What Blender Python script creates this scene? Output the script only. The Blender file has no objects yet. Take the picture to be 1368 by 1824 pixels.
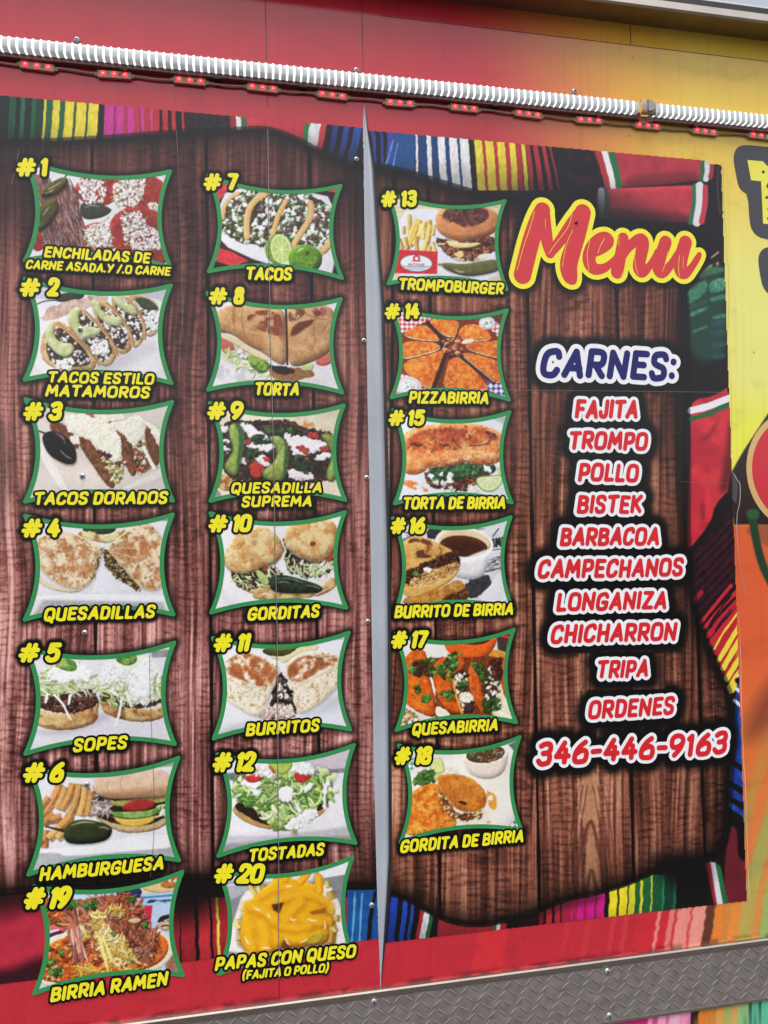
# A food truck's printed menu wall: every print, letter and fitting is built in code on the truck's side.
import bpy, math, random
import numpy as np

SC = bpy.context.scene
# ---- camera (looking at the wall from 1.25 m, turned a little to the right)
_R = [[0.98333804, 0.01630109, -0.18105406], [-0.00919356, 0.99915632, 0.0400265], [0.18155378, -0.03769505, 0.98265829]]
from mathutils import Matrix, Vector
def _b(v): return Vector((v[0], v[2], -v[1]))
_x, _y, _z = _b(_R[0]), -_b(_R[1]), -_b(_R[2])
cam_d = bpy.data.cameras.new('camera'); cam = bpy.data.objects.new('camera', cam_d); SC.collection.objects.link(cam)
cam.matrix_world = Matrix(((_x[0], _y[0], _z[0], 0.0), (_x[1], _y[1], _z[1], -1.25), (_x[2], _y[2], _z[2], 1.60), (0, 0, 0, 1)))
cam_d.sensor_fit = 'VERTICAL'; cam_d.sensor_height = 36.0; cam_d.lens = 1272.1241 / 1824 * 36.0
cam_d.clip_start = 0.02; cam_d.clip_end = 2000
SC.camera = cam
# ---- daylight: thin overcast from behind the camera
SUN_EL, SUN_AZ = math.radians(66), math.radians(196)       # azimuth clockwise from +Y (the wall faces -Y)
wd = bpy.data.worlds.new('World'); SC.world = wd; wd.use_nodes = True
nt = wd.node_tree; bg = nt.nodes['Background']
sky = nt.nodes.new('ShaderNodeTexSky'); sky.sky_type = 'NISHITA'; sky.sun_disc = False
sky.sun_elevation = SUN_EL; sky.sun_rotation = SUN_AZ; sky.air_density = 1.0; sky.dust_density = 4.0; sky.ozone_density = 1.0
hs = nt.nodes.new('ShaderNodeHueSaturation'); hs.inputs['Saturation'].default_value = .38     # thin cloud: a paler sky
nt.links.new(sky.outputs[0], hs.inputs['Color']); nt.links.new(hs.outputs[0], bg.inputs['Color']); bg.inputs['Strength'].default_value = 0.13
sd = bpy.data.lights.new('sun', 'SUN'); sd.energy = 1.4; sd.angle = math.radians(30); sd.color = (1.0, .97, .93)
sun = bpy.data.objects.new('sun', sd); SC.collection.objects.link(sun)
_to = Vector((math.sin(SUN_AZ) * math.cos(SUN_EL), math.cos(SUN_AZ) * math.cos(SUN_EL), math.sin(SUN_EL)))
sun.rotation_euler = _to.to_track_quat('Z', 'Y').to_euler(); sun.location = _to * 6
SC.view_settings.view_transform = 'Standard'; SC.view_settings.look = 'None'
SC.view_settings.exposure = 0.86; SC.view_settings.gamma = 1.0; SC.view_settings.use_curve_mapping = False

# ------------------------------------------------------------------ wall geometry
# Wall plane: X right (mm), Y down (mm) from the point straight in front of the camera.
CAM_R = np.array([[0.98333804, 0.01630109, -0.18105406],
                  [-0.00919356, 0.99915632, 0.0400265],
                  [0.18155378, -0.03769505, 0.98265829]])
FPX, CX, CY = 1272.1241, 684.0, 912.0
CAM_D = 1250.0                       # camera to wall, mm
CAM_H = 1.60                         # camera height above the ground, m

def W(px, py, d=0.0):
    """survey of the wall: photo point -> wall mm, on the sheet lying d mm in front of the wall"""
    px = np.asarray(px, float); py = np.asarray(py, float)
    a = (px - CX) / FPX; b = (py - CY) / FPX
    w = [a * CAM_R[0, i] + b * CAM_R[1, i] + CAM_R[2, i] for i in range(3)]
    return w[0] / w[2] * (CAM_D - d), w[1] / w[2] * (CAM_D - d)

def IW(X, Y):
    X = np.asarray(X, float) / CAM_D; Y = np.asarray(Y, float) / CAM_D
    c = [CAM_R[i, 0] * X + CAM_R[i, 1] * Y + CAM_R[i, 2] for i in range(3)]
    return c[0] / c[2] * FPX + CX, c[1] / c[2] * FPX + CY

class Crop:
    def __init__(s, x0, y0, k): s.x0, s.y0, s.k = x0, y0, k
    def mm(s, u, v): return W(s.x0 + np.asarray(u, float) / s.k, s.y0 + np.asarray(v, float) / s.k)
    def pt(s, u, v): a, b = s.mm(u, v); return (float(a), float(b))
    def inv(s, X, Y): a, b = IW(X, Y); return (a - s.x0) * s.k, (b - s.y0) * s.k
CR = dict(A=Crop(0, 260, 3.9086), B=Crop(0, 700, 3.9086), C=Crop(0, 1120, 3.9086), D=Crop(330, 260, 3.9086),
          E=Crop(330, 700, 3.9086), F=Crop(330, 1120, 3.9086), G=Crop(660, 320, 4.559), H=Crop(660, 700, 4.344),
          I=Crop(660, 1100, 4.241), J=Crop(0, 1500, 2.0), K=Crop(900, 230, 2.923), L=Crop(900, 680, 2.923),
          M=Crop(900, 1130, 2.923), N=Crop(0, 1540, 4.0235), O=Crop(340, 1500, 3.8), P=Crop(0, 0, 1.0))

# ------------------------------------------------------------------ noise
_rs = np.random.RandomState(7)
_TAB = _rs.rand(256, 256).astype(np.float32)
def vnoise(x, y, seed=0):
    x = np.asarray(x, np.float32) + seed * 17.31; y = np.asarray(y, np.float32) + seed * 9.77
    xi = np.floor(x).astype(np.int32); yi = np.floor(y).astype(np.int32)
    fx = x - xi; fy = y - yi
    fx = fx * fx * (3 - 2 * fx); fy = fy * fy * (3 - 2 * fy)
    x0 = xi & 255; x1 = (xi + 1) & 255; y0 = yi & 255; y1 = (yi + 1) & 255
    return (_TAB[y0, x0] * (1 - fx) + _TAB[y0, x1] * fx) * (1 - fy) + (_TAB[y1, x0] * (1 - fx) + _TAB[y1, x1] * fx) * fy
def fbm(x, y, seed=0, octv=3):
    s = 0; a = .5; t = 0
    for o in range(octv):
        s = s + a * vnoise(x * 2 ** o, y * 2 ** o, seed + o * 3); t += a; a *= .55
    return s / t
def sstep(a, b, x):
    t = np.clip((x - a) / (b - a), 0, 1); return t * t * (3 - 2 * t)

# ------------------------------------------------------------------ curves and distances
def chaikin(P, n=2, closed=True):
    P = np.asarray(P, float)
    for _ in range(n):
        if closed:
            Q = np.roll(P, -1, 0)
            P = np.stack([P * .75 + Q * .25, P * .25 + Q * .75], 1).reshape(-1, P.shape[1])
        else:
            A, B = P[:-1], P[1:]
            M = np.stack([A * .75 + B * .25, A * .25 + B * .75], 1).reshape(-1, P.shape[1])
            P = np.concatenate([P[:1], M[1:-1], P[-1:]])
    return P
def sd_poly(x, y, P):
    d = np.full(x.shape, 1e18); ins = np.zeros(x.shape, bool)
    n = len(P)
    for i in range(n):
        ax, ay = P[i]; bx, by = P[(i + 1) % n]
        ex, ey = bx - ax, by - ay
        L = ex * ex + ey * ey
        if L < 1e-12: continue
        wx = x - ax; wy = y - ay
        t = np.clip((wx * ex + wy * ey) / L, 0, 1)
        d = np.minimum(d, (wx - ex * t) ** 2 + (wy - ey * t) ** 2)
        if ey != 0:
            c = (ay > y) != (by > y)
            ins ^= c & (x < ex * (y - ay) / ey + ax)
    d = np.sqrt(d)
    return np.where(ins, -d, d)
def sd_line(x, y, P, r):
    """P: points, r: radius per point (array) ; round capsule chain"""
    r = np.broadcast_to(np.asarray(r, float), (len(P),))
    d = np.full(x.shape, 1e9)
    for i in range(len(P) - 1):
        ax, ay = P[i]; bx, by = P[i + 1]
        ex, ey = bx - ax, by - ay; L = ex * ex + ey * ey + 1e-12
        t = np.clip(((x - ax) * ex + (y - ay) * ey) / L, 0, 1)
        q = np.sqrt((x - ax - ex * t) ** 2 + (y - ay - ey * t) ** 2) - (r[i] + (r[i + 1] - r[i]) * t)
        d = np.minimum(d, q)
    return d

# ------------------------------------------------------------------ a printed picture, painted on a grid of points
def c3(c): return np.asarray(c, float) / 255.0
class Canvas:
    def __init__(s, u0, v0, u1, v1, step, bg=(210, 210, 215), seed=1):
        s.step = step; s.u0, s.v0 = u0, v0
        s.nx = int(round((u1 - u0) / step)) + 1; s.ny = int(round((v1 - v0) / step)) + 1
        s.u = u0 + np.arange(s.nx) * step; s.v = v0 + np.arange(s.ny) * step
        s.U, s.V = np.meshgrid(s.u, s.v)
        s.C = np.empty((s.ny, s.nx, 3)); s.C[:] = c3(bg)
        s.seed = seed; s.rnd = random.Random(seed)
    def win(s, a, b, c, d):
        i0 = max(0, int((a - s.u0) / s.step)); i1 = min(s.nx, int((c - s.u0) / s.step) + 2)
        j0 = max(0, int((b - s.v0) / s.step)); j1 = min(s.ny, int((d - s.v0) / s.step) + 2)
        if i0 >= i1 or j0 >= j1: return None
        return slice(j0, j1), slice(i0, i1)
    def put(s, w, a, col):
        s.C[w] = s.C[w] * (1 - a[..., None]) + col * a[..., None]
    def poly(s, P, col, sm=2, soft=None, rough=0, rs=25, tex=.06, ts=18, col2=None, ts2=40, cut=.5, bulge=0, amt=.35,
             L=(-.5, -.8), al=1.0, closed=True, rim=None):
        """filled outline; bulge/amt: rounded form; col2 mottles through noise"""
        s.seed += 1
        if len(P) == 4 and not bulge and not rough: sm = 0
        P = chaikin(P, sm) if sm else np.asarray(P, float)
        m = abs(rough) * 2 + (soft or s.step) * 2
        w = s.win(P[:, 0].min() - m, P[:, 1].min() - m, P[:, 0].max() + m, P[:, 1].max() + m)
        if w is None: return
        x, y = s.U[w], s.V[w]
        d = sd_poly(x, y, P)
        if rough: d = d + (fbm(x / rs, y / rs, s.seed, 3) - .5) * 2 * rough
        a = np.clip(.5 - d / (soft or s.step * 1.1), 0, 1) * al
        c = np.empty(x.shape + (3,)); c[:] = c3(col)
        if col2 is not None:
            n = fbm(x / ts2, y / ts2, s.seed + 5, 4); k = sstep(cut - .12, cut + .12, n)[..., None]
            c = c * (1 - k) + c3(col2) * k
        if tex: c = c * (1 + (fbm(x / ts, y / ts, s.seed + 9, 3) - .5)[..., None] * 2 * tex)
        if bulge and x.shape[0] > 2 and x.shape[1] > 2:
            gy, gx = np.gradient(d, s.step)
            t = np.clip(-d / bulge, 0, 1); e = (1 - t) ** 1.5
            c = c * (1 + amt * (gx * L[0] + gy * L[1]) * e - amt * .35 * e)[..., None]
        if rim is not None:
            k = (np.clip(1 - np.abs(-d) / rim[1], 0, 1) * (d < 0))[..., None] * rim[2]
            c = c * (1 - k) + c3(rim[0]) * k
        s.put(w, a, np.clip(c, 0, 1))
    def ell(s, cx, cy, rx, ry, col, ang=0, **k):
        t = np.linspace(0, 2 * math.pi, 26)[:-1]; ca, sa = math.cos(math.radians(ang)), math.sin(math.radians(ang))
        X = np.cos(t) * rx; Y = np.sin(t) * ry
        k.setdefault('sm', 1)
        s.poly(np.stack([cx + X * ca - Y * sa, cy + X * sa + Y * ca], 1), col, **k)
    def line(s, P, r, col, sm=2, al=1.0, soft=None, wob=0):
        P = np.asarray(P, float); r = np.broadcast_to(np.asarray(r, float), (len(P),))
        Q = chaikin(np.c_[P, r], sm, False) if len(P) > 2 and sm else np.c_[P, r]
        m = r.max() + s.step * 3
        w = s.win(P[:, 0].min() - m, P[:, 1].min() - m, P[:, 0].max() + m, P[:, 1].max() + m)
        if w is None: return
        x, y = s.U[w], s.V[w]
        d = sd_line(x, y, Q[:, :2], Q[:, 2])
        if wob: d = d + (fbm(x / 12, y / 12, s.seed, 2) - .5) * 2 * wob
        a = np.clip(.5 - d / (soft or s.step * 1.1), 0, 1) * al
        s.put(w, a, c3(col))
    def soft(s, P, col, width, al=.6):
        """soft-edged printed tone"""
        P = np.asarray(P, float); m = width
        w = s.win(P[:, 0].min() - m, P[:, 1].min() - m, P[:, 0].max() + m, P[:, 1].max() + m)
        if w is None: return
        d = sd_poly(s.U[w], s.V[w], chaikin(P, 2))
        s.put(w, sstep(width, -width, d) * al, c3(col))
    def _pts(s, P, n):
        P = np.asarray(P, float); out = []
        a, b, c, d = P[:, 0].min(), P[:, 1].min(), P[:, 0].max(), P[:, 1].max(); k = 0
        while len(out) < n and k < n * 30:
            X = np.array([s.rnd.uniform(a, c) for _ in range(64)]); Y = np.array([s.rnd.uniform(b, d) for _ in range(64)])
            ok = sd_poly(X, Y, P) < 0
            out += list(zip(X[ok], Y[ok])); k += 64
        return out[:n]
    def scat(s, P, n, size, cols, asp=1.6, dark=.45, al=1.0, ang=None, sharp=1.0):
        """many small lumps (crumbs, chopped meat, dice) inside an outline, far ones first"""
        R = s.rnd; n = int(n * 1.5); size = (size[0] * .72, size[1] * .88); dark *= .85
        for cx, cy in sorted(s._pts(P, n), key=lambda q: q[1]):
            r = R.uniform(size[0], size[1]); k = R.uniform(1, asp); th = R.uniform(0, math.pi) if ang is None else math.radians(ang + R.uniform(-25, 25))
            m = r * k * 1.5 + s.step
            w = s.win(cx - m, cy - m, cx + m, cy + m)
            if w is None: continue
            x = s.U[w] - cx; y = s.V[w] - cy
            if x.size == 0: continue
            a = x * math.cos(th) + y * math.sin(th); b = -x * math.sin(th) + y * math.cos(th)
            ph = R.uniform(0, 6.28); q = np.arctan2(b, a / k)
            d = np.sqrt((a / k) ** 2 + b ** 2) - r * (1 + .22 * np.sin(3 * q + ph) + .12 * np.sin(5 * q + 2 * ph))
            cov = np.clip(.5 - d / (s.step * 1.1), 0, 1)
            c = c3(R.choice(cols)) * R.uniform(.88, 1.1)
            lit = 1 - dark * np.clip((x * .45 + y * .85) / r, -.35, 1) * sharp
            sh = np.clip(.5 - (d - r * .25) / (r * .5), 0, 1) * dark * .5
            s.C[w] = s.C[w] * (1 - sh * (1 - cov))[..., None]
            s.put(w, cov * al, np.clip(c * lit[..., None], 0, 1))
    def hair(s, P, n, ln, r, cols, ang=0, spread=30, curl=.5, al=1.0):
        """shreds and strands inside an outline"""
        R = s.rnd
        for cx, cy in s._pts(P, n):
            th = math.radians(ang + R.uniform(-spread, spread)); L = R.uniform(*ln); b = R.uniform(-curl, curl)
            pts = []; x, y = cx - math.cos(th) * L / 2, cy - math.sin(th) * L / 2
            for i in range(5):
                pts.append((x, y)); x += math.cos(th) * L / 4; y += math.sin(th) * L / 4; th += b
            rr = R.uniform(*r); c = np.asarray(R.choice(cols)) * R.uniform(.85, 1.1)
            off = [(a + rr * .5, q + rr * .8) for a, q in pts]
            s.line(off, [rr * .5, rr, rr, rr, rr * .4], (np.asarray(c) * .45), sm=1, al=al * .6)
            s.line(pts, [rr * .5, rr, rr, rr, rr * .4], np.clip(c, 0, 255), sm=1, al=al)
    def mott(s, P, col, scale, cut, al=.8, asp=1.0, edge=.1, soft=14, seed=None):
        """browning / stains: noise patches inside an outline"""
        s.seed += 3
        P = chaikin(P, 2)
        w = s.win(P[:, 0].min(), P[:, 1].min(), P[:, 0].max(), P[:, 1].max())
        if w is None: return
        x, y = s.U[w], s.V[w]
        n = fbm(x / scale, y / scale / asp, s.seed, 4)
        s.put(w, sstep(cut - edge * .6, cut + edge * 1.3, n) * sstep(0, -soft, sd_poly(x, y, P)) * al, c3(col))
    def gloss(s, pts, r=3, al=.75, col=(250, 250, 245)):
        for p in pts: s.line(p, [r * .3] + [r] * (len(p) - 2) + [r * .3], col, al=al, soft=s.step * 2)
    def grade(s, sat=1.0, gain=1.0):
        k = 1 + (fbm(s.U / 260, s.V / 220, s.seed, 2) - .5) * .12 + (vnoise(s.U / s.step / 1.7, s.V / s.step / 1.7, s.seed + 3) - .5) * .09
        g = s.C.mean(2, keepdims=True); C = np.clip((g + (s.C - g) * sat) * gain * k[..., None], 0, 1)
        C = C * (1.05 - .10 * (s.U - s.u0) / (s.u[-1] - s.u0) - .06 * (s.V - s.v0) / (s.v[-1] - s.v0))[..., None]; C = np.clip(C, 0, 1)
        lum = C.mean(2); wt = np.clip((.76 - lum) * 3, 0, 1) * getattr(s, 'grain', 1.0)                      # paper and plates stay smooth, food gets its grain
        f1 = fbm(s.U / 17, s.V / 17, s.seed + 21, 3) - .5; f2 = vnoise(s.U / 6.5, s.V / 6.5, s.seed + 22); f3 = fbm(s.U / 45, s.V / 45, s.seed + 23, 2) - .5
        C = C * (1 + wt * (f1 * .34 + (f2 > .84) * .16 - (f2 < .15) * .22))[..., None]
        C = C * (1 + (wt * f3)[..., None] * np.array([.16, -.04, -.22])); C = np.clip(C, 0, 1)
        q = C / .9; q = np.clip(q, 0, 1.1); C = C * .62 + .38 * .9 * np.clip(q * q * (3 - 2 * q), 0, 1)
        B = C.copy(); B[1:-1, 1:-1] = (C[:-2, 1:-1] + C[2:, 1:-1] + C[1:-1, :-2] + C[1:-1, 2:]) * .14 + C[1:-1, 1:-1] * .44
        s.C = B

# ------------------------------------------------------------------ brush lettering (own stroke alphabet)
GL = {
 'A': (.66, [[(0, 0), (.58, 1)], [(.58, 1), (1, 0)], [(.22, .30), (.90, .30)]]),
 'B': (.60, [[(.05, 0), (.05, 1)], ['c', (.05, 1), (.60, 1), (.95, .92), (.88, .60), (.45, .53), (.10, .53)], ['c', (.3, .53), (.75, .53), (1, .40), (1, .08), (.65, 0), (.05, 0)]]),
 'C': (.60, [['c', (1, .80), (.92, 1), (.62, 1.02), (.12, .90), (0, .45), (.05, .05), (.45, -.03), (.82, .02), (.98, .22)]]),
 'D': (.62, [[(.08, 0), (.08, 1)], ['c', (.08, 1), (.50, 1.02), (.98, .90), (1, .45), (.90, .06), (.50, -.02), (.08, 0)]]),
 'E': (.52, [[(.08, 0), (.08, 1)], [(.08, 1), (1, 1)], [(.08, .52), (.85, .52)], [(.08, 0), (1, 0)]]),
 'F': (.52, [[(.08, 0), (.08, 1)], [(.08, 1), (1, 1)], [(.08, .50), (.85, .50)]]),
 'G': (.64, [['c', (.98, .82), (.88, 1), (.60, 1.02), (.10, .90), (0, .45), (.06, .02), (.50, -.04), (.95, .04), (.98, .42)], [(.58, .44), (.98, .44)]]),
 'H': (.62, [[(.05, 0), (.05, 1)], [(.95, 0), (.95, 1)], [(.05, .48), (.95, .50)]]),
 'I': (.06, [[(.5, 0), (.5, 1)]]),
 'J': (.46, [['c', (.95, 1), (.95, .30), (.90, .02), (.50, -.05), (.08, .02), (0, .28)]]),
 'K': (.60, [[(.05, 0), (.05, 1)], [(.95, 1), (.12, .45)], [(.30, .58), (1, 0)]]),
 'L': (.48, [[(.08, 1), (.08, 0)], [(.08, 0), (1, 0)]]),
 'M': (.82, [[(0, 0), (.12, 1)], [(.12, 1), (.48, .30)], [(.48, .30), (.88, 1)], [(.88, 1), (1, 0)]]),
 'N': (.66, [[(.03, 0), (.05, 1)], [(.05, 1), (.93, 0)], [(.93, 0), (.97, 1)]]),
 'O': (.66, [['c', (.5, 1.02), (.08, .98), (-.02, .5), (.05, .02), (.48, -.02), (.95, .02), (1.02, .5), (.92, .98), (.5, 1.02)]]),
 'P': (.58, [[(.08, 0), (.08, 1)], ['c', (.08, 1), (.60, 1.02), (1, .95), (1, .48), (.60, .40), (.10, .42)]]),
 'Q': (.66, [['c', (.5, 1.02), (.08, .98), (-.02, .5), (.05, .02), (.48, -.02), (.95, .02), (1.02, .5), (.92, .98), (.5, 1.02)], [(.50, .22), (.88, -.20)]]),
 'R': (.60, [[(.06, 0), (.06, 1)], ['c', (.06, 1), (.60, 1.02), (1, .95), (.98, .50), (.60, .44), (.10, .46)], [(.45, .44), (1, 0)]]),
 'S': (.56, [['c', (.98, .84), (.86, 1.02), (.50, 1.03), (.06, .98), (.04, .62), (.45, .52), (.92, .42), (.98, .06), (.52, -.03), (.14, -.02), (0, .18)]]),
 'T': (.60, [[(.50, 0), (.50, 1)], [(0, .97), (1, 1)]]),
 'U': (.62, [['c', (.03, 1), (.02, .40), (.02, .02), (.48, -.04), (.92, .0), (.96, .40), (.97, 1)], [(.97, 1), (.97, .0)]]),
 'Y': (.62, [[(0, 1), (.48, .46)], [(1, 1), (.30, 0)]]),
 'Z': (.58, [[(.05, 1), (.96, 1)], [(.96, 1), (.02, 0)], [(.02, 0), (1, 0)]]),
 '0': (.60, [['c', (.5, 1.02), (.08, .98), (-.02, .5), (.05, .02), (.48, -.02), (.95, .02), (1.02, .5), (.92, .98), (.5, 1.02)]]),
 '1': (.22, [[(.65, 0), (.65, 1)], [(.65, 1), (.0, .84)]]),
 '2': (.56, [['c', (.02, .76), (.12, 1.02), (.55, 1.04), (1, .95), (.95, .60), (.55, .32), (.02, 0)], [(.02, 0), (1, 0)]]),
 '3': (.54, [['c', (.08, .92), (.40, 1.04), (.95, 1.02), (.98, .62), (.60, .54), (.35, .53)], ['c', (.40, .54), (.95, .54), (1.02, .08), (.60, -.03), (.20, -.02), (0, .14)]]),
 '4': (.60, [[(.55, 1), (0, .30)], [(0, .30), (1, .30)], [(.72, .62), (.72, 0)]]),
 '5': (.56, [[(.95, 1), (.18, 1)], [(.18, 1), (.10, .55)], ['c', (.10, .55), (.50, .66), (1, .58), (1.0, .08), (.55, -.03), (.20, -.02), (0, .12)]]),
 '6': (.58, [['c', (.78, 1), (.35, .80), (.0, .45), (.0, .0), (.50, -.04), (1.0, .0), (1.02, .50), (.60, .60), (.12, .42)]]),
 '7': (.54, [[(.02, 1), (1, 1)], [(1, 1), (.35, 0)]]),
 '8': (.56, [['c', (.5, 1.03), (.10, 1.0), (.06, .60), (.5, .54), (.94, .60), (.92, 1.0), (.5, 1.03)], ['c', (.5, .54), (.02, .46), (-.02, .0), (.5, -.03), (1.02, .0), (1.0, .46), (.5, .54)]]),
 '9': (.58, [['c', (.95, .60), (.60, .42), (.05, .42), (-.04, .85), (.20, 1.03), (.70, 1.06), (1.04, .85), (.95, .50), (.70, .22), (.35, 0)]]),
 '#': (.82, [[(.22, 0), (.40, 1)], [(.62, 0), (.80, 1)], [(.06, .68), (1, .68)], [(0, .32), (.94, .32)]]),
 '-': (.34, [[(0, .45), (1, .45)]]), '.': (.02, [[(.5, 0), (.5, .03)]]), '/': (.36, [[(0, 0), (1, 1)]]),
 ':': (.02, [[(.5, .12), (.5, .14)], [(.5, .72), (.5, .74)]]),
 '(': (.20, [['c', (1, 1.15), (.1, .9), (.0, .3), (.7, -.2)]]), ')': (.20, [['c', (.3, 1.15), (1.0, .8), (.9, .2), (0, -.2)]]),
}
def text_strokes(txt, p0, p1, cap, r=.110, slant=.17, gap=.10, space=.36, jit=.02):
    """stroke polylines (wall mm, Y down) for txt whose ink runs from p0 to p1 along its baseline"""
    rr = r * cap; x = 0.0; items = []; rg = random.Random(hash(len(txt)) + len(txt) * 7 + ord(txt[0]))
    for i, ch in enumerate(txt):
        if ch == ' ': x += space; continue
        w, st = GL[ch]
        items.append((x, w, st, rg.uniform(-jit, jit), rg.uniform(-jit, jit))); x += w + 2 * r + gap
    total = x - gap
    (ax, ay), (bx, by) = p0, p1
    Lx, Ly = bx - ax, by - ay; L = math.hypot(Lx, Ly); ex, ey = Lx / L, Ly / L
    ink = L - slant * cap * .8
    k = ink / (total * cap)
    out = []
    for x0, w, st, j1, j2 in items:
        for s in st:
            cur = s[0] == 'c'; pts = s[1:] if cur else s
            Q = []
            for (px, py) in pts:
                X = (x0 + r + px * w) * k * cap
                Y = (r + py * (1 - 2 * r) + j1 + (j2 * px)) * cap
                X += slant * Y
                Q.append((ax + ex * X + ey * Y, ay + ey * X - ex * Y))
            Q = np.asarray(Q)
            if cur: Q = chaikin(Q, 3, False)
            out.append((Q, rr))
    return out
def sd_strokes(x, y, strokes):
    d = np.full(x.shape, 1e9)
    for Q, r in strokes:
        rmax = np.max(r) ; d = np.minimum(d, sd_line(x, y, Q, np.asarray(r) * np.ones(len(Q))))
    return d
def strokes_box(strokes, m):
    P = np.concatenate([q for q, _ in strokes]); m = m + max(float(np.max(r)) for _, r in strokes)
    return P[:, 0].min() - m, P[:, 1].min() - m, P[:, 0].max() + m, P[:, 1].max() + m

def march(d, x0, y0, h, lev=0.0):
    """region d<lev of a sampled field -> flat verts (mm) and faces: merged runs inside, clipped cells on the edge"""
    d = d - lev; d = np.where(np.abs(d) < 1e-6, 1e-6, d)
    ins = d < 0; ny, nx = d.shape
    q = ins[:-1, :-1].astype(int) + ins[:-1, 1:] + ins[1:, 1:] + ins[1:, :-1]
    verts = []; faces = []; idx = {}
    def V(kx, ky, key):
        i = idx.get(key)
        if i is None: i = idx[key] = len(verts); verts.append((x0 + kx * h, y0 + ky * h))
        return i
    full = q == 4
    for j in range(ny - 1):
        row = full[j]
        if row.any():
            e = np.flatnonzero(np.diff(np.concatenate([[0], row.astype(np.int8), [0]])))
            for a, b in zip(e[::2], e[1::2]):
                faces.append((V(a, j, (a, j)), V(b, j, (b, j)), V(b, j + 1, (b, j + 1)), V(a, j + 1, (a, j + 1))))
    for j, i in zip(*np.nonzero((q > 0) & (q < 4))):
        cs = [(i, j), (i + 1, j), (i + 1, j + 1), (i, j + 1)]
        v = [d[b, a] for a, b in cs]; f = []
        for k in range(4):
            (a, b), (c, e) = cs[k], cs[(k + 1) % 4]
            if v[k] < 0: f.append(V(a, b, (a, b)))
            if (v[k] < 0) != (v[(k + 1) % 4] < 0):
                t = v[k] / (v[k] - v[(k + 1) % 4]); key = ('e',) + (min((a, b), (c, e)) + max((a, b), (c, e)))
                f.append(V(a + (c - a) * t, b + (e - b) * t, key))
        if len(f) >= 3: faces.append(tuple(f))
    return verts, faces

# ------------------------------------------------------------------ the twenty printed dish photographs
WHT = [(236, 236, 236), (226, 226, 228), (246, 246, 246), (214, 216, 216)]
ONI = [(226, 230, 222), (240, 242, 238), (206, 214, 198)]
MEAT = [(92, 62, 52), (70, 46, 40), (112, 78, 66), (54, 36, 32)]
DKM = [(58, 42, 36), (40, 30, 26), (78, 56, 46)]
GRN = [(62, 98, 44), (44, 78, 36), (92, 128, 62)]
LET = [(196, 208, 158), (172, 192, 128), (218, 224, 188)]
BIR = [(120, 58, 36), (92, 42, 28), (150, 82, 52)]

def pic1(c):
    c.poly([(160, 100), (420, 130), (430, 250), (160, 260)], (206, 206, 214))
    for e in [(690, 300, 165, 120), (965, 315, 195, 125), (690, 640, 140, 110), (960, 600, 205, 185), (265, 650, 55, 85), (1110, 740, 80, 90)]:
        c.ell(*e, (158, 62, 56), bulge=40, amt=.3, tex=.12, rough=6)
        c.ell(e[0], e[1] - 6, e[2] * .82, e[3] * .8, (140, 56, 50), tex=.2, rough=10)
    c.poly([(195, 200), (330, 200), (360, 290), (480, 255), (545, 320), (555, 460), (600, 560), (592, 720), (310, 760), (302, 620), (225, 560), (240, 420), (210, 300)], (124, 86, 82), rough=8, col2=(92, 60, 58), ts2=30, tex=.15)
    c.hair([(200, 205), (330, 205), (380, 300), (500, 270), (550, 330), (560, 460), (590, 560), (585, 700), (320, 740), (310, 620), (240, 560)], 420, (50, 130), (1.5, 3.2), [(88, 58, 56), (160, 128, 122), (108, 74, 70), (182, 156, 150)], ang=72, spread=14, curl=.15, al=.85)
    c.poly([(556, 400), (640, 380), (740, 420), (790, 450), (720, 500), (600, 520), (560, 480)], (66, 66, 56), bulge=30, amt=.4)
    c.gloss([[(590, 430), (640, 410), (690, 425)]], 4, .5)
    for P, n in [([(545, 240), (690, 210), (745, 300), (725, 390), (600, 405), (555, 330)], 150), ([(785, 280), (880, 215), (1010, 225), (1000, 350), (930, 425), (800, 415)], 190), ([(1030, 400), (1100, 400), (1110, 445), (1050, 440)], 20), ([(600, 590), (740, 500), (775, 590), (775, 700), (640, 700), (595, 640)], 170), ([(840, 480), (970, 455), (1040, 560), (1145, 620), (1110, 720), (960, 750), (870, 660)], 260)]:
        if n > 160: c.hair(P, 45, (40, 90), (2.5, 4.5), LET, ang=-30, spread=60)
        c.scat(P, n, (4, 11), WHT + [(196, 190, 186), (206, 200, 190)], dark=.4)
        c.scat(P, n // 6, (3, 6), [(150, 60, 56), (120, 110, 100)], dark=.2)
    for P, st in [([(282, 335), (305, 288), (380, 243), (450, 212), (478, 235), (468, 282), (400, 338), (330, 363), (290, 355)], [(455, 215), (482, 190)]), ([(230, 560), (248, 470), (298, 400), (370, 362), (413, 400), (402, 470), (350, 552), (290, 595), (243, 588)], None)]:
        c.poly([(a + 8, b + 14) for a, b in P], (60, 40, 36), al=.5, soft=16)
        c.poly(P, (92, 84, 44), bulge=45, amt=.55, tex=.1, col2=(72, 70, 36), ts2=70)
        if st: c.line(st, 5, (58, 60, 36))
    c.gloss([[(330, 310), (390, 275), (430, 250)], [(300, 490), (330, 440), (350, 420)], [(320, 330), (350, 320), (370, 310)]], 5, .6, (205, 200, 170))

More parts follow.
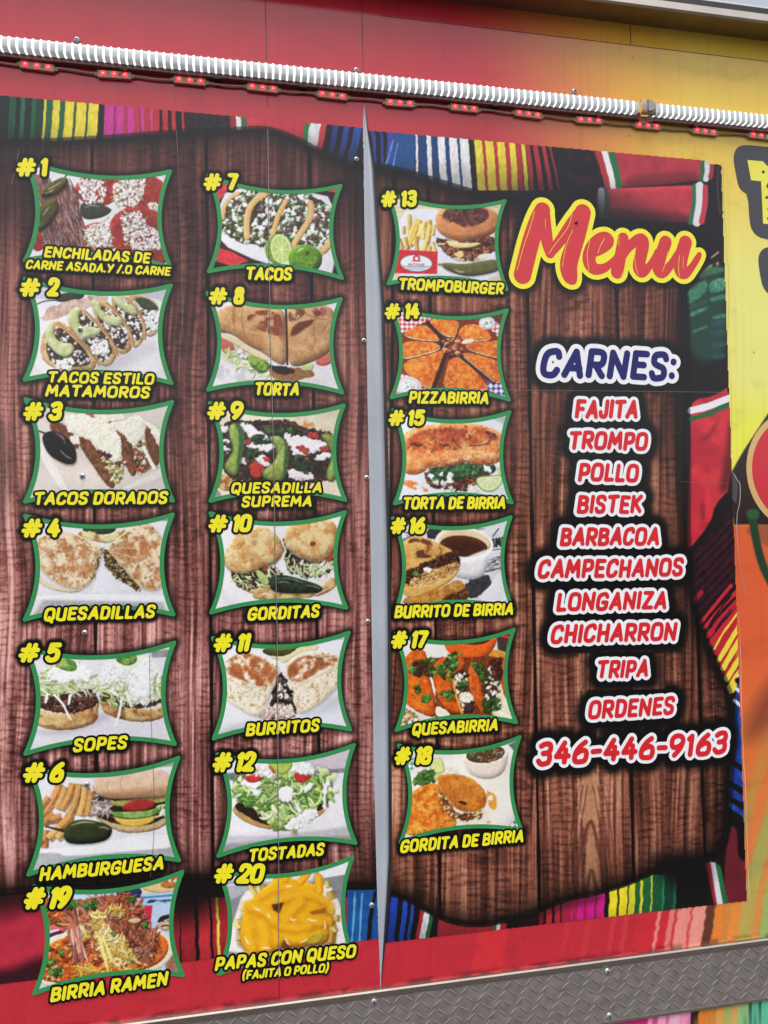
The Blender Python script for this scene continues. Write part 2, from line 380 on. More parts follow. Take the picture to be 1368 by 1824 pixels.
def pic2(c):
    c.poly([(180, 930), (1230, 930), (1230, 1140), (1000, 1020), (180, 1100)], (176, 176, 188))
    c.ell(700, 1360, 560, 330, (220, 218, 224), tex=.03, rim=((180, 178, 190), 14, .5))
    c.soft([(520, 1560), (820, 1440), (1060, 1340), (1100, 1440), (760, 1600)], (166, 162, 172), 50, .6)
    c.poly([(410, 1030), (560, 1010), (600, 1050), (520, 1085), (410, 1090), (380, 1070)], (52, 62, 46), bulge=20, amt=.4)
    c.line([(410, 1075), (300, 1080), (230, 1120)], 4, (58, 54, 50))
    c.poly([(320, 1130), (450, 1090), (600, 1050), (740, 1030), (760, 1080), (640, 1120), (480, 1180), (330, 1220), (250, 1200), (310, 1185)], (166, 138, 126), rough=14, rs=30, col2=(190, 160, 146), tex=.15)
    # tortillas: each a folded shell behind its filling
    sh = [([(870, 1060), (940, 1030), (1060, 1060), (1120, 1150), (1115, 1290), (1030, 1350), (980, 1250), (930, 1150)], 1), ([(770, 1040), (850, 1035), (950, 1090), (1010, 1210), (1010, 1340), (960, 1410), (920, 1400), (850, 1250), (790, 1140)], 1), ([(640, 1080), (720, 1070), (840, 1170), (910, 1300), (930, 1400), (870, 1455), (820, 1440), (740, 1300), (650, 1190)], 1), ([(470, 1160), (560, 1120), (680, 1210), (800, 1370), (820, 1470), (760, 1540), (700, 1530), (590, 1380), (480, 1270)], 1), ([(290, 1310), (380, 1210), (470, 1240), (600, 1380), (680, 1500), (660, 1560), (520, 1570), (380, 1560), (280, 1480)], 1)]
    for P, _ in sh:
        c.poly(P, (172, 136, 96), rough=5, bulge=26, amt=.35, col2=(196, 164, 124), ts2=60, tex=.1)
        Q = np.asarray(P, float); m = Q.mean(0); Q = m + (Q - m) * .78
        c.poly(Q, (72, 60, 48), rough=10, tex=.3, ts=12)
        c.scat(Q, 70, (5, 11), MEAT + [(52, 62, 44), (62, 70, 50)], dark=.4)
        c.scat(Q, 55, (5, 12), WHT, dark=.28)
    c.scat([(1010, 1150), (1110, 1160), (1110, 1270), (1030, 1300)], 40, (6, 13), WHT, dark=.25)
    c.scat([(620, 1350), (760, 1360), (740, 1440), (650, 1450)], 45, (6, 13), WHT, dark=.25)
    c.scat([(390, 1500), (520, 1490), (490, 1560), (400, 1550)], 40, (6, 13), WHT, dark=.25)
    c.poly([(930, 1060), (1020, 1050), (1110, 1130), (1090, 1150), (990, 1140)], (62, 80, 56), rough=5, bulge=14)
    for a in ([(400, 1230), (520, 1330), (640, 1450), (690, 1530)], [(590, 1150), (700, 1260), (790, 1370), (818, 1460)], [(740, 1090), (850, 1200), (915, 1310), (925, 1390)], [(880, 1060), (970, 1160), (1010, 1260), (1005, 1350)]):
        c.line(a, [8, 11, 10, 6], (188, 152, 110), wob=2); c.line([(x + 8, y + 3) for x, y in a], 3, (120, 86, 58))
    av = [[(330, 1240), (350, 1225), (380, 1250), (375, 1310), (410, 1370), (515, 1375), (510, 1440), (470, 1475), (400, 1455), (340, 1390), (310, 1310)], [(480, 1150), (530, 1120), (570, 1130), (545, 1190), (560, 1260), (690, 1260), (705, 1300), (660, 1325), (590, 1340), (575, 1360), (520, 1300), (475, 1220)], [(630, 1090), (650, 1065), (690, 1080), (700, 1140), (780, 1190), (850, 1190), (855, 1240), (800, 1260), (720, 1225), (660, 1160)], [(770, 1045), (830, 1035), (870, 1100), (950, 1115), (955, 1190), (900, 1170), (820, 1120)]]
    for P in av:
        c.poly([(x + 6, y + 12) for x, y in P], (60, 56, 44), al=.55, soft=14)
        c.poly(P, (190, 194, 150), rough=5, bulge=28, amt=.32, col2=(170, 178, 122), ts2=50, tex=.06)

def pic3(c):
    c.poly([(150, 60), (1240, 60), (1240, 700), (150, 800)], (196, 186, 178), tex=.05, ts=90)
    c.poly([(235, 290), (290, 330), (480, 650), (480, 690), (420, 690), (240, 380)], (222, 214, 208), rim=((170, 160, 152), 8, .6))
    c.poly([(300, 330), (540, 430), (800, 660), (480, 690)], (206, 192, 182), tex=.05)
    c.poly([(830, 660), (960, 600), (1160, 500), (1190, 560), (900, 680)], (216, 208, 202), rim=((174, 164, 156), 8, .6))
    c.poly([(560, 140), (720, 130), (830, 150), (860, 200), (640, 220)], (150, 90, 78), rough=10)
    sh = [[(330, 215), (420, 200), (500, 260), (560, 380), (520, 400), (460, 300), (380, 290)], [(535, 300), (600, 300), (690, 420), (800, 600), (800, 665), (760, 665), (660, 530), (560, 380)], [(800, 250), (870, 260), (930, 380), (960, 520), (940, 590), (900, 560), (840, 430)], [(1000, 225), (1050, 240), (1110, 340), (1115, 470), (1090, 520), (1030, 420)]]
    for P in sh:
        c.poly(P, (128, 84, 58), rough=4, bulge=24, amt=.4, col2=(104, 66, 44), ts2=24, tex=.14)
        c.hair(P, 40, (30, 70), (1.5, 2.5), [(150, 104, 74), (96, 60, 40)], ang=55, spread=15, al=.5)
    F = [(690, 380), (790, 430), (870, 480), (860, 600), (800, 650), (760, 560), (720, 470)]
    c.poly(F, (150, 140, 100), rough=10, tex=.2)
    c.scat(F, 60, (6, 16), [(92, 56, 50), (120, 60, 48), (196, 200, 150), (170, 176, 120), (206, 190, 160)], dark=.4)
    c.poly([(930, 360), (1010, 320), (1040, 420), (1080, 520), (960, 580), (950, 470)], (126, 110, 80), rough=12, tex=.2)
    c.scat([(930, 350), (1000, 330), (1040, 500), (960, 580)], 50, (6, 14), [(150, 50, 44), (190, 196, 150), (90, 66, 50), (226, 220, 200)], dark=.4)
    for P in ([(430, 150), (560, 140), (720, 200), (800, 250), (850, 340), (840, 470), (790, 490), (720, 400), (620, 330), (540, 290), (480, 270)], [(740, 210), (860, 190), (960, 150), (1010, 200), (1000, 300), (930, 380), (870, 290)], [(1010, 200), (1090, 240), (1140, 320), (1135, 440), (1090, 340), (1040, 240)], [(490, 310), (540, 295), (550, 350), (500, 350)], [(650, 150), (850, 135), (870, 180), (700, 210)]):
        c.poly(P, (226, 220, 194), rough=16, rs=22, bulge=30, amt=.16, col2=(238, 234, 214), ts2=16, tex=.07, ts=8)
        c.scat(P, 120, (4, 9), [(232, 226, 204), (222, 214, 186), (242, 238, 222)], dark=.18)
    c.line([(1000, 380), (1030, 440), (1070, 520)], [14, 10, 12], (232, 228, 210), wob=3)
    c.line([(232, 265), (270, 265), (310, 280)], 6, (52, 44, 38))
    P = [(290, 320), (310, 275), (370, 262), (440, 290), (510, 350), (535, 420), (530, 490), (470, 500), (400, 470), (330, 420)]
    c.poly([(a + 6, b + 14) for a, b in P], (90, 78, 70), al=.6, soft=16)
    c.poly(P, (34, 32, 30), bulge=40, amt=.3, tex=.1)
    c.gloss([[(390, 280), (440, 310), (455, 350)], [(420, 400), (460, 440), (500, 460)]], 4, .6)
    c.scat([(680, 400), (780, 430), (760, 460), (700, 430)], 14, (7, 14), [(90, 44, 52), (70, 36, 44)], dark=.3)

def tort(c, P, base=(214, 196, 166), br=(158, 106, 66), cut=.5, sc=46):
    c.poly([(a + 4, b + 12) for a, b in P], (120, 112, 108), al=.45, soft=18)
    c.poly(P, base, rough=3, bulge=30, amt=.22, tex=.07, ts=26)
    c.mott(P, br, sc, cut, .85, edge=.16, soft=20)
    c.mott(P, tuple(int(q * .8) for q in br), sc * .35, .64, .7, edge=.06, soft=10)
    c.mott(P, tuple(min(255, int(q * 1.07)) for q in base), 14, .62, .6, edge=.1, soft=10)

def pic4(c):
    c.poly([(150, 830), (1240, 830), (1240, 1620), (150, 1620)], (206, 206, 212), tex=.03, ts=120)
    c.poly([(1040, 850), (1240, 850), (1240, 895), (1040, 890)], (150, 150, 158))
    c.poly([(560, 930), (820, 920), (790, 985), (600, 985)], (52, 64, 40), bulge=18, amt=.4)
    c.poly([(520, 970), (640, 960), (720, 1000), (890, 930), (840, 1010), (740, 1050), (620, 1030)], (198, 186, 138), rough=10, col2=(160, 120, 76), ts2=40, tex=.12, bulge=12)
    c.poly([(180, 1430), (360, 1400), (1130, 1400), (1190, 1450), (1100, 1460), (360, 1440)], (224, 224, 230)); c.poly([(300, 1440), (1130, 1455), (1180, 1570), (220, 1570)], (158, 158, 162), sm=0, soft=26)
    c.poly([(700, 1200), (760, 1180), (960, 1360), (640, 1390)], (214, 216, 226), tex=.03)
    c.poly([(245, 1220), (300, 1300), (460, 1370), (590, 1360), (540, 1395), (380, 1380), (260, 1320)], (206, 190, 160), bulge=14)
    tort(c, [(235, 1100), (260, 1000), (400, 950), (520, 975), (640, 1030), (725, 1075), (690, 1200), (640, 1310), (590, 1360), (480, 1365), (350, 1300), (270, 1220)], cut=.46)
    c.mott([(520, 1040), (720, 1075), (640, 1310), (520, 1280), (480, 1150)], (160, 104, 66), 60, .36, .6)
    c.hair([(700, 1090), (725, 1080), (650, 1310), (600, 1350)], 40, (14, 40), (2, 4), [(120, 96, 60), (196, 176, 130), (88, 70, 46)], ang=110, spread=30)
    P = [(715, 1090), (750, 1085), (860, 1220), (960, 1330), (990, 1380), (940, 1370), (820, 1290), (740, 1220)]
    c.poly(P, (92, 76, 46), rough=8, tex=.3, ts=10); c.scat(P, 130, (4, 11), [(76, 62, 38), (124, 104, 62), (58, 46, 30), (176, 160, 118)], dark=.4)
    tort(c, [(735, 1075), (860, 975), (950, 910), (1040, 900), (1120, 980), (1150, 1100), (1155, 1260), (1120, 1370), (1030, 1378), (960, 1340), (860, 1215), (770, 1120)], base=(212, 190, 160), cut=.46)
    c.mott([(750, 1075), (1000, 960), (1080, 1120), (960, 1200), (840, 1180)], (162, 108, 72), 50, .34, .65)
    for a in ([(770, 1090), (860, 1075), (950, 1085)], [(790, 1110), (880, 1130), (960, 1150)]): c.line(a, 3, (226, 204, 176), al=.6)

def pic5(c):
    c.poly([(150, 60), (1250, 60), (1250, 900), (150, 900)], (206, 202, 212), tex=.03, ts=140)
    c.poly([(1040, 130), (1230, 120), (1230, 195), (1060, 200)], (140, 138, 142)); c.line([(1060, 150), (1220, 130)], 5, (226, 226, 230))
    c.soft([(230, 700), (460, 700), (700, 580), (800, 610), (480, 740), (260, 740)], (152, 144, 150), 36, .6)
    def sope(cx, cy, rx, ry, h, tilt):
        t = np.linspace(0, math.pi, 18); top = [(cx + rx * math.cos(a), cy + ry * math.sin(a) + tilt * math.cos(a)) for a in t]
        bot = [(x * .97 + cx * .03, y + h) for x, y in top][::-1]
        P = top + bot
        c.poly(P, (172, 136, 88), sm=0, rough=4, bulge=34, amt=.4, col2=(196, 164, 116), ts2=50, tex=.1)
        c.mott(P, (120, 74, 44), 40, .6, .7, soft=8)
        c.ell(cx, cy, rx, ry, (72, 54, 46), rough=12, tex=.25)
    sope(455, 500, 235, 85, 120, -10); sope(930, 470, 235, 85, 90, 20)
    c.scat([(250, 460), (420, 430), (660, 410), (670, 520), (520, 585), (340, 560), (250, 520)], 170, (8, 20), MEAT + [(126, 98, 86)], dark=.5)
    c.scat([(900, 480), (1120, 440), (1120, 500), (950, 530)], 50, (8, 18), MEAT, dark=.5)
    c.poly([(235, 420), (260, 320), (330, 240), (480, 200), (600, 260), (680, 360), (640, 420), (480, 430), (300, 440)], (206, 212, 186), rough=26, rs=30, tex=.14, ts=14)
    c.poly([(650, 400), (700, 290), (780, 200), (1020, 160), (1110, 260), (1150, 400), (1140, 500), (900, 530), (720, 420)], (216, 220, 204), rough=26, rs=30, tex=.12, ts=14)
    c.hair([(240, 410), (280, 300), (480, 250), (660, 340), (660, 440), (480, 450), (300, 460)], 110, (50, 130), (3, 7), LET + [(232, 234, 220), (140, 164, 104)], ang=10, spread=60)
    c.hair([(660, 400), (800, 360), (1150, 330), (1140, 480), (900, 540), (740, 520)], 100, (50, 120), (3, 7), LET + [(232, 234, 220), (140, 164, 104)], ang=60, spread=60)
    for P in ([(330, 300), (420, 250), (560, 240), (650, 300), (610, 370), (520, 350), (430, 380), (340, 350)], [(880, 330), (960, 260), (1040, 170), (1080, 300), (1040, 470), (960, 510), (900, 430)], [(700, 320), (740, 230), (860, 230), (870, 340), (760, 380)]):
        c.poly(P, (236, 236, 238), rough=20, rs=26, bulge=26, amt=.2, tex=.06, ts=12); c.scat(P, 70, (5, 12), WHT, dark=.2)
    c.poly([(370, 240), (430, 200), (520, 215), (545, 280), (500, 300), (430, 285)], (148, 172, 96), bulge=18, amt=.3, col2=(84, 122, 58), ts2=40)
    c.poly([(800, 210), (850, 185), (960, 180), (950, 240), (880, 260), (830, 240)], (112, 146, 72), bulge=18, amt=.3, col2=(74, 112, 52), ts2=30)
    for a in ([(330, 460), (320, 510)], [(380, 460), (440, 520), (470, 590), (495, 630)], [(490, 460), (480, 520)], [(845, 500), (835, 580), (805, 670)], [(880, 440), (915, 540)]): c.line(a, [9, 8, 7, 6][:len(a)], (232, 232, 224), wob=3)

def fry(c, P, r, col=(206, 160, 96)):
    """a cut potato stick: squared ends, a light face and a darker side"""
    P = np.asarray(P, float); Q = chaikin(P, 1, False) if len(P) > 2 else P; t = np.gradient(Q, axis=0); n = np.c_[-t[:, 1], t[:, 0]] / (np.hypot(t[:, 0], t[:, 1])[:, None] + 1e-9)
    if n[:, 0].mean() > 0: n = -n
    R = c.rnd; w = r * np.linspace(R.uniform(.8, 1), R.uniform(.85, 1.05), len(Q))[:, None]
    rib = lambda a, b: np.concatenate([Q + n * w * a, (Q + n * w * b)[::-1]])
    c.poly(rib(-1.05, 1.0) + [3, 7], tuple(q * .35 for q in col), sm=0, al=.6, soft=8); k = R.uniform(.9, 1.08); col = tuple(q * k for q in col)
    c.poly(rib(-1, 1), tuple(q * .80 for q in col), sm=0, rough=2, tex=.12, ts=12, col2=tuple(q * .68 for q in col), ts2=26); c.poly(rib(-.15, .95), col, sm=0, rough=1.5, tex=.1, ts=10, soft=5); c.poly(rib(.55, .9), tuple(min(255, q * 1.13) for q in col), sm=0, al=.6, soft=6)

def pic6(c):
    c.poly([(150, 860), (1280, 860), (1280, 1760), (150, 1760)], (212, 212, 218), tex=.03, ts=140)
    c.poly([(1080, 890), (1270, 880), (1270, 950), (1100, 965)], (150, 150, 154))
    c.poly([(230, 1550), (430, 1560), (1260, 1500), (1260, 1640), (180, 1720)], (158, 160, 164), sm=0, soft=20)
    c.poly([(240, 1530), (440, 1520), (1200, 1390), (1250, 1520), (1000, 1540), (440, 1590), (420, 1555), (240, 1565)], (226, 226, 230), tex=.02, rim=((176, 176, 184), 12, .5))
    for P, r in [([(270, 1330), (370, 1200), (420, 1080)], 30), ([(400, 1250), (440, 1170), (460, 1100)], 28), ([(430, 1260), (490, 1160), (510, 1075)], 30), ([(470, 1330), (540, 1200), (560, 1080)], 32), ([(560, 1300), (590, 1200), (600, 1100)], 30), ([(610, 1300), (630, 1220), (640, 1130)], 26), ([(300, 1360), (380, 1290)], 28), ([(350, 1330), (430, 1310)], 34), ([(420, 1380), (500, 1300)], 32), ([(310, 1520), (320, 1400)], 28), ([(340, 1460), (420, 1380)], 34), ([(260, 1500), (300, 1460)], 26), ([(400, 1460), (440, 1420)], 30), ([(280, 1250), (340, 1170)], 24)]:
        c.rnd.random(); fry(c, P, r, c.rnd.choice([(204, 156, 98), (214, 170, 112), (192, 140, 84), (198, 134, 84)]))
    c.poly([(650, 1150), (900, 1165), (1190, 1150), (1185, 1290), (1000, 1370), (860, 1390), (720, 1330), (640, 1260)], (44, 32, 24), rough=8, tex=.3)
    c.poly([(640, 1300), (700, 1270), (830, 1330), (1180, 1290), (1185, 1340), (1080, 1410), (860, 1425), (760, 1380)], (186, 162, 122), bulge=24, amt=.4, tex=.08, rough=5)
    c.poly([(660, 1290), (760, 1300), (900, 1360), (1130, 1300), (1160, 1310), (1040, 1370), (860, 1370), (740, 1340)], (48, 36, 28), tex=.3, ts=14, rough=6)
    c.hair([(650, 1180), (760, 1190), (780, 1290), (650, 1300)], 60, (30, 80), (3, 6), [(226, 222, 216), (196, 186, 180), (158, 138, 142)], ang=-30, spread=60)
    c.scat([(1100, 1230), (1175, 1220), (1175, 1290), (1120, 1300)], 30, (8, 16), WHT + LET, dark=.3)
    c.poly([(760, 1200), (900, 1190), (1180, 1160), (1175, 1200), (1000, 1230), (800, 1240)], (152, 150, 82), bulge=12, tex=.15, rough=6)
    c.poly([(780, 1310), (900, 1340), (1090, 1300), (1060, 1350), (940, 1380), (850, 1370)], (212, 168, 70), bulge=12, amt=.3)
    c.poly([(840, 1240), (930, 1185), (1060, 1190), (1090, 1215), (1040, 1270), (880, 1275)], (152, 48, 46), bulge=24, amt=.4)
    c.poly([(770, 1270), (880, 1275), (1060, 1265), (1125, 1215), (1130, 1260), (1070, 1310), (900, 1330), (790, 1310)], (96, 134, 64), bulge=18, amt=.45, tex=.08, col2=(132, 162, 92))
    P = [(640, 1100), (660, 1035), (780, 1010), (1000, 975), (1130, 975), (1200, 1030), (1200, 1120), (1170, 1165), (1000, 1175), (800, 1185), (690, 1165)]
    c.poly([(a, b + 16) for a, b in P], (40, 28, 24), al=.55, soft=16)
    c.poly(P, (204, 172, 140), bulge=46, amt=.38, tex=.07, ts=40); c.soft([(680, 1140), (900, 1120), (1190, 1090), (1190, 1170), (900, 1190), (700, 1180)], (132, 94, 66), 26, .55)
    c.poly([(650, 1050), (790, 1010), (1130, 975), (1205, 1040), (1000, 1030), (800, 1040), (670, 1070)], (206, 168, 158), soft=40, tex=.1, ts=30)
    for a in ([(760, 1060), (740, 1100), (770, 1150)], [(860, 1020), (830, 1060), (850, 1120)], [(1040, 1060), (1060, 1110), (1040, 1160)]): c.line(a, 3, (132, 98, 78), al=.5)
    c.line([(320, 1375), (380, 1390), (440, 1405)], [5, 8, 13], (54, 56, 36))
    P = [(440, 1420), (470, 1350), (570, 1320), (690, 1340), (770, 1370), (788, 1410), (750, 1470), (650, 1495), (520, 1500), (455, 1480)]
    c.poly([(a, b + 12) for a, b in P], (80, 78, 80), al=.5, soft=16); c.poly(P, (52, 60, 34), bulge=60, amt=.55, tex=.07)
    c.gloss([[(500, 1365), (580, 1340), (660, 1350)], [(690, 1380), (730, 1380), (760, 1395)]], 7, .6, (196, 200, 170))

def pic7(c):
    c.poly([(130, 200), (1120, 200), (1120, 960), (130, 960)], (60, 38, 38), tex=.1)
    c.poly([(180, 250), (330, 260), (215, 410), (180, 400)], (186, 62, 66), sm=0); c.poly([(960, 270), (1110, 270), (1110, 330), (1000, 320)], (190, 70, 76), sm=0)
    c.poly([(200, 700), (330, 740), (440, 800), (330, 840), (190, 800)], (196, 56, 58), sm=0); c.poly([(170, 790), (330, 840), (160, 900)], (40, 34, 36), sm=0)
    c.poly([(300, 280), (760, 300), (1070, 370), (1040, 900), (960, 900), (560, 830), (215, 670), (210, 480)], (216, 214, 222), sm=1, rim=((178, 176, 186), 16, .5))
    for P in ([(255, 470), (270, 400), (320, 350), (400, 320), (420, 360), (360, 420), (300, 520)], [(420, 560), (410, 450), (440, 370), (520, 320), (600, 330), (520, 400), (480, 500), (440, 640)], [(600, 600), (620, 500), (680, 380), (712, 372), (690, 470), (640, 560), (605, 640)], [(750, 690), (770, 610), (850, 500), (870, 400), (900, 440), (880, 560), (810, 640)], [(900, 740), (980, 680), (1030, 600), (1020, 460), (1050, 520), (1040, 680), (960, 770)], [(340, 590), (430, 570), (440, 620), (380, 640)]):
        c.poly(P, (206, 166, 112), bulge=18, amt=.35, tex=.1, rough=4, col2=(184, 134, 84), ts2=36)
    c.poly([(250, 520), (290, 400), (380, 320), (560, 310), (860, 340), (1030, 420), (1040, 620), (960, 700), (760, 700), (600, 640), (500, 700), (350, 660), (240, 570)], (78, 60, 52), rough=14, tex=.3, ts=14)
    zone = [[(250, 500), (310, 380), (410, 340), (430, 560), (400, 620), (470, 690), (360, 660), (240, 560)], [(480, 520), (540, 370), (700, 330), (620, 480), (600, 640), (540, 700), (450, 640)], [(620, 600), (700, 400), (860, 360), (850, 480), (770, 600), (720, 680), (640, 620)], [(880, 580), (900, 400), (1000, 430), (1040, 600), (960, 700), (840, 690), (780, 640)], [(400, 310), (700, 320), (860, 350), (880, 400), (560, 400)]]
    for Z in zone:
        c.scat(Z, 120, (8, 17), [(104, 82, 76), (82, 62, 58), (128, 104, 98), (66, 50, 48)], dark=.45)
        c.scat(Z, 46, (10, 19), GRN + [(110, 148, 82)], dark=.35, asp=2.2)
        c.scat(Z, 24, (11, 20), ONI, dark=.25); c.scat(Z, 30, (8, 15), [(112, 90, 84), (84, 64, 60)], dark=.45); c.scat(Z, 9, (10, 18), ONI, dark=.22)
    for a, w in (([(262, 500), (268, 420), (310, 360), (370, 330)], 12), ([(428, 630), (424, 540), (440, 440), (490, 370), (560, 330)], 22), ([(604, 630), (622, 560), (650, 470), (700, 385)], 17), ([(752, 690), (790, 620), (850, 540), (880, 460), (872, 400)], 20), ([(930, 750), (1000, 690), (1036, 590)], 20)):
        c.line([(x + 5, y + 8) for x, y in a], w, (96, 70, 48), al=.5, soft=10); c.line(a, w, (204, 160, 104), wob=3); c.line([(x - w * .3, y - w * .2) for x, y in a], w * .35, (226, 190, 136), al=.7, soft=8)
    c.ell(650, 720, 96, 108, (112, 148, 60), bulge=30, amt=.4)
    c.ell(668, 720, 72, 104, (214, 222, 176), ang=-12, tex=.02); c.ell(668, 722, 62, 94, (170, 194, 104), ang=-12, tex=.08)
    for k in range(9):
        t = k * .698; c.line([(668, 722), (668 + 56 * math.cos(t), 722 + 88 * math.sin(t))], 3, (216, 226, 180))
    c.ell(836, 790, 118, 104, (96, 138, 40), bulge=70, amt=.5, tex=.08, ts=8); c.ell(850, 748, 14, 12, (74, 84, 34))
    c.scat([(770, 760), (920, 770), (900, 850), (780, 850)], 30, (2, 4), [(150, 186, 84)], dark=.1); c.gloss([[(780, 740), (800, 720), (830, 712)]], 7, .6)

def pic8(c):
    c.poly([(130, 1000), (1130, 1000), (1130, 1760), (130, 1760)], (212, 208, 212), tex=.05, ts=60)
    c.mott([(190, 1500), (520, 1560), (520, 1680), (190, 1640)], (170, 168, 176), 50, .5, .7)
    c.poly([(225, 1310), (260, 1300), (360, 1390), (330, 1460), (270, 1450), (235, 1380)], (178, 92, 82), bulge=24, amt=.35, tex=.08)
    c.poly([(240, 1440), (340, 1450), (460, 1500), (620, 1600), (600, 1630), (420, 1560), (270, 1500)], (196, 190, 158), rough=12, tex=.12)
    c.hair([(250, 1440), (360, 1400), (480, 1460), (600, 1560), (560, 1620), (400, 1540)], 70, (30, 90), (4, 9), LET + [(220, 216, 200)], ang=40, spread=50)
    c.poly([(350, 1370), (430, 1400), (450, 1500), (380, 1480)], (92, 84, 74), rough=8, tex=.2); c.scat([(350, 1390), (430, 1410), (430, 1480), (360, 1460)], 20, (10, 20), [(196, 194, 190), (150, 144, 140)], dark=.3)
    c.poly([(430, 1480), (460, 1440), (520, 1450), (560, 1500), (600, 1520), (580, 1570), (520, 1590), (460, 1540)], (128, 158, 74), bulge=22, amt=.35, tex=.1, col2=(74, 112, 46), ts2=44)
    c.poly([(560, 1540), (700, 1540), (860, 1550), (920, 1600), (760, 1640), (620, 1640)], (140, 100, 64), rough=10, tex=.15); c.poly([(590, 1520), (720, 1540), (780, 1570), (700, 1600), (600, 1570)], (52, 38, 28), rough=10)
    c.poly([(800, 1540), (900, 1500), (900, 1560), (820, 1570)], (170, 190, 120), rough=10, bulge=10)
    c.poly([(890, 1510), (950, 1450), (1040, 1430), (1040, 1500), (960, 1540)], (192, 100, 92), bulge=22, amt=.35)
    BUN = (170, 126, 84)
    P = [(190, 1200), (230, 1140), (330, 1105), (560, 1110), (690, 1130), (705, 1280), (710, 1420), (700, 1530), (640, 1520), (540, 1440), (430, 1390), (330, 1310), (220, 1300)]
    c.poly(P, BUN, bulge=70, amt=.42, tex=.08, ts=40, col2=(186, 146, 104), ts2=90)
    Q = [(700, 1120), (860, 1100), (1000, 1110), (1060, 1190), (1050, 1330), (1020, 1430), (900, 1500), (790, 1540), (725, 1530), (712, 1420), (712, 1260)]
    c.poly(Q, (176, 132, 90), bulge=70, amt=.42, tex=.08, ts=40, col2=(194, 152, 112), ts2=90)
    c.poly([(220, 1300), (330, 1320), (440, 1395), (540, 1450), (600, 1500), (560, 1500), (430, 1440), (330, 1370), (225, 1330)], (206, 186, 150), rough=4, bulge=10)
    for a in ([(345, 1110), (330, 1200), (350, 1290)], [(540, 1290), (570, 1230), (600, 1180)], [(400, 1130), (390, 1220), (420, 1330)]): c.line(a, [3, 6, 3], (128, 86, 54), al=.6, soft=12)
    c.mott([(430, 1150), (600, 1130), (680, 1180), (700, 1330), (600, 1330), (420, 1240)], (112, 56, 36), 44, .4, .85, edge=.12); c.mott([(440, 1180), (580, 1170), (590, 1250), (450, 1250)], (196, 150, 120), 30, .5, .7)
    c.mott([(600, 1200), (690, 1180), (705, 1400), (620, 1320)], (150, 84, 74), 10, .45, .7)
    c.mott([(710, 1140), (830, 1120), (850, 1180), (740, 1240), (712, 1220)], (100, 60, 42), 36, .36, .85); c.poly([(740, 1260), (810, 1220), (900, 1205), (880, 1240), (790, 1310), (730, 1330)], (104, 58, 38), rough=8, soft=10, tex=.15)
    c.mott([(860, 1120), (1000, 1120), (980, 1200), (890, 1200)], (150, 84, 78), 34, .38, .8); c.ell(920, 1165, 26, 22, (104, 66, 58), soft=14)
    for a in ([(800, 1120), (840, 1170), (900, 1200), (1000, 1210)], [(900, 1210), (890, 1300), (910, 1360), (880, 1420)], [(1000, 1220), (960, 1290)]): c.line(a, [2, 5, 3, 2][:len(a)], (132, 90, 60), al=.7)
    c.gloss([[(430, 1280), (470, 1300), (520, 1310)], [(760, 1420), (820, 1410), (880, 1440)], [(560, 1330), (570, 1290), (580, 1250)]], 5, .4, (236, 214, 184))
    c.line([(700, 1130), (708, 1300), (710, 1520)], [8, 6, 8], (62, 36, 24))

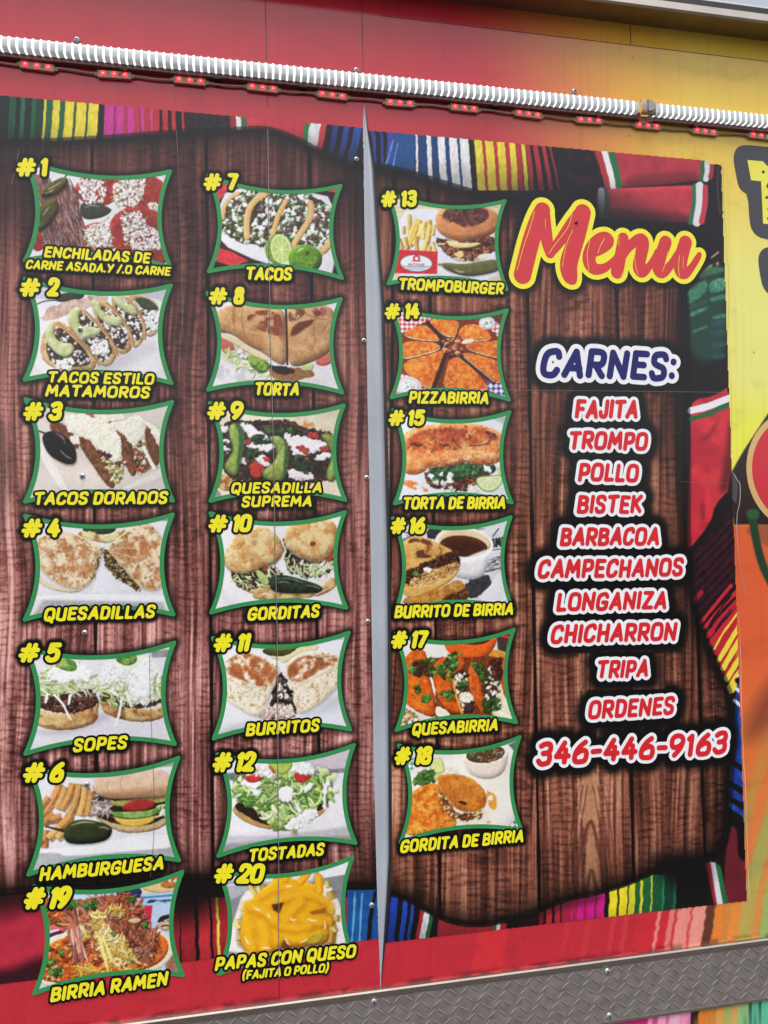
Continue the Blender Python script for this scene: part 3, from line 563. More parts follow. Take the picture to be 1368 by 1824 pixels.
def pic9(c):
    c.poly([(150, 60), (1150, 60), (1150, 780), (150, 780)], (206, 192, 164), tex=.06, ts=60, col2=(222, 210, 184), ts2=100)
    c.mott([(740, 150), (900, 170), (920, 270), (760, 260)], (186, 118, 56), 46, .42, .8)
    P = [(230, 230), (330, 190), (480, 200), (720, 190), (840, 250), (1000, 270), (1060, 420), (1060, 600), (880, 640), (600, 640), (300, 600), (235, 480)]
    c.poly(P, (62, 48, 42), rough=14, tex=.25, ts=14)
    c.scat(P, 420, (8, 19), DKM + [(86, 62, 54), (52, 58, 42)], dark=.45)
    c.scat([(460, 200), (720, 195), (830, 260), (700, 270), (500, 240)], 120, (7, 15), [(64, 44, 36), (46, 32, 28), (90, 62, 50)], dark=.5)
    for q in ([(235, 240), (300, 220), (310, 270), (240, 280)], [(360, 210), (480, 220), (520, 280), (600, 300), (560, 340), (440, 310)], [(400, 320), (520, 370), (620, 350), (640, 400), (520, 415), (410, 370)], [(240, 320), (310, 320), (300, 350), (245, 345)], [(245, 380), (300, 370), (320, 410), (255, 415)], [(620, 250), (740, 280), (880, 330), (1020, 340), (940, 400), (850, 440), (740, 430), (720, 350)], [(890, 440), (1020, 400), (1020, 450), (940, 490)], [(380, 440), (430, 470), (420, 510), (380, 480)], [(480, 430), (560, 440), (590, 500), (540, 520), (490, 470)], [(690, 540), (780, 530), (920, 580), (900, 610), (760, 610)]):
        c.poly(q, (222, 212, 218), rough=22, rs=26, bulge=20, amt=.34, tex=.06)
    for q, n in (([(520, 300), (470, 310), (480, 350), (560, 350)], 16), ([(440, 380), (500, 400), (490, 450), (430, 440)], 16), ([(770, 450), (860, 470), (850, 560), (780, 530)], 22), ([(540, 230), (720, 250), (800, 290), (560, 270)], 24)):
        c.scat(q, n, (10, 20), [(46, 66, 42), (34, 52, 34), (66, 90, 56)], dark=.4, asp=2)
    for q in ([(750, 370), (820, 360), (870, 400), (850, 430), (780, 400)], [(930, 370), (1000, 370), (1010, 410), (940, 415)], [(540, 440), (590, 450), (590, 480), (550, 480)], [(440, 500), (500, 470), (560, 520), (520, 600), (460, 590)], [(420, 320), (460, 330), (450, 370), (420, 360)], [(830, 440), (870, 460), (850, 480)], [(860, 260), (940, 290), (920, 325), (850, 300)], [(400, 380), (430, 390), (420, 420)]):
        c.poly(q, c.rnd.choice([(172, 58, 48), (150, 66, 52), (190, 76, 62)]), bulge=12, amt=.4, rough=13, rs=16, tex=.2, ts=9)
    for q in ([(300, 230), (340, 205), (390, 225), (415, 280), (410, 380), (380, 500), (360, 585), (300, 560), (270, 520), (290, 470), (340, 400), (310, 320)], [(570, 310), (640, 290), (700, 330), (722, 400), (720, 500), (690, 600), (650, 620), (540, 600), (535, 540), (600, 500), (640, 440), (630, 370)], [(930, 290), (1000, 280), (1050, 310), (1060, 420), (1060, 560), (1020, 630), (985, 600), (980, 540), (1020, 460), (1010, 380)]):
        c.poly([(a + 6, b + 10) for a, b in q], (30, 26, 22), al=.5, soft=14); c.poly(q, (146, 158, 88), bulge=44, amt=.4, tex=.06, col2=(122, 140, 70), ts2=60, rim=((66, 92, 48), 14, .7))
    for q in ([(340, 205), (390, 225), (415, 280), (408, 380), (370, 560), (360, 480), (375, 350), (370, 260)], [(690, 330), (722, 400), (720, 500), (690, 600), (680, 520), (695, 420)]): c.poly(q, (62, 90, 52), soft=14, tex=.1)
    c.poly([(200, 620), (260, 560), (330, 590), (330, 660), (280, 700)], (206, 172, 118), rough=10, bulge=14, col2=(150, 104, 58), ts2=26); c.poly([(190, 640), (270, 720), (190, 740)], (142, 136, 142))
    c.poly([(930, 620), (1080, 620), (1110, 720), (980, 700)], (216, 202, 182), rough=10, tex=.08)

def pic10(c):
    c.poly([(150, 830), (1160, 830), (1160, 1560), (150, 1560)], (218, 214, 218), tex=.03, ts=120)
    c.line([(240, 1340), (280, 1450), (420, 1500)], 20, (204, 200, 206), soft=30)
    c.poly([(300, 1220), (420, 1250), (560, 1330), (600, 1400), (560, 1420), (430, 1390), (340, 1330)], (190, 168, 116), bulge=18, amt=.3, rough=6)
    c.poly([(470, 1400), (560, 1330), (700, 1380), (900, 1390), (1040, 1260), (1060, 1340), (980, 1400), (800, 1440), (560, 1440), (470, 1435)], (196, 168, 120), bulge=16, rough=8, col2=(166, 126, 78), ts2=40, tex=.1)
    for P in ([(320, 1250), (500, 1230), (620, 1220), (680, 1270), (560, 1340), (430, 1370), (350, 1320)], [(690, 1000), (720, 1110), (860, 1180), (1000, 1190), (1060, 1050), (1050, 1200), (960, 1270), (820, 1280), (720, 1240), (690, 1130)]):
        c.poly(P, (52, 42, 34), rough=10, tex=.3); c.scat(P, 130, (8, 17), DKM + [(98, 80, 64), (64, 68, 48)], dark=.45)
        c.hair(P, 50, (30, 80), (3, 6), LET + [(226, 228, 210)], ang=50, spread=60)
    c.poly([(940, 1180), (1040, 1110), (1055, 1070), (1050, 1130), (1000, 1180)], (178, 62, 56), bulge=10); c.poly([(520, 1220), (590, 1200), (560, 1250)], (170, 70, 60), bulge=8)
    c.hair([(860, 1210), (960, 1180), (1020, 1200), (980, 1260), (880, 1260)], 34, (40, 90), (4, 8), LET, ang=110, spread=40)
    for P in ([(260, 1150), (290, 1080), (350, 990), (440, 940), (560, 930), (660, 1000), (690, 1100), (640, 1180), (520, 1220), (430, 1260), (350, 1255), (290, 1215)], [(690, 980), (720, 910), (800, 880), (1000, 870), (1060, 930), (1060, 1050), (1000, 1150), (900, 1180), (830, 1160), (760, 1110), (690, 1080)]):
        c.poly([(a, b + 14) for a, b in P], (40, 32, 26), al=.5, soft=14)
        c.poly(P, (208, 180, 132), bulge=60, amt=.36, rough=7, tex=.07, col2=(190, 148, 96), ts2=56, cut=.52); c.mott(P, (160, 108, 62), 40, .62, .6)
    c.ell(888, 1050, 20, 18, (124, 62, 46)); c.line([(925, 1100), (950, 1140), (930, 1170)], 3, (160, 110, 66))
    c.poly([(485, 1240), (520, 1230), (590, 1300), (570, 1350), (520, 1310)], (160, 178, 112), bulge=12)
    P = [(580, 1320), (600, 1270), (700, 1265), (820, 1300), (920, 1330), (962, 1360), (940, 1390), (820, 1395), (680, 1395), (600, 1375)]
    c.poly([(a, b + 10) for a, b in P], (90, 70, 48), al=.6, soft=12); c.poly(P, (50, 66, 44), bulge=40, amt=.5, tex=.2, ts=10, col2=(34, 46, 34), ts2=26)
    c.gloss([[(640, 1290), (740, 1290), (820, 1320)], [(840, 1340), (900, 1345), (940, 1362)], [(640, 1320), (700, 1310), (730, 1330)]], 4, .55, (190, 200, 180))
    c.gloss([[(500, 1420), (560, 1390), (600, 1410)], [(880, 1420), (940, 1390), (1010, 1350)]], 6, .5)

def pic11(c):
    c.poly([(170, 0), (1180, 0), (1180, 800), (170, 800)], (216, 218, 226), tex=.03, ts=120)
    c.poly([(960, 60), (1160, 0), (1160, 70), (960, 85)], (164, 164, 168))
    c.soft([(220, 700), (430, 640), (520, 640), (420, 730), (220, 760)], (150, 152, 158), 40, .6); c.soft([(800, 600), (1000, 480), (1090, 440), (1090, 560), (860, 620)], (182, 184, 192), 40, .7)
    c.poly([(520, 150), (600, 125), (810, 118), (780, 170), (680, 195), (580, 190)], (74, 74, 36), bulge=24, amt=.4, tex=.12); c.gloss([[(600, 150), (680, 140), (760, 135)]], 5, .5, (190, 180, 110))
    c.poly([(580, 195), (700, 190), (820, 120), (900, 100), (950, 140), (760, 190), (700, 240), (640, 220)], (206, 190, 150), rough=10, tex=.1, bulge=10)
    A = [(245, 240), (350, 165), (440, 145), (560, 200), (670, 260), (640, 340), (590, 470), (540, 610), (480, 610), (380, 560), (265, 480), (260, 360)]
    B = [(675, 260), (760, 190), (830, 160), (940, 150), (1085, 180), (1095, 290), (1090, 370), (1000, 470), (880, 560), (780, 600), (745, 470), (700, 350)]
    for P in (A, B): tort(c, P, (224, 212, 190), (176, 134, 84), .62, 34)
    c.mott([(250, 235), (350, 165), (440, 145), (670, 265), (620, 380), (560, 440), (400, 370), (280, 330)], (150, 84, 48), 46, .36, .92, edge=.16, soft=24)
    c.mott([(680, 265), (830, 160), (1085, 185), (1075, 230), (900, 330), (740, 410)], (146, 80, 46), 46, .32, .92, edge=.16, soft=20)
    c.line([(265, 330), (400, 400), (560, 470)], 4, (190, 170, 140), al=.5, soft=10); c.line([(740, 420), (900, 345), (1085, 235)], 4, (190, 168, 136), al=.6, soft=10)
    P = [(660, 290), (690, 330), (740, 460), (770, 580), (740, 620), (600, 620), (590, 560), (620, 400)]
    c.poly(P, (62, 50, 42), rough=6, tex=.3, ts=12); c.scat(P, 90, (7, 18), [(48, 38, 32), (80, 64, 54), (34, 28, 26), (110, 92, 80)], dark=.5)
    c.scat([(610, 540), (740, 520), (760, 610), (560, 620)], 60, (8, 18), [(206, 186, 176), (176, 150, 140), (226, 214, 208)], dark=.35)
    c.scat([(640, 380), (700, 390), (720, 500), (640, 480)], 12, (5, 12), [(226, 220, 210)], dark=.3)
    c.hair([(530, 570), (620, 560), (610, 620), (530, 620)], 30, (30, 70), (4, 8), [(212, 180, 168), (226, 206, 194), (176, 128, 112)], ang=100, spread=20)

def pic12(c):
    c.poly([(200, 780), (1220, 780), (1220, 1620), (200, 1620)], (214, 210, 218), tex=.03, ts=120)
    c.poly([(730, 920), (1180, 800), (1150, 985), (730, 990)], (186, 174, 184), sm=0, tex=.04); c.poly([(900, 985), (1150, 965), (1145, 1000), (900, 1010)], (132, 128, 132), sm=0); c.poly([(250, 1010), (480, 980), (480, 1040), (260, 1058)], (110, 108, 110), sm=0, soft=14)
    c.poly([(260, 1440), (620, 1440), (1180, 1370), (1180, 1480), (240, 1570)], (176, 174, 180), sm=0, soft=22); c.poly([(240, 1500), (1180, 1440), (1200, 1560), (220, 1600)], (132, 130, 134), sm=0, soft=30)
    c.poly([(290, 1150), (400, 1060), (1040, 1050), (1140, 1150), (1150, 1370), (900, 1400), (560, 1420), (270, 1430)], (226, 222, 228), soft=12, rim=((196, 192, 200), 14, .5))
    c.poly([(320, 1240), (420, 1190), (900, 1220), (1020, 1210), (960, 1290), (820, 1370), (630, 1405), (460, 1370), (350, 1300)], (170, 134, 80), rough=5, bulge=10, amt=.4)
    c.poly([(330, 1215), (460, 1180), (960, 1190), (1010, 1215), (900, 1290), (720, 1370), (560, 1370), (380, 1280)], (46, 34, 30), rough=8, tex=.3)
    Z = [(340, 1180), (340, 1090), (440, 1030), (640, 990), (880, 1000), (990, 1000), (1040, 1090), (1010, 1190), (880, 1260), (800, 1370), (640, 1390), (560, 1330), (480, 1230)]
    c.poly([(350, 1190), (350, 1100), (440, 1040), (640, 1000), (980, 1010), (1030, 1090), (1000, 1180), (860, 1260), (780, 1350), (640, 1370), (540, 1280)], (120, 150, 80), rough=18, tex=.2, ts=16)
    c.scat(Z, 130, (14, 34), [(148, 178, 98), (112, 148, 70), (176, 198, 130), (84, 120, 56), (196, 210, 156)], asp=2.4, dark=.4)
    c.hair(Z, 90, (60, 140), (5, 11), [(172, 196, 124), (132, 164, 88), (202, 214, 166), (92, 126, 60)], ang=30, spread=70)
    for q in ([(370, 1080), (440, 1020), (540, 1060), (500, 1120), (440, 1100)], [(450, 1110), (510, 1120), (530, 1170), (480, 1170)], [(640, 1120), (720, 1080), (760, 1120), (740, 1200), (660, 1210)], [(760, 1180), (800, 1240), (820, 1280), (770, 1270)], [(820, 1090), (900, 1060), (890, 1110), (830, 1150)], [(960, 1060), (1010, 1050), (990, 1120), (970, 1200), (990, 1260), (960, 1270)], [(800, 1290), (900, 1240), (930, 1290), (860, 1350), (760, 1390), (700, 1360)]):
        c.poly(q, (234, 232, 236), rough=14, rs=24, bulge=16, amt=.25, tex=.05)
    c.scat([(700, 1360), (880, 1270), (930, 1290), (840, 1380), (700, 1400)], 60, (5, 11), WHT, dark=.22)
    for q in ([(405, 1040), (430, 1020), (530, 1010), (540, 1055), (450, 1078)], [(755, 1000), (820, 985), (885, 1010), (870, 1050), (790, 1078), (760, 1040)]): c.poly(q, (176, 56, 54), bulge=16, amt=.3, tex=.08)
    c.scat([(440, 990), (600, 930), (640, 1010), (560, 1040), (470, 1010)], 60, (7, 15), WHT + [(210, 170, 160)], dark=.25); c.scat([(730, 990), (760, 920), (860, 940), (900, 1010), (780, 1000)], 70, (7, 15), WHT, dark=.25)
    c.poly([(575, 940), (590, 915), (740, 915), (750, 960), (700, 1010), (660, 1020), (610, 980)], (156, 176, 84), bulge=20, amt=.35, rim=((92, 126, 56), 10, .8)); c.line([(590, 960), (620, 1000)], 10, (150, 96, 66))

def pic13(c):
    c.poly([(120, 140), (1130, 140), (1130, 920), (120, 920)], (196, 186, 152), tex=.05, ts=40)
    for y in (225, 260, 300, 350): c.line([(120, y), (400, y + 6)], 3, (160, 148, 118), al=.6)
    c.line([(1000, 220), (1100, 250)], 3, (150, 140, 112), al=.6)
    c.poly([(290, 240), (560, 240), (1060, 430), (1080, 860), (150, 840), (195, 440), (240, 330)], (206, 208, 222), sm=1, tex=.03, ts=80)
    for P, r in [([(300, 560), (320, 420), (315, 285)], 18), ([(300, 530), (340, 420), (380, 320)], 22), ([(320, 540), (370, 420), (400, 330)], 20), ([(350, 530), (400, 440), (415, 360)], 20), ([(380, 590), (372, 520), (370, 460)], 18), ([(430, 480), (420, 420), (440, 340)], 20), ([(460, 520), (470, 420), (480, 330)], 18), ([(420, 590), (460, 500), (485, 370)], 20), ([(260, 560), (230, 480)], 18), ([(270, 440), (270, 380)], 14), ([(505, 450), (515, 370)], 14), ([(480, 590), (480, 540)], 16), ([(530, 590), (500, 510)], 16), ([(300, 560), (280, 470)], 16)]:
        fry(c, P, r, c.rnd.choice([(224, 184, 96), (232, 196, 116), (214, 170, 84)]))
    c.poly([(210, 568), (545, 585), (540, 768), (198, 762)], (190, 44, 50), sm=0, tex=.06)
    c.ell(370, 680, 132, 70, (60, 60, 70), ang=3); c.ell(370, 680, 128, 66, (206, 220, 226), ang=3, tex=.01)
    c.ell(373, 640, 30, 26, (180, 50, 54)); c.ell(373, 642, 14, 14, (230, 220, 220)); c.line([(340, 662), (405, 662)], 5, (170, 70, 74))
    st = text_strokes('KETCHUP', (305, 698), (438, 700), 17, r=.12, slant=0, gap=.2)
    for Q, r in st: c.line(Q, r, (190, 50, 54), sm=0)
    for y, a, b, col in ((706, 262, 480, (40, 44, 60)), (718, 290, 450, (90, 110, 150)), (730, 300, 440, (90, 110, 150))): c.line([(a, y), (b, y)], 3, col, al=.7)
    c.poly([(640, 620), (760, 640), (960, 590), (950, 630), (860, 665), (700, 670)], (206, 176, 132), rough=8, bulge=14)
    c.poly([(515, 505), (600, 480), (780, 540), (1030, 460), (1035, 560), (960, 610), (840, 600), (780, 640), (640, 620), (570, 560)], (84, 50, 40), rough=14, tex=.25)
    c.scat([(520, 480), (700, 520), (1030, 450), (1030, 580), (900, 600), (800, 640), (640, 610)], 130, (10, 24), [(104, 60, 46), (80, 44, 36), (132, 78, 58), (60, 34, 30), (150, 96, 70)], dark=.5)
    c.poly([(600, 490), (740, 520), (920, 510), (860, 545), (720, 562), (640, 545)], (222, 196, 134), bulge=14, rough=5); c.poly([(520, 520), (600, 515), (620, 525), (560, 535)], (216, 190, 130), rough=4)
    c.poly([(660, 610), (730, 570), (760, 610), (740, 640)], (220, 190, 130), rough=8); c.poly([(870, 620), (950, 590), (960, 620), (890, 650)], (222, 210, 190), rough=8)
    P = [(525, 330), (540, 270), (600, 220), (900, 215), (1000, 250), (1050, 310), (1040, 400), (980, 450), (880, 490), (740, 512), (620, 480), (540, 420)]
    c.poly(P, (196, 128, 82), bulge=110, amt=.42, tex=.05, ts=50)
    Q = [(580, 290), (620, 215), (900, 212), (965, 270), (940, 330), (870, 370), (780, 385), (680, 360), (600, 320)]
    c.poly(Q, (92, 52, 46), rough=14, tex=.18, ts=24, soft=10)
    c.hair(Q, 60, (40, 100), (2, 4), [(150, 96, 84), (70, 38, 36), (176, 128, 112)], ang=20, spread=80, curl=.8, al=.6)
    c.line([(560, 400), (700, 450), (900, 430), (1030, 350)], 12, (222, 160, 116), al=.35, soft=26)
    P = [(570, 680), (620, 675), (760, 690), (900, 660), (1020, 645), (1055, 690), (1050, 740), (920, 775), (780, 790), (670, 760), (590, 720)]
    c.poly([(a, b + 10) for a, b in P], (120, 118, 120), al=.6, soft=14); c.poly(P, (98, 98, 56), bulge=40, amt=.42, tex=.08); c.line([(555, 690), (580, 695)], 10, (120, 116, 80))
    c.gloss([[(680, 730), (720, 752), (765, 750)]], 9, .6, (190, 200, 190))

def chk(c, P, s, col, ang=45):
    c.poly(P, (222, 214, 214), sm=0, tex=.02)
    P = np.asarray(P, float)
    w = c.win(P[:, 0].min(), P[:, 1].min(), P[:, 0].max(), P[:, 1].max()); x, y = c.U[w], c.V[w]
    ca, sa = math.cos(math.radians(ang)), math.sin(math.radians(ang)); a = x * ca + y * sa; b = -x * sa + y * ca
    k = ((np.floor(a / s) + np.floor(b / s)) % 2) * (sd_poly(x, y, P) < 0); c.put(w, k * .85, c3(col))

def pic14(c):
    c.poly([(150, 1030), (1150, 1030), (1150, 1810), (150, 1810)], (120, 60, 50))
    chk(c, [(190, 1080), (620, 1080), (500, 1180), (190, 1260)], 26, (196, 50, 60)); chk(c, [(960, 1180), (1110, 1120), (1110, 1340), (1020, 1320)], 26, (190, 60, 76)); chk(c, [(180, 1560), (330, 1600), (480, 1720), (170, 1790)], 26, (200, 52, 58)); chk(c, [(960, 1600), (1120, 1560), (1140, 1800), (940, 1700)], 30, (58, 60, 150))
    c.poly([(960, 1090), (1110, 1080), (1110, 1180), (1030, 1170)], (96, 60, 46))
    c.poly([(730, 1130), (820, 1120), (800, 1170), (740, 1160)], (150, 180, 110), rough=8)
    c.ell(650, 1400, 430, 280, (120, 52, 28), rough=10)
    OR = (216, 108, 36)
    sl = [[(460, 1150), (560, 1130), (720, 1140), (700, 1220), (680, 1280), (590, 1260), (520, 1200)], [(740, 1190), (860, 1170), (960, 1230), (985, 1300), (840, 1310), (760, 1290), (700, 1270)], [(760, 1330), (1000, 1310), (1065, 1310), (1065, 1450), (960, 1430), (790, 1380)], [(750, 1400), (950, 1440), (1070, 1500), (1060, 1640), (1000, 1650), (860, 1540), (750, 1440)], [(640, 1450), (740, 1440), (960, 1680), (930, 1710), (750, 1700), (580, 1690), (610, 1560)], [(250, 1490), (480, 1400), (610, 1385), (580, 1500), (520, 1640), (490, 1700), (380, 1650), (300, 1580)], [(230, 1330), (430, 1300), (560, 1340), (560, 1380), (380, 1430), (235, 1460)], [(260, 1240), (430, 1170), (520, 1240), (570, 1310), (430, 1300), (300, 1280)]]
    for P in sl:
        m = np.mean(np.asarray(P, float), 0)
        c.poly([(a + 5, b + 16) for a, b in P], (84, 40, 24), rough=4)
        c.poly([(a + 2, b + 8) for a, b in P], (224, 204, 170), rough=3)
        c.poly(P, OR, sm=1, rough=4, tex=.1, ts=20, col2=(226, 136, 58), ts2=40, bulge=14, amt=.25); c.mott(P, (176, 72, 26), 24, .55, .6); c.mott(P, (240, 176, 100), 18, .66, .5)
    for a, b in (((460, 1160), (590, 1300)), ((610, 1420), (510, 1690)), ((740, 1440), (1000, 1650))):
        n = np.linspace(0, 1, 8); c.line([(a[0] + (b[0] - a[0]) * t, a[1] + (b[1] - a[1]) * t) for t in n], 17, (62, 36, 30), wob=5, sm=0)
    c.line([(760, 1440), (880, 1540), (1000, 1640)], 6, (196, 150, 120), wob=3)
    c.poly([(730, 1310), (830, 1285), (835, 1325), (740, 1340)], (226, 210, 190), sm=1, rough=4)
    c.scat([(570, 1310), (720, 1280), (750, 1400), (650, 1440), (580, 1380)], 70, (9, 20), [(150, 70, 44), (96, 46, 34), (60, 34, 28), (190, 110, 70), (206, 150, 110)], dark=.5)
    for cx, cy, rx, ry in ((945, 1165, 66, 52), (310, 1680, 100, 80)):
        c.ell(cx, cy, rx, ry, (196, 186, 196), rim=((236, 232, 236), 8, .7)); c.ell(cx, cy + 8, rx * .8, ry * .75, (206, 208, 206), tex=.1, bulge=14)
        c.scat([(cx - rx * .5, cy - ry * .4), (cx + rx * .5, cy - ry * .4), (cx + rx * .4, cy + ry * .6), (cx - rx * .4, cy + ry * .6)], 18, (6, 14), WHT + [(120, 150, 110)], dark=.25)

def pic15(c):
    c.poly([(160, 120), (1120, 120), (1120, 900), (160, 900)], (212, 216, 222), tex=.04, ts=50)
    c.poly([(930, 190), (1100, 130), (1060, 260)], (168, 172, 176), sm=0, soft=20)
    c.mott([(230, 680), (330, 660), (480, 760), (400, 780), (250, 720)], (222, 110, 40), 30, .45, .9)
    P = [(410, 630), (560, 570), (780, 540), (970, 560), (960, 620), (840, 680), (780, 770), (640, 740), (540, 750), (440, 720)]
    c.poly(P, (92, 56, 42), rough=14, tex=.25)
    c.scat([(420, 640), (600, 640), (800, 640), (780, 760), (640, 730), (460, 710)], 130, (9, 22), [(120, 66, 46), (92, 48, 36), (148, 88, 62), (70, 40, 32)], dark=.5, asp=2.2)
    c.scat([(460, 600), (560, 570), (760, 540), (960, 570), (950, 610), (720, 640), (540, 680), (460, 680)], 150, (9, 20), [(62, 100, 62), (44, 80, 48), (88, 130, 84), (34, 58, 38)], dark=.45, asp=2)
    c.scat([(420, 640), (620, 620), (640, 760), (560, 760)], 10, (14, 24), ONI, dark=.2); c.scat([(760, 720), (820, 730), (820, 770), (770, 770)], 6, (16, 26), ONI, dark=.2); c.scat([(880, 570), (930, 580), (920, 620)], 5, (12, 18), ONI, dark=.2)
    P = [(228, 380), (260, 310), (370, 255), (560, 235), (760, 235), (920, 260), (1020, 320), (1040, 420), (1020, 520), (940, 555), (800, 560), (740, 530), (640, 570), (520, 575), (470, 570), (400, 620), (320, 640), (240, 610), (230, 480)]
    c.poly(P, (214, 128, 70), bulge=80, amt=.4, rough=5, tex=.12, ts=20, col2=(232, 158, 104), ts2=36)
    Q = [(250, 390), (300, 310), (420, 260), (760, 240), (940, 275), (1010, 350), (960, 400), (820, 420), (680, 440), (520, 480), (360, 460), (260, 470)]
    c.mott(Q, (168, 76, 42), 60, .34, .9, edge=.2, soft=40); c.mott(Q, (112, 50, 34), 20, .6, .75, edge=.08)
    for q in ([(280, 380), (400, 370), (420, 420), (320, 430)], [(520, 400), (620, 380), (640, 410), (540, 430)], [(860, 270), (1000, 320), (980, 380), (900, 340)], [(720, 400), (960, 385), (940, 410), (740, 425)]): c.mott(q, (72, 42, 38), 22, .4, .8)
    c.mott([(480, 480), (800, 440), (1020, 430), (1000, 520), (760, 520), (520, 560)], (244, 196, 150), 22, .55, .7)
    c.hair([(240, 460), (500, 480), (1000, 440), (960, 540), (640, 560), (300, 620)], 60, (20, 60), (1.5, 3), [(180, 90, 50), (244, 190, 140)], ang=70, spread=40, al=.5)
    c.poly([(965, 575), (1010, 550), (1045, 560), (1045, 660), (1000, 640)], (182, 200, 140), bulge=10)
    c.poly([(805, 650), (920, 640), (1028, 628), (1020, 700), (960, 765), (890, 770), (830, 730)], (120, 160, 84)); c.poly([(812, 656), (920, 648), (1020, 638), (1008, 700), (955, 752), (892, 758), (838, 722)], (214, 222, 180)); c.poly([(825, 664), (920, 656), (1008, 648), (995, 700), (950, 740), (895, 745), (848, 715)], (196, 212, 148), tex=.05)
    for e in ((850, 715), (895, 745), (950, 738), (990, 700)): c.line([(915, 655), e], 3, (224, 230, 196))

def newsp(c, P, n, s=3):
    for x, y in c._pts(P, n):
        L = c.rnd.uniform(15, 50); c.line([(x, y), (x + L, y - L * .12)], s, (52, 52, 56), al=.7)
def pic16(c):
    c.poly([(160, 930), (1130, 930), (1130, 1700), (160, 1700)], (196, 196, 202), tex=.04, ts=60)
    c.poly([(430, 1040), (560, 1030), (520, 1130), (440, 1130)], (52, 50, 52), rough=12); newsp(c, [(240, 1080), (330, 1060), (300, 1180), (230, 1180)], 26, 2.5); newsp(c, [(700, 1040), (860, 1030), (860, 1060), (760, 1080)], 20)
    for Q, r in text_strokes('IME', (948, 1200), (1050, 1190), 80, r=.14, slant=0, gap=.2): c.line(Q, r * .8, (40, 40, 44), sm=0)
    c.line([(940, 1215), (1060, 1200)], 3, (60, 60, 64)); c.line([(945, 1110), (990, 1050)], 4, (40, 40, 44))
    newsp(c, [(900, 1260), (1040, 1230), (1040, 1370), (860, 1390)], 70, 3)
    c.poly([(720, 1460), (900, 1400), (940, 1440), (900, 1530), (780, 1600), (740, 1560)], (60, 58, 58), rough=14, tex=.3); newsp(c, [(740, 1450), (900, 1420), (880, 1540), (780, 1590)], 24)
    c.poly([(840, 1610), (870, 1540), (940, 1480), (970, 1400), (1060, 1380), (1090, 1620)], (210, 210, 216), tex=.03, rim=((226, 226, 230), 20, .8))
    c.poly([(560, 1240), (690, 1290), (930, 1230), (890, 1400), (830, 1440), (720, 1445), (600, 1400)], (206, 200, 200), bulge=60, amt=.3)
    c.ell(725, 1160, 228, 122, (226, 220, 214), ang=6, tex=.02); c.ell(722, 1160, 206, 108, (206, 184, 146), ang=6, tex=.04, bulge=20); c.ell(720, 1185, 186, 82, (84, 42, 22), ang=6, tex=.1, bulge=26, amt=.3); c.ell(730, 1205, 160, 58, (66, 32, 18), ang=6, soft=26)
    c.soft([(690, 1290), (940, 1190), (930, 1240), (760, 1310), (690, 1310)], (236, 232, 230), 10, .8)
    P = [(245, 1600), (300, 1570), (560, 1500), (680, 1430), (740, 1500), (768, 1600), (600, 1640), (250, 1640)]
    c.poly(P, (176, 128, 66), bulge=30, amt=.4, tex=.1, col2=(150, 100, 48)); c.scat([(560, 1590), (730, 1520), (750, 1600), (560, 1610)], 50, (8, 16), [(84, 48, 28), (60, 34, 24), (112, 70, 40)], dark=.5)
    P = [(230, 1180), (300, 1110), (400, 1110), (540, 1170), (640, 1220), (700, 1290), (690, 1360), (600, 1440), (440, 1530), (320, 1590), (250, 1560), (235, 1400)]
    c.poly(P, (188, 142, 74), bulge=60, amt=.4, tex=.08, col2=(200, 156, 92), ts2=60)
    c.mott([(270, 1150), (320, 1110), (420, 1120), (560, 1180), (560, 1260), (420, 1290), (280, 1270)], (92, 50, 30), 56, .4, .9, edge=.1)
    Q = [(245, 1390), (400, 1330), (560, 1250), (660, 1210), (695, 1280), (690, 1350), (600, 1430), (420, 1500), (250, 1480)]
    c.poly(Q, (84, 50, 32), rough=10, tex=.25); c.scat([(250, 1390), (560, 1260), (670, 1220), (680, 1310), (450, 1390), (260, 1470)], 140, (9, 19), [(84, 46, 30), (62, 34, 24), (112, 68, 42), (48, 28, 20)], dark=.5)
    c.scat([(300, 1470), (420, 1390), (680, 1310), (690, 1360), (590, 1440), (440, 1500), (300, 1500)], 160, (8, 16), [(176, 136, 84), (196, 160, 110), (150, 106, 62)], dark=.4)
    c.poly([(240, 1500), (420, 1500), (600, 1430), (690, 1350), (640, 1450), (460, 1540), (320, 1592), (250, 1560)], (192, 150, 86), bulge=16, tex=.08); c.scat([(330, 1380), (380, 1380), (370, 1420), (330, 1410)], 6, (10, 16), [(98, 120, 62)], dark=.3); c.scat([(410, 1360), (470, 1360), (450, 1390)], 5, (12, 18), ONI, dark=.2)

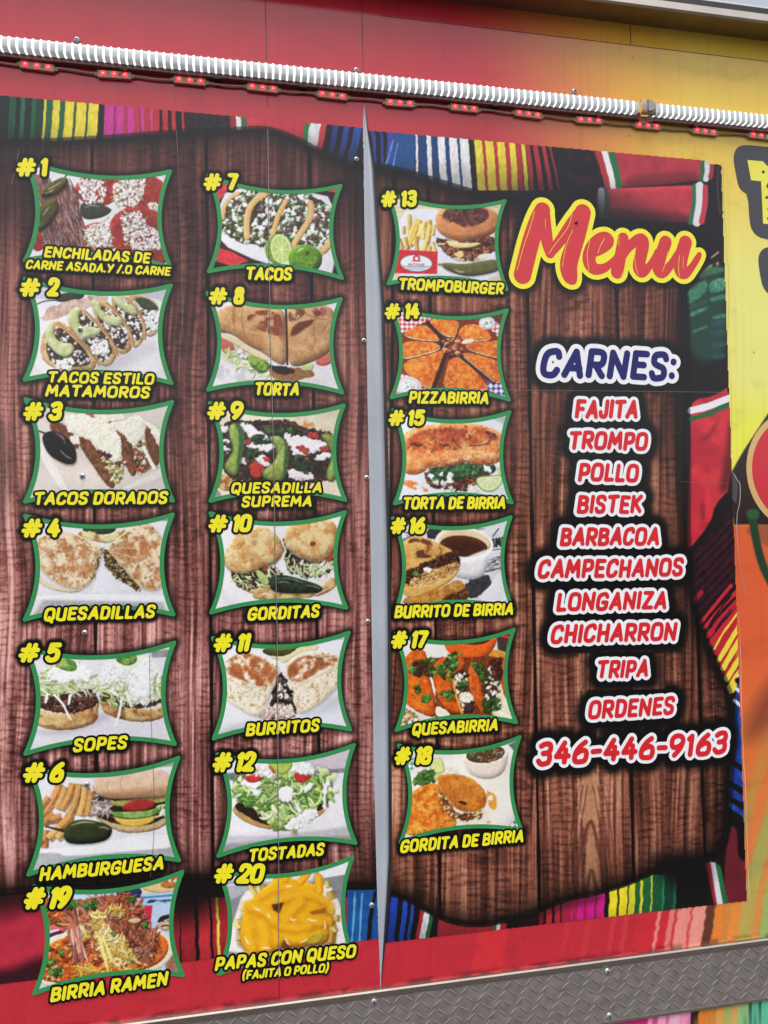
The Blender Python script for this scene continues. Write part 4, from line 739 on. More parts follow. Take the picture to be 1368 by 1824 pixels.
def pic17(c):
    c.poly([(180, 60), (1120, 60), (1120, 870), (180, 870)], (208, 206, 198), tex=.03, ts=80)
    c.poly([(950, 130), (1070, 120), (1060, 280), (960, 240)], (72, 54, 50), sm=0); c.line([(960, 125), (1070, 160)], 10, (190, 40, 60))
    c.poly([(690, 320), (900, 230), (1050, 270), (1050, 400), (800, 400)], (206, 138, 56), tex=.1)
    c.poly([(540, 150), (960, 130), (945, 210), (890, 290), (820, 330), (700, 330), (600, 280), (560, 220)], (222, 96, 26), bulge=60, amt=.35, tex=.03); c.poly([(640, 175), (700, 150), (870, 140), (920, 160), (860, 200), (740, 210)], (84, 40, 22), tex=.1)
    c.poly([(240, 340), (420, 300), (700, 300), (1000, 290), (1080, 420), (1090, 760), (700, 760), (440, 760), (250, 640)], (112, 58, 30), rough=10, tex=.25, ts=16)
    OR = (214, 104, 28)
    c.poly([(420, 460), (480, 440), (500, 760), (440, 760)], (226, 216, 196), rough=8, tex=.1)
    c.poly([(900, 480), (1000, 460), (1070, 640), (1090, 790), (940, 760), (890, 690)], (222, 214, 180), rough=14, tex=.08, bulge=20)
    sh = [[(245, 330), (290, 260), (340, 240), (405, 240), (420, 320), (440, 460), (480, 600), (490, 750), (420, 740), (300, 680), (245, 620)], [(470, 380), (500, 320), (580, 290), (690, 300), (720, 350), (640, 440), (630, 560), (700, 720), (600, 720), (510, 620), (480, 500)], [(735, 380), (780, 330), (830, 400), (840, 520), (890, 720), (830, 720), (770, 600), (740, 500)], [(970, 340), (1000, 280), (1040, 270), (1055, 420), (1060, 640), (1010, 600), (975, 470)]]
    for P in sh:
        c.poly([(a + 8, b + 6) for a, b in P], (96, 48, 22), rough=4); c.poly(P, OR, bulge=40, amt=.35, rough=5, tex=.09, ts=26, col2=(196, 86, 24), ts2=50); c.mott(P, (150, 66, 24), 30, .6, .6); c.mott(P, (236, 146, 70), 24, .66, .5)
    for P in ([(610, 450), (700, 380), (740, 420), (730, 520), (700, 640), (740, 720), (690, 700), (640, 600)], [(860, 420), (960, 340), (990, 420), (960, 560), (900, 700), (850, 560)]):
        c.poly(P, (70, 44, 34), rough=12, tex=.3); c.scat(P, 80, (8, 18), [(76, 46, 36), (54, 34, 30), (104, 66, 50), (52, 70, 40)], dark=.5); c.scat(P, 16, (9, 18), [(226, 214, 190), (236, 230, 220)], dark=.25)
    c.scat([(900, 330), (980, 310), (990, 430), (930, 440)], 60, (8, 17), [(72, 38, 28), (52, 30, 24), (100, 56, 40)], dark=.5)
    c.scat([(690, 580), (750, 560), (770, 640), (700, 640)], 20, (12, 22), [(232, 220, 186), (240, 236, 226)], dark=.25); c.scat([(700, 650), (780, 640), (780, 710), (720, 710)], 20, (9, 16), MEAT, dark=.4)
    c.line([(620, 450), (640, 580), (690, 720)], 9, (222, 140, 60))
    for q, n in (([(310, 340), (480, 310), (490, 420), (360, 440), (300, 400)], 34), ([(500, 380), (640, 260), (690, 280), (640, 400), (600, 490), (540, 450)], 44), ([(540, 580), (620, 550), (600, 620)], 10), ([(770, 350), (850, 360), (850, 470), (790, 400)], 18), ([(890, 620), (970, 620), (960, 690), (890, 700)], 14), ([(840, 640), (900, 620), (910, 720), (860, 700)], 14), ([(330, 530), (390, 520), (350, 570)], 6), ([(660, 500), (720, 480), (700, 560)], 8)):
        c.scat(q, n, (10, 22), [(72, 100, 40), (52, 80, 34), (100, 132, 66), (42, 62, 30)], dark=.4, asp=2)
    c.scat([(320, 340), (420, 340), (430, 430), (350, 440)], 18, (10, 20), [(84, 46, 34), (60, 36, 30)], dark=.5)
    c.poly([(375, 610), (400, 570), (450, 575), (462, 620), (430, 650), (385, 645)], (92, 124, 52), bulge=16, amt=.3, rough=4, col2=(66, 96, 40), ts2=24)
    c.poly([(230, 650), (330, 720), (380, 770), (200, 850)], (214, 204, 180), rough=8); c.scat([(220, 680), (320, 720), (370, 770), (220, 830)], 70, (8, 18), [(226, 222, 206), (120, 66, 40), (216, 130, 50), (110, 130, 70), (236, 232, 226)], dark=.35)
    c.poly([(490, 650), (600, 720), (600, 745), (490, 750)], (226, 214, 190), rough=8, tex=.1); c.gloss([[(930, 480), (960, 520), (970, 560)], [(940, 700), (990, 720), (1060, 760)]], 8, .6)

def pic18(c):
    c.poly([(200, 900), (1170, 900), (1170, 1720), (200, 1720)], (214, 208, 200), tex=.02)
    chk(c, [(240, 1100), (330, 1040), (460, 1040), (250, 1200)], 26, (60, 130, 100)); chk(c, [(1020, 1600), (1130, 1460), (1160, 1600), (1100, 1640)], 28, (50, 120, 92))
    c.poly([(1040, 960), (1150, 910), (1130, 1060)], (92, 92, 108), sm=0)
    c.ell(700, 1330, 455, 340, (222, 214, 208), tex=.02, rim=((186, 176, 170), 26, .5), soft=10); c.ell(700, 1340, 390, 280, (230, 222, 208), soft=30, tex=.02)
    c.soft([(640, 1520), (880, 1440), (900, 1520), (660, 1580)], (206, 180, 150), 40, .5)
    c.poly([(690, 1050), (1040, 970), (1035, 1100), (1000, 1180), (920, 1220), (830, 1220), (740, 1180), (710, 1110)], (214, 196, 182), bulge=50, amt=.3); c.ell(872, 1030, 165, 78, (228, 216, 206), ang=-8); c.ell(868, 1030, 148, 66, (92, 56, 34), ang=-8, tex=.15)
    c.scat([(740, 1030), (860, 980), (1000, 1000), (990, 1060), (870, 1095), (760, 1070)], 60, (6, 13), [(62, 84, 44), (120, 110, 110), (84, 60, 40), (150, 100, 60)], dark=.3)
    c.scat([(560, 1140), (660, 1130), (660, 1170), (570, 1180)], 26, (8, 14), [(226, 220, 206), (206, 196, 176)], dark=.2)
    c.poly([(440, 1090), (500, 1050), (540, 1060), (568, 1160), (520, 1185), (460, 1170)], (196, 206, 130), bulge=18, rim=((110, 146, 66), 10, .8))
    c.scat([(330, 1250), (380, 1170), (480, 1150), (490, 1230), (400, 1260)], 80, (8, 18), GRN + [(80, 116, 60)], dark=.45, asp=2); c.poly([(470, 1190), (560, 1180), (560, 1230), (490, 1240)], (170, 190, 120), rough=8)
    OR = (208, 120, 40)
    P = [(280, 1340), (380, 1270), (510, 1240), (560, 1330), (600, 1440), (650, 1510), (640, 1620), (500, 1620), (240, 1660), (260, 1500)]
    c.poly(P, OR, bulge=40, amt=.3, rough=6, tex=.1, ts=30, col2=(222, 146, 60), ts2=60); c.mott(P, (176, 82, 26), 40, .52, .7); c.mott(P, (236, 176, 84), 26, .62, .6)
    c.mott([(500, 1280), (600, 1420), (650, 1520), (520, 1500)], (120, 84, 52), 40, .34, .8)
    c.mott([(860, 1280), (960, 1330), (960, 1470), (880, 1440)], (214, 140, 44), 40, .38, .95); c.mott([(660, 1590), (740, 1540), (750, 1590), (700, 1620)], (214, 110, 40), 26, .4, .95); c.mott([(840, 1540), (920, 1520), (900, 1580)], (216, 140, 60), 20, .45, .9)
    Q = [(510, 1300), (550, 1330), (640, 1480), (760, 1490), (850, 1440), (820, 1510), (720, 1530), (600, 1490), (540, 1410)]
    c.poly(Q, (150, 100, 62), rough=8, tex=.2); c.scat(Q, 70, (8, 17), [(120, 76, 46), (92, 56, 36), (206, 176, 120), (170, 130, 84)], dark=.45)
    P = [(490, 1190), (600, 1175), (720, 1190), (820, 1250), (880, 1330), (875, 1420), (820, 1460), (740, 1475), (650, 1450), (590, 1390), (520, 1290)]
    c.poly(P, (200, 126, 50), bulge=40, amt=.32, rough=4, tex=.08, ts=40, col2=(182, 106, 40), ts2=60, rim=((216, 176, 110), 16, .5)); c.mott(P, (168, 84, 30), 30, .62, .5)
    c.poly([(655, 1385), (690, 1382), (730, 1400), (725, 1418), (670, 1402)], (72, 34, 18))

def pic19(c):   # crop N
    c.poly([(200, 20), (1330, 20), (1330, 980), (200, 980)], (168, 190, 222), tex=.04)
    c.poly([(230, 250), (520, 220), (520, 460), (280, 470)], (186, 104, 52), tex=.25, ts=24, col2=(120, 64, 40), ts2=30); c.hair([(260, 300), (500, 260), (500, 430), (280, 420)], 50, (60, 160), (5, 11), [(206, 128, 62), (176, 92, 46), (150, 70, 40), (96, 110, 50)], ang=-8, spread=14)
    c.scat([(270, 380), (360, 390), (350, 430), (280, 420)], 16, (10, 20), [(104, 124, 60), (130, 150, 84)], dark=.3)
    c.line([(290, 470), (360, 440), (460, 470)], 13, (216, 90, 100)); c.poly([(290, 475), (450, 470), (470, 520), (300, 540)], (72, 44, 76)); c.line([(300, 500), (420, 465)], 6, (222, 214, 222))
    c.poly([(1010, 160), (1330, 40), (1330, 240), (1010, 240)], (214, 196, 158)); c.ell(1150, 160, 130, 40, (206, 178, 128), bulge=12); c.ell(1210, 140, 60, 28, (166, 112, 62), bulge=14)
    c.poly([(830, 180), (1020, 150), (1015, 250), (980, 230), (840, 230)], (40, 56, 104)); c.scat([(1060, 70), (1280, 60), (1280, 100), (1100, 120)], 14, (10, 26), [(206, 70, 50), (226, 190, 80), (230, 226, 220)], dark=.1)
    c.poly([(1010, 210), (1330, 190), (1330, 275), (1010, 290)], (150, 190, 226)); c.line([(1020, 235), (1260, 215)], 7, (84, 120, 176)); newsp(c, [(1050, 250), (1240, 240), (1240, 270), (1060, 275)], 14, 4)
    c.poly([(1030, 290), (1095, 290), (1080, 420), (1020, 420)], (200, 50, 84), sm=0)
    c.ell(1185, 415, 52, 58, (196, 164, 140), bulge=20); c.poly([(1125, 410), (1150, 365), (1230, 350), (1250, 380), (1200, 385), (1140, 415)], (44, 40, 44)); c.line([(1160, 440), (1190, 432), (1220, 438)], 5, (60, 44, 40)); c.line([(1158, 405), (1176, 404)], 3, (60, 44, 40)); c.line([(1200, 402), (1216, 400)], 3, (60, 44, 40)); c.poly([(1210, 470), (1290, 440), (1290, 540), (1230, 520)], (222, 200, 70))
    c.poly([(1180, 600), (1330, 560), (1330, 800), (1190, 800)], (150, 110, 96), tex=.08); c.poly([(230, 880), (360, 880), (340, 960), (230, 960)], (176, 172, 186))
    P = [(270, 560), (480, 470), (1060, 430), (1200, 490), (1255, 570), (1240, 660), (1120, 770), (700, 860), (420, 880), (270, 850), (240, 700)]
    c.poly(P, (222, 206, 176), sm=2, bulge=16, amt=.25)
    c.poly([(300, 600), (480, 500), (1060, 460), (1180, 510), (1215, 580), (1190, 660), (1090, 740), (700, 830), (420, 850), (280, 820), (280, 700)], (186, 84, 34), bulge=26, tex=.12, col2=(206, 112, 48), ts2=50)
    Z = [(290, 640), (480, 540), (640, 620), (1000, 640), (1120, 620), (1080, 740), (700, 820), (400, 840), (290, 800)]
    c.scat(Z, 160, (8, 19), [(176, 92, 46), (142, 66, 40), (206, 140, 70), (120, 60, 40), (196, 172, 116)], dark=.45)
    M = [(440, 380), (470, 270), (620, 240), (850, 205), (970, 220), (1030, 300), (1060, 430), (1130, 540), (1110, 660), (980, 720), (700, 620), (600, 660), (520, 640), (480, 480)]
    c.poly(M, (150, 92, 70), rough=18, rs=40, tex=.2)
    c.hair(M, 330, (50, 150), (3, 9), [(172, 112, 90), (140, 78, 60), (196, 146, 122), (112, 58, 44), (184, 96, 56)], ang=50, spread=80, curl=.35)
    NO = [(206, 172, 92), (222, 194, 118), (186, 144, 70), (232, 212, 150)]
    N1 = [(660, 360), (740, 330), (760, 460), (860, 520), (1000, 600), (960, 690), (800, 740), (740, 640), (680, 470)]
    c.poly(N1, (206, 160, 72), rough=16, tex=.12); c.hair(N1, 150, (40, 110), (5, 10), NO, ang=40, spread=80, curl=.9)
    for a in ([(710, 510), (740, 620), (770, 740)], [(735, 510), (770, 600), (800, 680)], [(720, 520), (735, 600), (745, 660)]): c.line(a, [8, 11, 8], (232, 206, 124), wob=3)
    c.hair([(560, 700), (760, 760), (1000, 730), (900, 800), (640, 830), (560, 780)], 90, (50, 120), (5, 10), [(206, 150, 66), (186, 122, 50), (222, 180, 96)], ang=0, spread=60, curl=.8)
    c.hair([(570, 430), (620, 480), (620, 560), (580, 540)], 14, (40, 90), (5, 9), NO, ang=70, spread=40, curl=.6); c.hair([(790, 310), (890, 300), (880, 360), (800, 350)], 20, (40, 80), (5, 9), NO, ang=0, spread=60, curl=.6)
    c.hair([(500, 400), (560, 400), (600, 640), (530, 640)], 30, (80, 180), (7, 13), [(184, 120, 104), (162, 96, 80), (204, 148, 130)], ang=78, spread=10, curl=.12)
    c.hair([(860, 420), (1010, 420), (1130, 560), (1080, 700), (960, 620)], 140, (30, 90), (2, 6), [(142, 84, 66), (178, 118, 98), (104, 56, 44)], ang=60, spread=60)
    c.ell(840, 690, 32, 24, (228, 206, 160)); c.ell(840, 692, 18, 12, (190, 120, 60))
    c.poly([(905, 395), (990, 378), (1020, 400), (960, 425)], (214, 170, 130), bulge=10)
    for q, n in (([(470, 270), (560, 260), (550, 310), (480, 310)], 16), ([(610, 270), (690, 260), (690, 310), (620, 320)], 16), ([(920, 240), (970, 240), (960, 270)], 6), ([(1030, 420), (1060, 415), (1050, 445)], 4), ([(290, 720), (400, 670), (390, 700), (300, 740)], 14), ([(360, 740), (440, 740), (440, 790), (370, 780)], 12), ([(420, 620), (450, 620), (450, 670)], 6), ([(800, 480), (820, 480), (815, 510)], 3)):
        c.scat(q, n, (9, 19), GRN + [(86, 120, 60)], dark=.4, asp=2)

def pic20(c):   # crop O
    c.poly([(150, 60), (1150, 60), (1150, 800), (150, 800)], (122, 122, 126), tex=.1, ts=80)
    c.poly([(200, 190), (860, 160), (820, 260), (240, 280)], (196, 198, 206), sm=0, soft=30); c.poly([(860, 200), (1130, 90), (1090, 210), (900, 240)], (206, 208, 216), sm=0, soft=8); c.poly([(210, 250), (500, 260), (380, 330), (220, 420)], (150, 152, 158), sm=0, soft=20)
    for y in (230, 262): c.line([(240, y + 30), (820, y - 40)], 4, (226, 228, 234), al=.6)
    c.poly([(350, 340), (440, 300), (900, 280), (960, 300), (1040, 500), (1070, 640), (1000, 760), (240, 760), (240, 660), (300, 500)], (222, 216, 210), sm=1, rim=((190, 180, 170), 22, .6)); c.poly([(380, 380), (900, 320), (980, 520), (990, 680), (900, 760), (330, 760), (300, 600)], (150, 128, 100), soft=30)
    for P, r in [([(440, 350), (400, 285)], 20), ([(470, 320), (445, 275)], 16), ([(500, 310), (485, 290)], 16), ([(570, 260), (580, 210)], 18), ([(330, 580), (310, 520)], 26), ([(350, 460), (370, 400)], 22), ([(930, 300), (920, 260)], 18), ([(960, 380), (940, 330)], 32), ([(950, 680), (960, 560), (930, 510)], 26), ([(985, 530), (990, 490)], 20), ([(985, 600), (960, 570)], 22), ([(330, 660), (330, 630)], 22)]:
        fry(c, P, r, c.rnd.choice([(206, 172, 92), (196, 150, 70), (214, 184, 106)]))
    CH = (218, 152, 24)
    P = [(345, 560), (350, 470), (400, 390), (470, 330), (560, 250), (640, 220), (680, 240), (740, 270), (830, 270), (880, 350), (920, 410), (950, 440), (920, 520), (940, 640), (880, 690), (780, 690), (700, 710), (640, 680), (600, 730), (480, 745), (370, 740), (330, 650)]
    c.poly([(a + 4, b + 10) for a, b in P], (96, 62, 24), al=.7, soft=16)
    c.poly(P, CH, bulge=60, amt=.3, tex=.05, ts=60, rough=6)
    for a, r in ([(640, 250), (655, 215)], 26), ([(740, 270), (790, 210)], 26), ([(870, 330), (865, 240)], 28): c.line(a, r, (196, 124, 16)); c.line([(x - 6, y - 4) for x, y in a], r * .7, (234, 160, 28), soft=16)
    ups = [([(480, 360), (560, 310), (720, 300), (640, 340)], 18), ([(520, 420), (600, 380), (760, 340), (860, 360), (940, 420)], 30), ([(630, 520), (680, 450), (740, 390)], 40), ([(400, 420), (450, 440), (520, 470), (560, 520)], 40), ([(760, 520), (850, 540), (930, 520)], 34), ([(600, 560), (700, 580), (800, 560)], 30), ([(380, 600), (390, 680), (410, 720)], 40), ([(480, 560), (500, 640), (490, 720)], 44), ([(650, 640), (720, 660), (770, 640)], 30)]
    for a, r in ups:
        c.line([(x + 4, y + 16) for x, y in a], r * 1.05, (168, 104, 14), al=.55, soft=34); c.line(a, r * .8, (232, 166, 36), al=.8, soft=30)
    c.poly([(545, 420), (630, 405), (600, 480), (560, 460)], (84, 50, 24), soft=10); c.poly([(800, 470), (910, 440), (910, 480), (820, 490)], (146, 96, 34), soft=12); c.poly([(610, 690), (640, 650), (660, 700), (700, 710), (620, 725)], (110, 66, 24), soft=10)
    c.poly([(780, 650), (820, 610), (910, 605), (890, 660), (850, 690), (790, 690)], (176, 150, 46), bulge=16, soft=8); c.poly([(920, 440), (975, 430), (980, 490), (930, 490)], (196, 160, 66), bulge=10); c.poly([(560, 370), (610, 360), (600, 400), (560, 410)], (186, 160, 60), soft=8)
    c.gloss([[(365, 640), (380, 670), (395, 690)], [(670, 510), (690, 530), (710, 520)], [(640, 650), (650, 680), (670, 690)], [(430, 440), (450, 455), (470, 460)], [(640, 295), (660, 298), (680, 292)], [(740, 675), (770, 665), (785, 655)], [(790, 515), (820, 530), (850, 528)], [(480, 715), (510, 710), (540, 718)], [(905, 540), (910, 570), (905, 590)], [(520, 480), (525, 500), (540, 510)]], 5, .85)

# number: (crop, painter, (#x0,#x1), (digits x0,x1), y top, y bottom, number text)
DISH = {
 1: ('A', pic1, (112, 262), (282, 348), 85, 215), 2: ('A', pic2, (135, 290), (330, 420), 920, 1050),
 3: ('B', pic3, (158, 308), (338, 440), 62, 193), 4: ('B', pic4, (145, 298), (328, 425), 872, 1005),
 5: ('C', pic5, (122, 280), (313, 425), 95, 232), 6: ('C', pic6, (152, 312), (342, 448), 925, 1068),
 7: ('D', pic7, (125, 262), (290, 375), 192, 312), 8: ('D', pic8, (160, 300), (338, 415), 985, 1105),
 9: ('E', pic9, (148, 288), (308, 408), 60, 187), 10: ('E', pic10, (155, 300), (325, 465), 845, 970),
 11: ('F', pic11, (190, 328), (358, 455), 30, 160), 12: ('F', pic12, (182, 325), (345, 485), 855, 995),
 13: ('G', pic13, (82, 218), (245, 382), 92, 225), 14: ('G', pic14, (110, 248), (275, 405), 1005, 1135),
 15: ('H', pic15, (133, 268), (285, 422), 130, 255), 16: ('H', pic16, (148, 275), (295, 425), 960, 1090),
 17: ('I', pic17, (148, 278), (300, 430), 97, 232), 18: ('I', pic18, (172, 302), (330, 460), 972, 1110),
 19: ('N', pic19, (162, 320), (345, 500), 155, 315), 20: ('O', pic20, (148, 285), (305, 495), 140, 275)}
# captions: dish -> list of (crop, text, x left, x right, baseline left, baseline right, cap height), in the survey crop's units
CAPT = {
 1: [('A', 'ENCHILADAS DE', 305, 1052, 778, 822, 78), ('A', 'CARNE ASADA.Y /.O CARNE', 178, 1192, 858, 908, 64)],
 2: [('A', 'TACOS ESTILO', 330, 1080, 1648, 1664, 80), ('A', 'MATAMOROS', 315, 1050, 1744, 1760, 84)],
 3: [('B', 'TACOS DORADOS', 232, 1174, 782, 772, 90)], 4: [('B', 'QUESADILLAS', 303, 1087, 1590, 1565, 94)],
 5: [('C', 'SOPES', 506, 892, 856, 834, 94)], 6: [('C', 'HAMBURGUESA', 272, 1148, 1754, 1674, 96)],
 7: [('D', 'TACOS', 418, 748, 935, 942, 92)], 8: [('D', 'TORTA', 480, 798, 1738, 1742, 92)],
 9: [('E', 'QUESADILLA', 316, 957, 702, 697, 78), ('E', 'SUPREMA', 388, 887, 796, 792, 78)], 10: [('E', 'GORDITAS', 430, 940, 1586, 1562, 92)],
 11: [('F', 'BURRITOS', 418, 940, 748, 712, 90)], 12: [('F', 'TOSTADAS', 438, 972, 1622, 1574, 90)],
 13: [('G', 'TROMPOBURGER', 223, 1084, 895, 938, 98)], 14: [('G', 'PIZZABIRRIA', 306, 964, 1820, 1824, 100)],
 15: [('H', 'TORTA DE BIRRIA', 246, 1048, 902, 898, 98)], 16: [('H', 'BURRITO DE BIRRIA', 180, 1108, 1744, 1718, 98)],
 17: [('I', 'QUESABIRRIA', 310, 966, 892, 852, 94)], 18: [('I', 'GORDITA DE BIRRIA', 219, 1160, 1778, 1692, 98)],
 19: [('N', 'BIRRIA RAMEN', 360, 1210, 982, 862, 104)], 20: [('O', 'PAPAS CON QUESO', 158, 1120, 868, 775, 92), ('O', '(FAJITA O POLLO)', 345, 935, 928, 874, 62)]}
LIST = [('K', 'CARNES:', 174, 894, 1292, 1315, 156, 'blue'), ('L', 'FAJITA', 358, 695, 192, 194, 100, 'red'), ('L', 'TROMPO', 325, 745, 354, 360, 98, 'red'),
 ('L', 'POLLO', 373, 698, 521, 524, 98, 'red'), ('L', 'BISTEK', 368, 715, 687, 687, 98, 'red'), ('L', 'BARBACOA', 280, 806, 858, 852, 98, 'red'),
 ('L', 'CAMPECHANOS', 163, 930, 1027, 1014, 100, 'red'), ('L', 'LONGANIZA', 260, 845, 1198, 1182, 98, 'red'), ('L', 'CHICHARRON', 230, 896, 1366, 1346, 100, 'red'),
 ('M', 'TRIPA', 470, 748, 231, 223, 96, 'red'), ('M', 'ORDENES', 426, 884, 444, 416, 98, 'red'), ('M', '346-446-9163', 155, 1160, 688, 622, 124, 'red')]

# ------------------------------------------------------------------ Blender helpers
COL = SC.collection
ALB = .88
def lin(c):
    c = np.asarray(c, float); c = np.where(c <= .04045, c / 12.92, ((c + .055) / 1.055) ** 2.4); return c * ALB
def w3(X, Y, d): return (X / 1000.0, -d / 1000.0, CAM_H - Y / 1000.0)
MATS = {}
def mat(name, col=None, rough=.3, metal=0.0, attr=False, emit=None, es=0.0, spec=.5, bump=0.0, bs=30.0, var=0.0, vs=60.0):
    if name in MATS: return MATS[name]
    m = bpy.data.materials.new(name); m.use_nodes = True; n = m.node_tree; b = n.nodes['Principled BSDF']
    b.inputs['Roughness'].default_value = rough; b.inputs['Metallic'].default_value = metal; b.inputs['Specular IOR Level'].default_value = spec
    tc = n.nodes.new('ShaderNodeTexCoord')
    if attr:
        a = n.nodes.new('ShaderNodeAttribute'); a.attribute_name = 'print'; src = a.outputs['Color']
    else:
        r = n.nodes.new('ShaderNodeRGB'); r.outputs[0].default_value = tuple(lin(c3(col))) + (1,); src = r.outputs[0]
    if var:
        nz = n.nodes.new('ShaderNodeTexNoise'); nz.inputs['Scale'].default_value = vs; nz.inputs['Detail'].default_value = 6
        mr = n.nodes.new('ShaderNodeMapRange'); mr.inputs['From Min'].default_value = .3; mr.inputs['From Max'].default_value = .7
        mr.inputs['To Min'].default_value = 1 - var; mr.inputs['To Max'].default_value = 1 + var
        vm = n.nodes.new('ShaderNodeVectorMath'); vm.operation = 'SCALE'
        n.links.new(tc.outputs['Object'], nz.inputs['Vector']); n.links.new(nz.outputs[0], mr.inputs['Value'])
        n.links.new(src, vm.inputs[0]); n.links.new(mr.outputs[0], vm.inputs['Scale']); src = vm.outputs[0]
    n.links.new(src, b.inputs['Base Color'])
    if bump:
        nz = n.nodes.new('ShaderNodeTexNoise'); nz.inputs['Scale'].default_value = bs; nz.inputs['Detail'].default_value = 3
        bp = n.nodes.new('ShaderNodeBump'); bp.inputs['Strength'].default_value = bump; bp.inputs['Distance'].default_value = .002
        n.links.new(tc.outputs['Object'], nz.inputs['Vector']); n.links.new(nz.outputs[0], bp.inputs['Height']); n.links.new(bp.outputs[0], b.inputs['Normal'])
    if emit is not None:
        b.inputs['Emission Color'].default_value = tuple(lin(c3(emit))) + (1,); b.inputs['Emission Strength'].default_value = es
    MATS[name] = m; return m
def link(o, parent=None):
    COL.objects.link(o)
    if parent: o.parent = parent
    return o
def tag(o, label=None, cat=None, group=None, kind=None):
    if label: o['label'] = label
    if cat: o['category'] = cat
    if group: o['group'] = group
    if kind: o['kind'] = kind
    return o
def empty(name, loc, label, cat, group=None):
    o = bpy.data.objects.new(name, None); o.empty_display_size = .05; o.location = loc; link(o); tag(o, label, cat, group)
    ORG[o.name] = loc; return o
ORG = {}
def origin(p):
    x = y = z = 0.0
    while p is not None: x += p.location.x; y += p.location.y; z += p.location.z; p = p.parent
    return np.array([x, y, z])
def mesh(name, verts, faces, mats, parent=None, mi=None, smooth=False):
    """one mesh object, given in world metres, kept relative to its parent's place"""
    v = np.asarray(verts, float)
    if parent is not None: v = v - origin(parent)
    me = bpy.data.meshes.new(name); me.from_pydata([tuple(q) for q in v], [], [tuple(int(i) for i in f) for f in faces])
    for m in (mats if isinstance(mats, (list, tuple)) else [mats]): me.materials.append(m)
    if mi is not None: me.polygons.foreach_set('material_index', np.asarray(mi, np.int32))
    if smooth: me.polygons.foreach_set('use_smooth', np.ones(len(faces), bool))
    me.update(); return link(bpy.data.objects.new(name, me), parent)
def grid(name, X, Y, d, C, m, parent=None, keep=None):
    """printed sheet: grid of points (wall mm) carrying the print's colours"""
    ny, nx = X.shape; v = np.stack([X.ravel() / 1000, np.broadcast_to(-np.asarray(d, float) / 1000, X.shape).ravel(), CAM_H - Y.ravel() / 1000], 1)
    if parent is not None: v = v - origin(parent)
    i = np.arange(ny * nx).reshape(ny, nx); q = np.stack([i[1:, :-1], i[1:, 1:], i[:-1, 1:], i[:-1, :-1]], -1).reshape(-1, 4)
    if keep is not None:
        k = keep[1:, :-1] & keep[1:, 1:] & keep[:-1, 1:] & keep[:-1, :-1]; q = q[k.ravel()]
    used = np.zeros(ny * nx, bool); used[q.ravel()] = True; re = np.cumsum(used) - 1; q = re[q]; v = v[used]; c = lin(C.reshape(-1, 3)[used])
    me = bpy.data.meshes.new(name); me.vertices.add(len(v)); me.vertices.foreach_set('co', v.astype(np.float32).ravel())
    me.loops.add(q.size); me.loops.foreach_set('vertex_index', q.astype(np.int32).ravel())
    me.polygons.add(len(q)); me.polygons.foreach_set('loop_start', np.arange(0, q.size, 4, dtype=np.int32))
    a = me.attributes.new('print', 'FLOAT_COLOR', 'POINT'); a.data.foreach_set('color', np.c_[c, np.ones(len(c))].astype(np.float32).ravel())
    me.materials.append(m); me.update(calc_edges=True); return link(bpy.data.objects.new(name, me), parent)
def flat(parts, name, parent):
    """cut vinyl: [(verts mm, faces, depth mm, material)] as one mesh"""
    V, F, I, M = [], [], [], []
    for vs, fs, d, m in parts:
        b = len(V); V += [w3(x, y, d) for x, y in vs]; F += [tuple(b + k for k in f)[::-1] for f in fs]
        if m not in M: M.append(m)
        I += [M.index(m)] * len(fs)
    return mesh(name, V, F, M, parent, I)
def box(name, x0, x1, y0, y1, d0, d1, m, parent, bev=0.0):
    """block on the wall: X, Y in mm, d0..d1 = depth range in front of the wall"""
    import bmesh
    bm = bmesh.new(); bmesh.ops.create_cube(bm, size=1)
    for v in bm.verts:
        v.co = Vector(w3(x0 + (v.co.x + .5) * (x1 - x0), y0 + (.5 - v.co.z) * (y1 - y0), d0 + (.5 - v.co.y) * (d1 - d0)))
    if bev: bmesh.ops.bevel(bm, geom=list(bm.edges), offset=bev / 1000, segments=2, affect='EDGES', profile=.6)
    o = origin(parent) if parent is not None else np.zeros(3)
    for v in bm.verts: v.co -= Vector(o)
    me = bpy.data.meshes.new(name); bm.to_mesh(me); bm.free(); me.materials.append(m); return link(bpy.data.objects.new(name, me), parent)

M_PRINT = mat('printed_vinyl', attr=True, rough=.17, bump=.12, bs=7, spec=.36)
M_WRAP = mat('wrap_vinyl', attr=True, rough=.14, bump=.04, bs=5, var=.03, vs=14, spec=.52)
M_FOTO = mat('printed_photo', attr=True, rough=.2, bump=.05, bs=9, spec=.34)
M_GREEN = mat('frame_green', (52, 138, 78), .24, var=.05, vs=25, spec=.34); M_BLACK = mat('ink_black', (11, 10, 11), .22, spec=.34); M_YEL = mat('ink_yellow', (232, 222, 40), .25, var=.04, vs=40, spec=.34)
M_WHITE = mat('ink_white', (232, 232, 236), .24, var=.03, vs=40, spec=.34); M_RED = mat('ink_red', (206, 36, 44), .24, var=.05, vs=30, spec=.34); M_BLUE = mat('ink_blue', (28, 30, 98), .24, var=.05, vs=30, spec=.34)
M_GREY = mat('grey_trim', (164, 170, 179), .35, var=.09, vs=9); M_STEEL = mat('screw_steel', (180, 180, 182), .3, .55); M_DARK = mat('dark_slot', (28, 28, 30), .5)
M_ALU = mat('brushed_aluminium', (208, 196, 182), .3, 1.0, bump=.1, bs=160, var=.08, vs=20); M_SEAM = mat('seam_dark', (52, 24, 26), .5); M_SEAML = mat('seam_light', (160, 156, 160), .4)

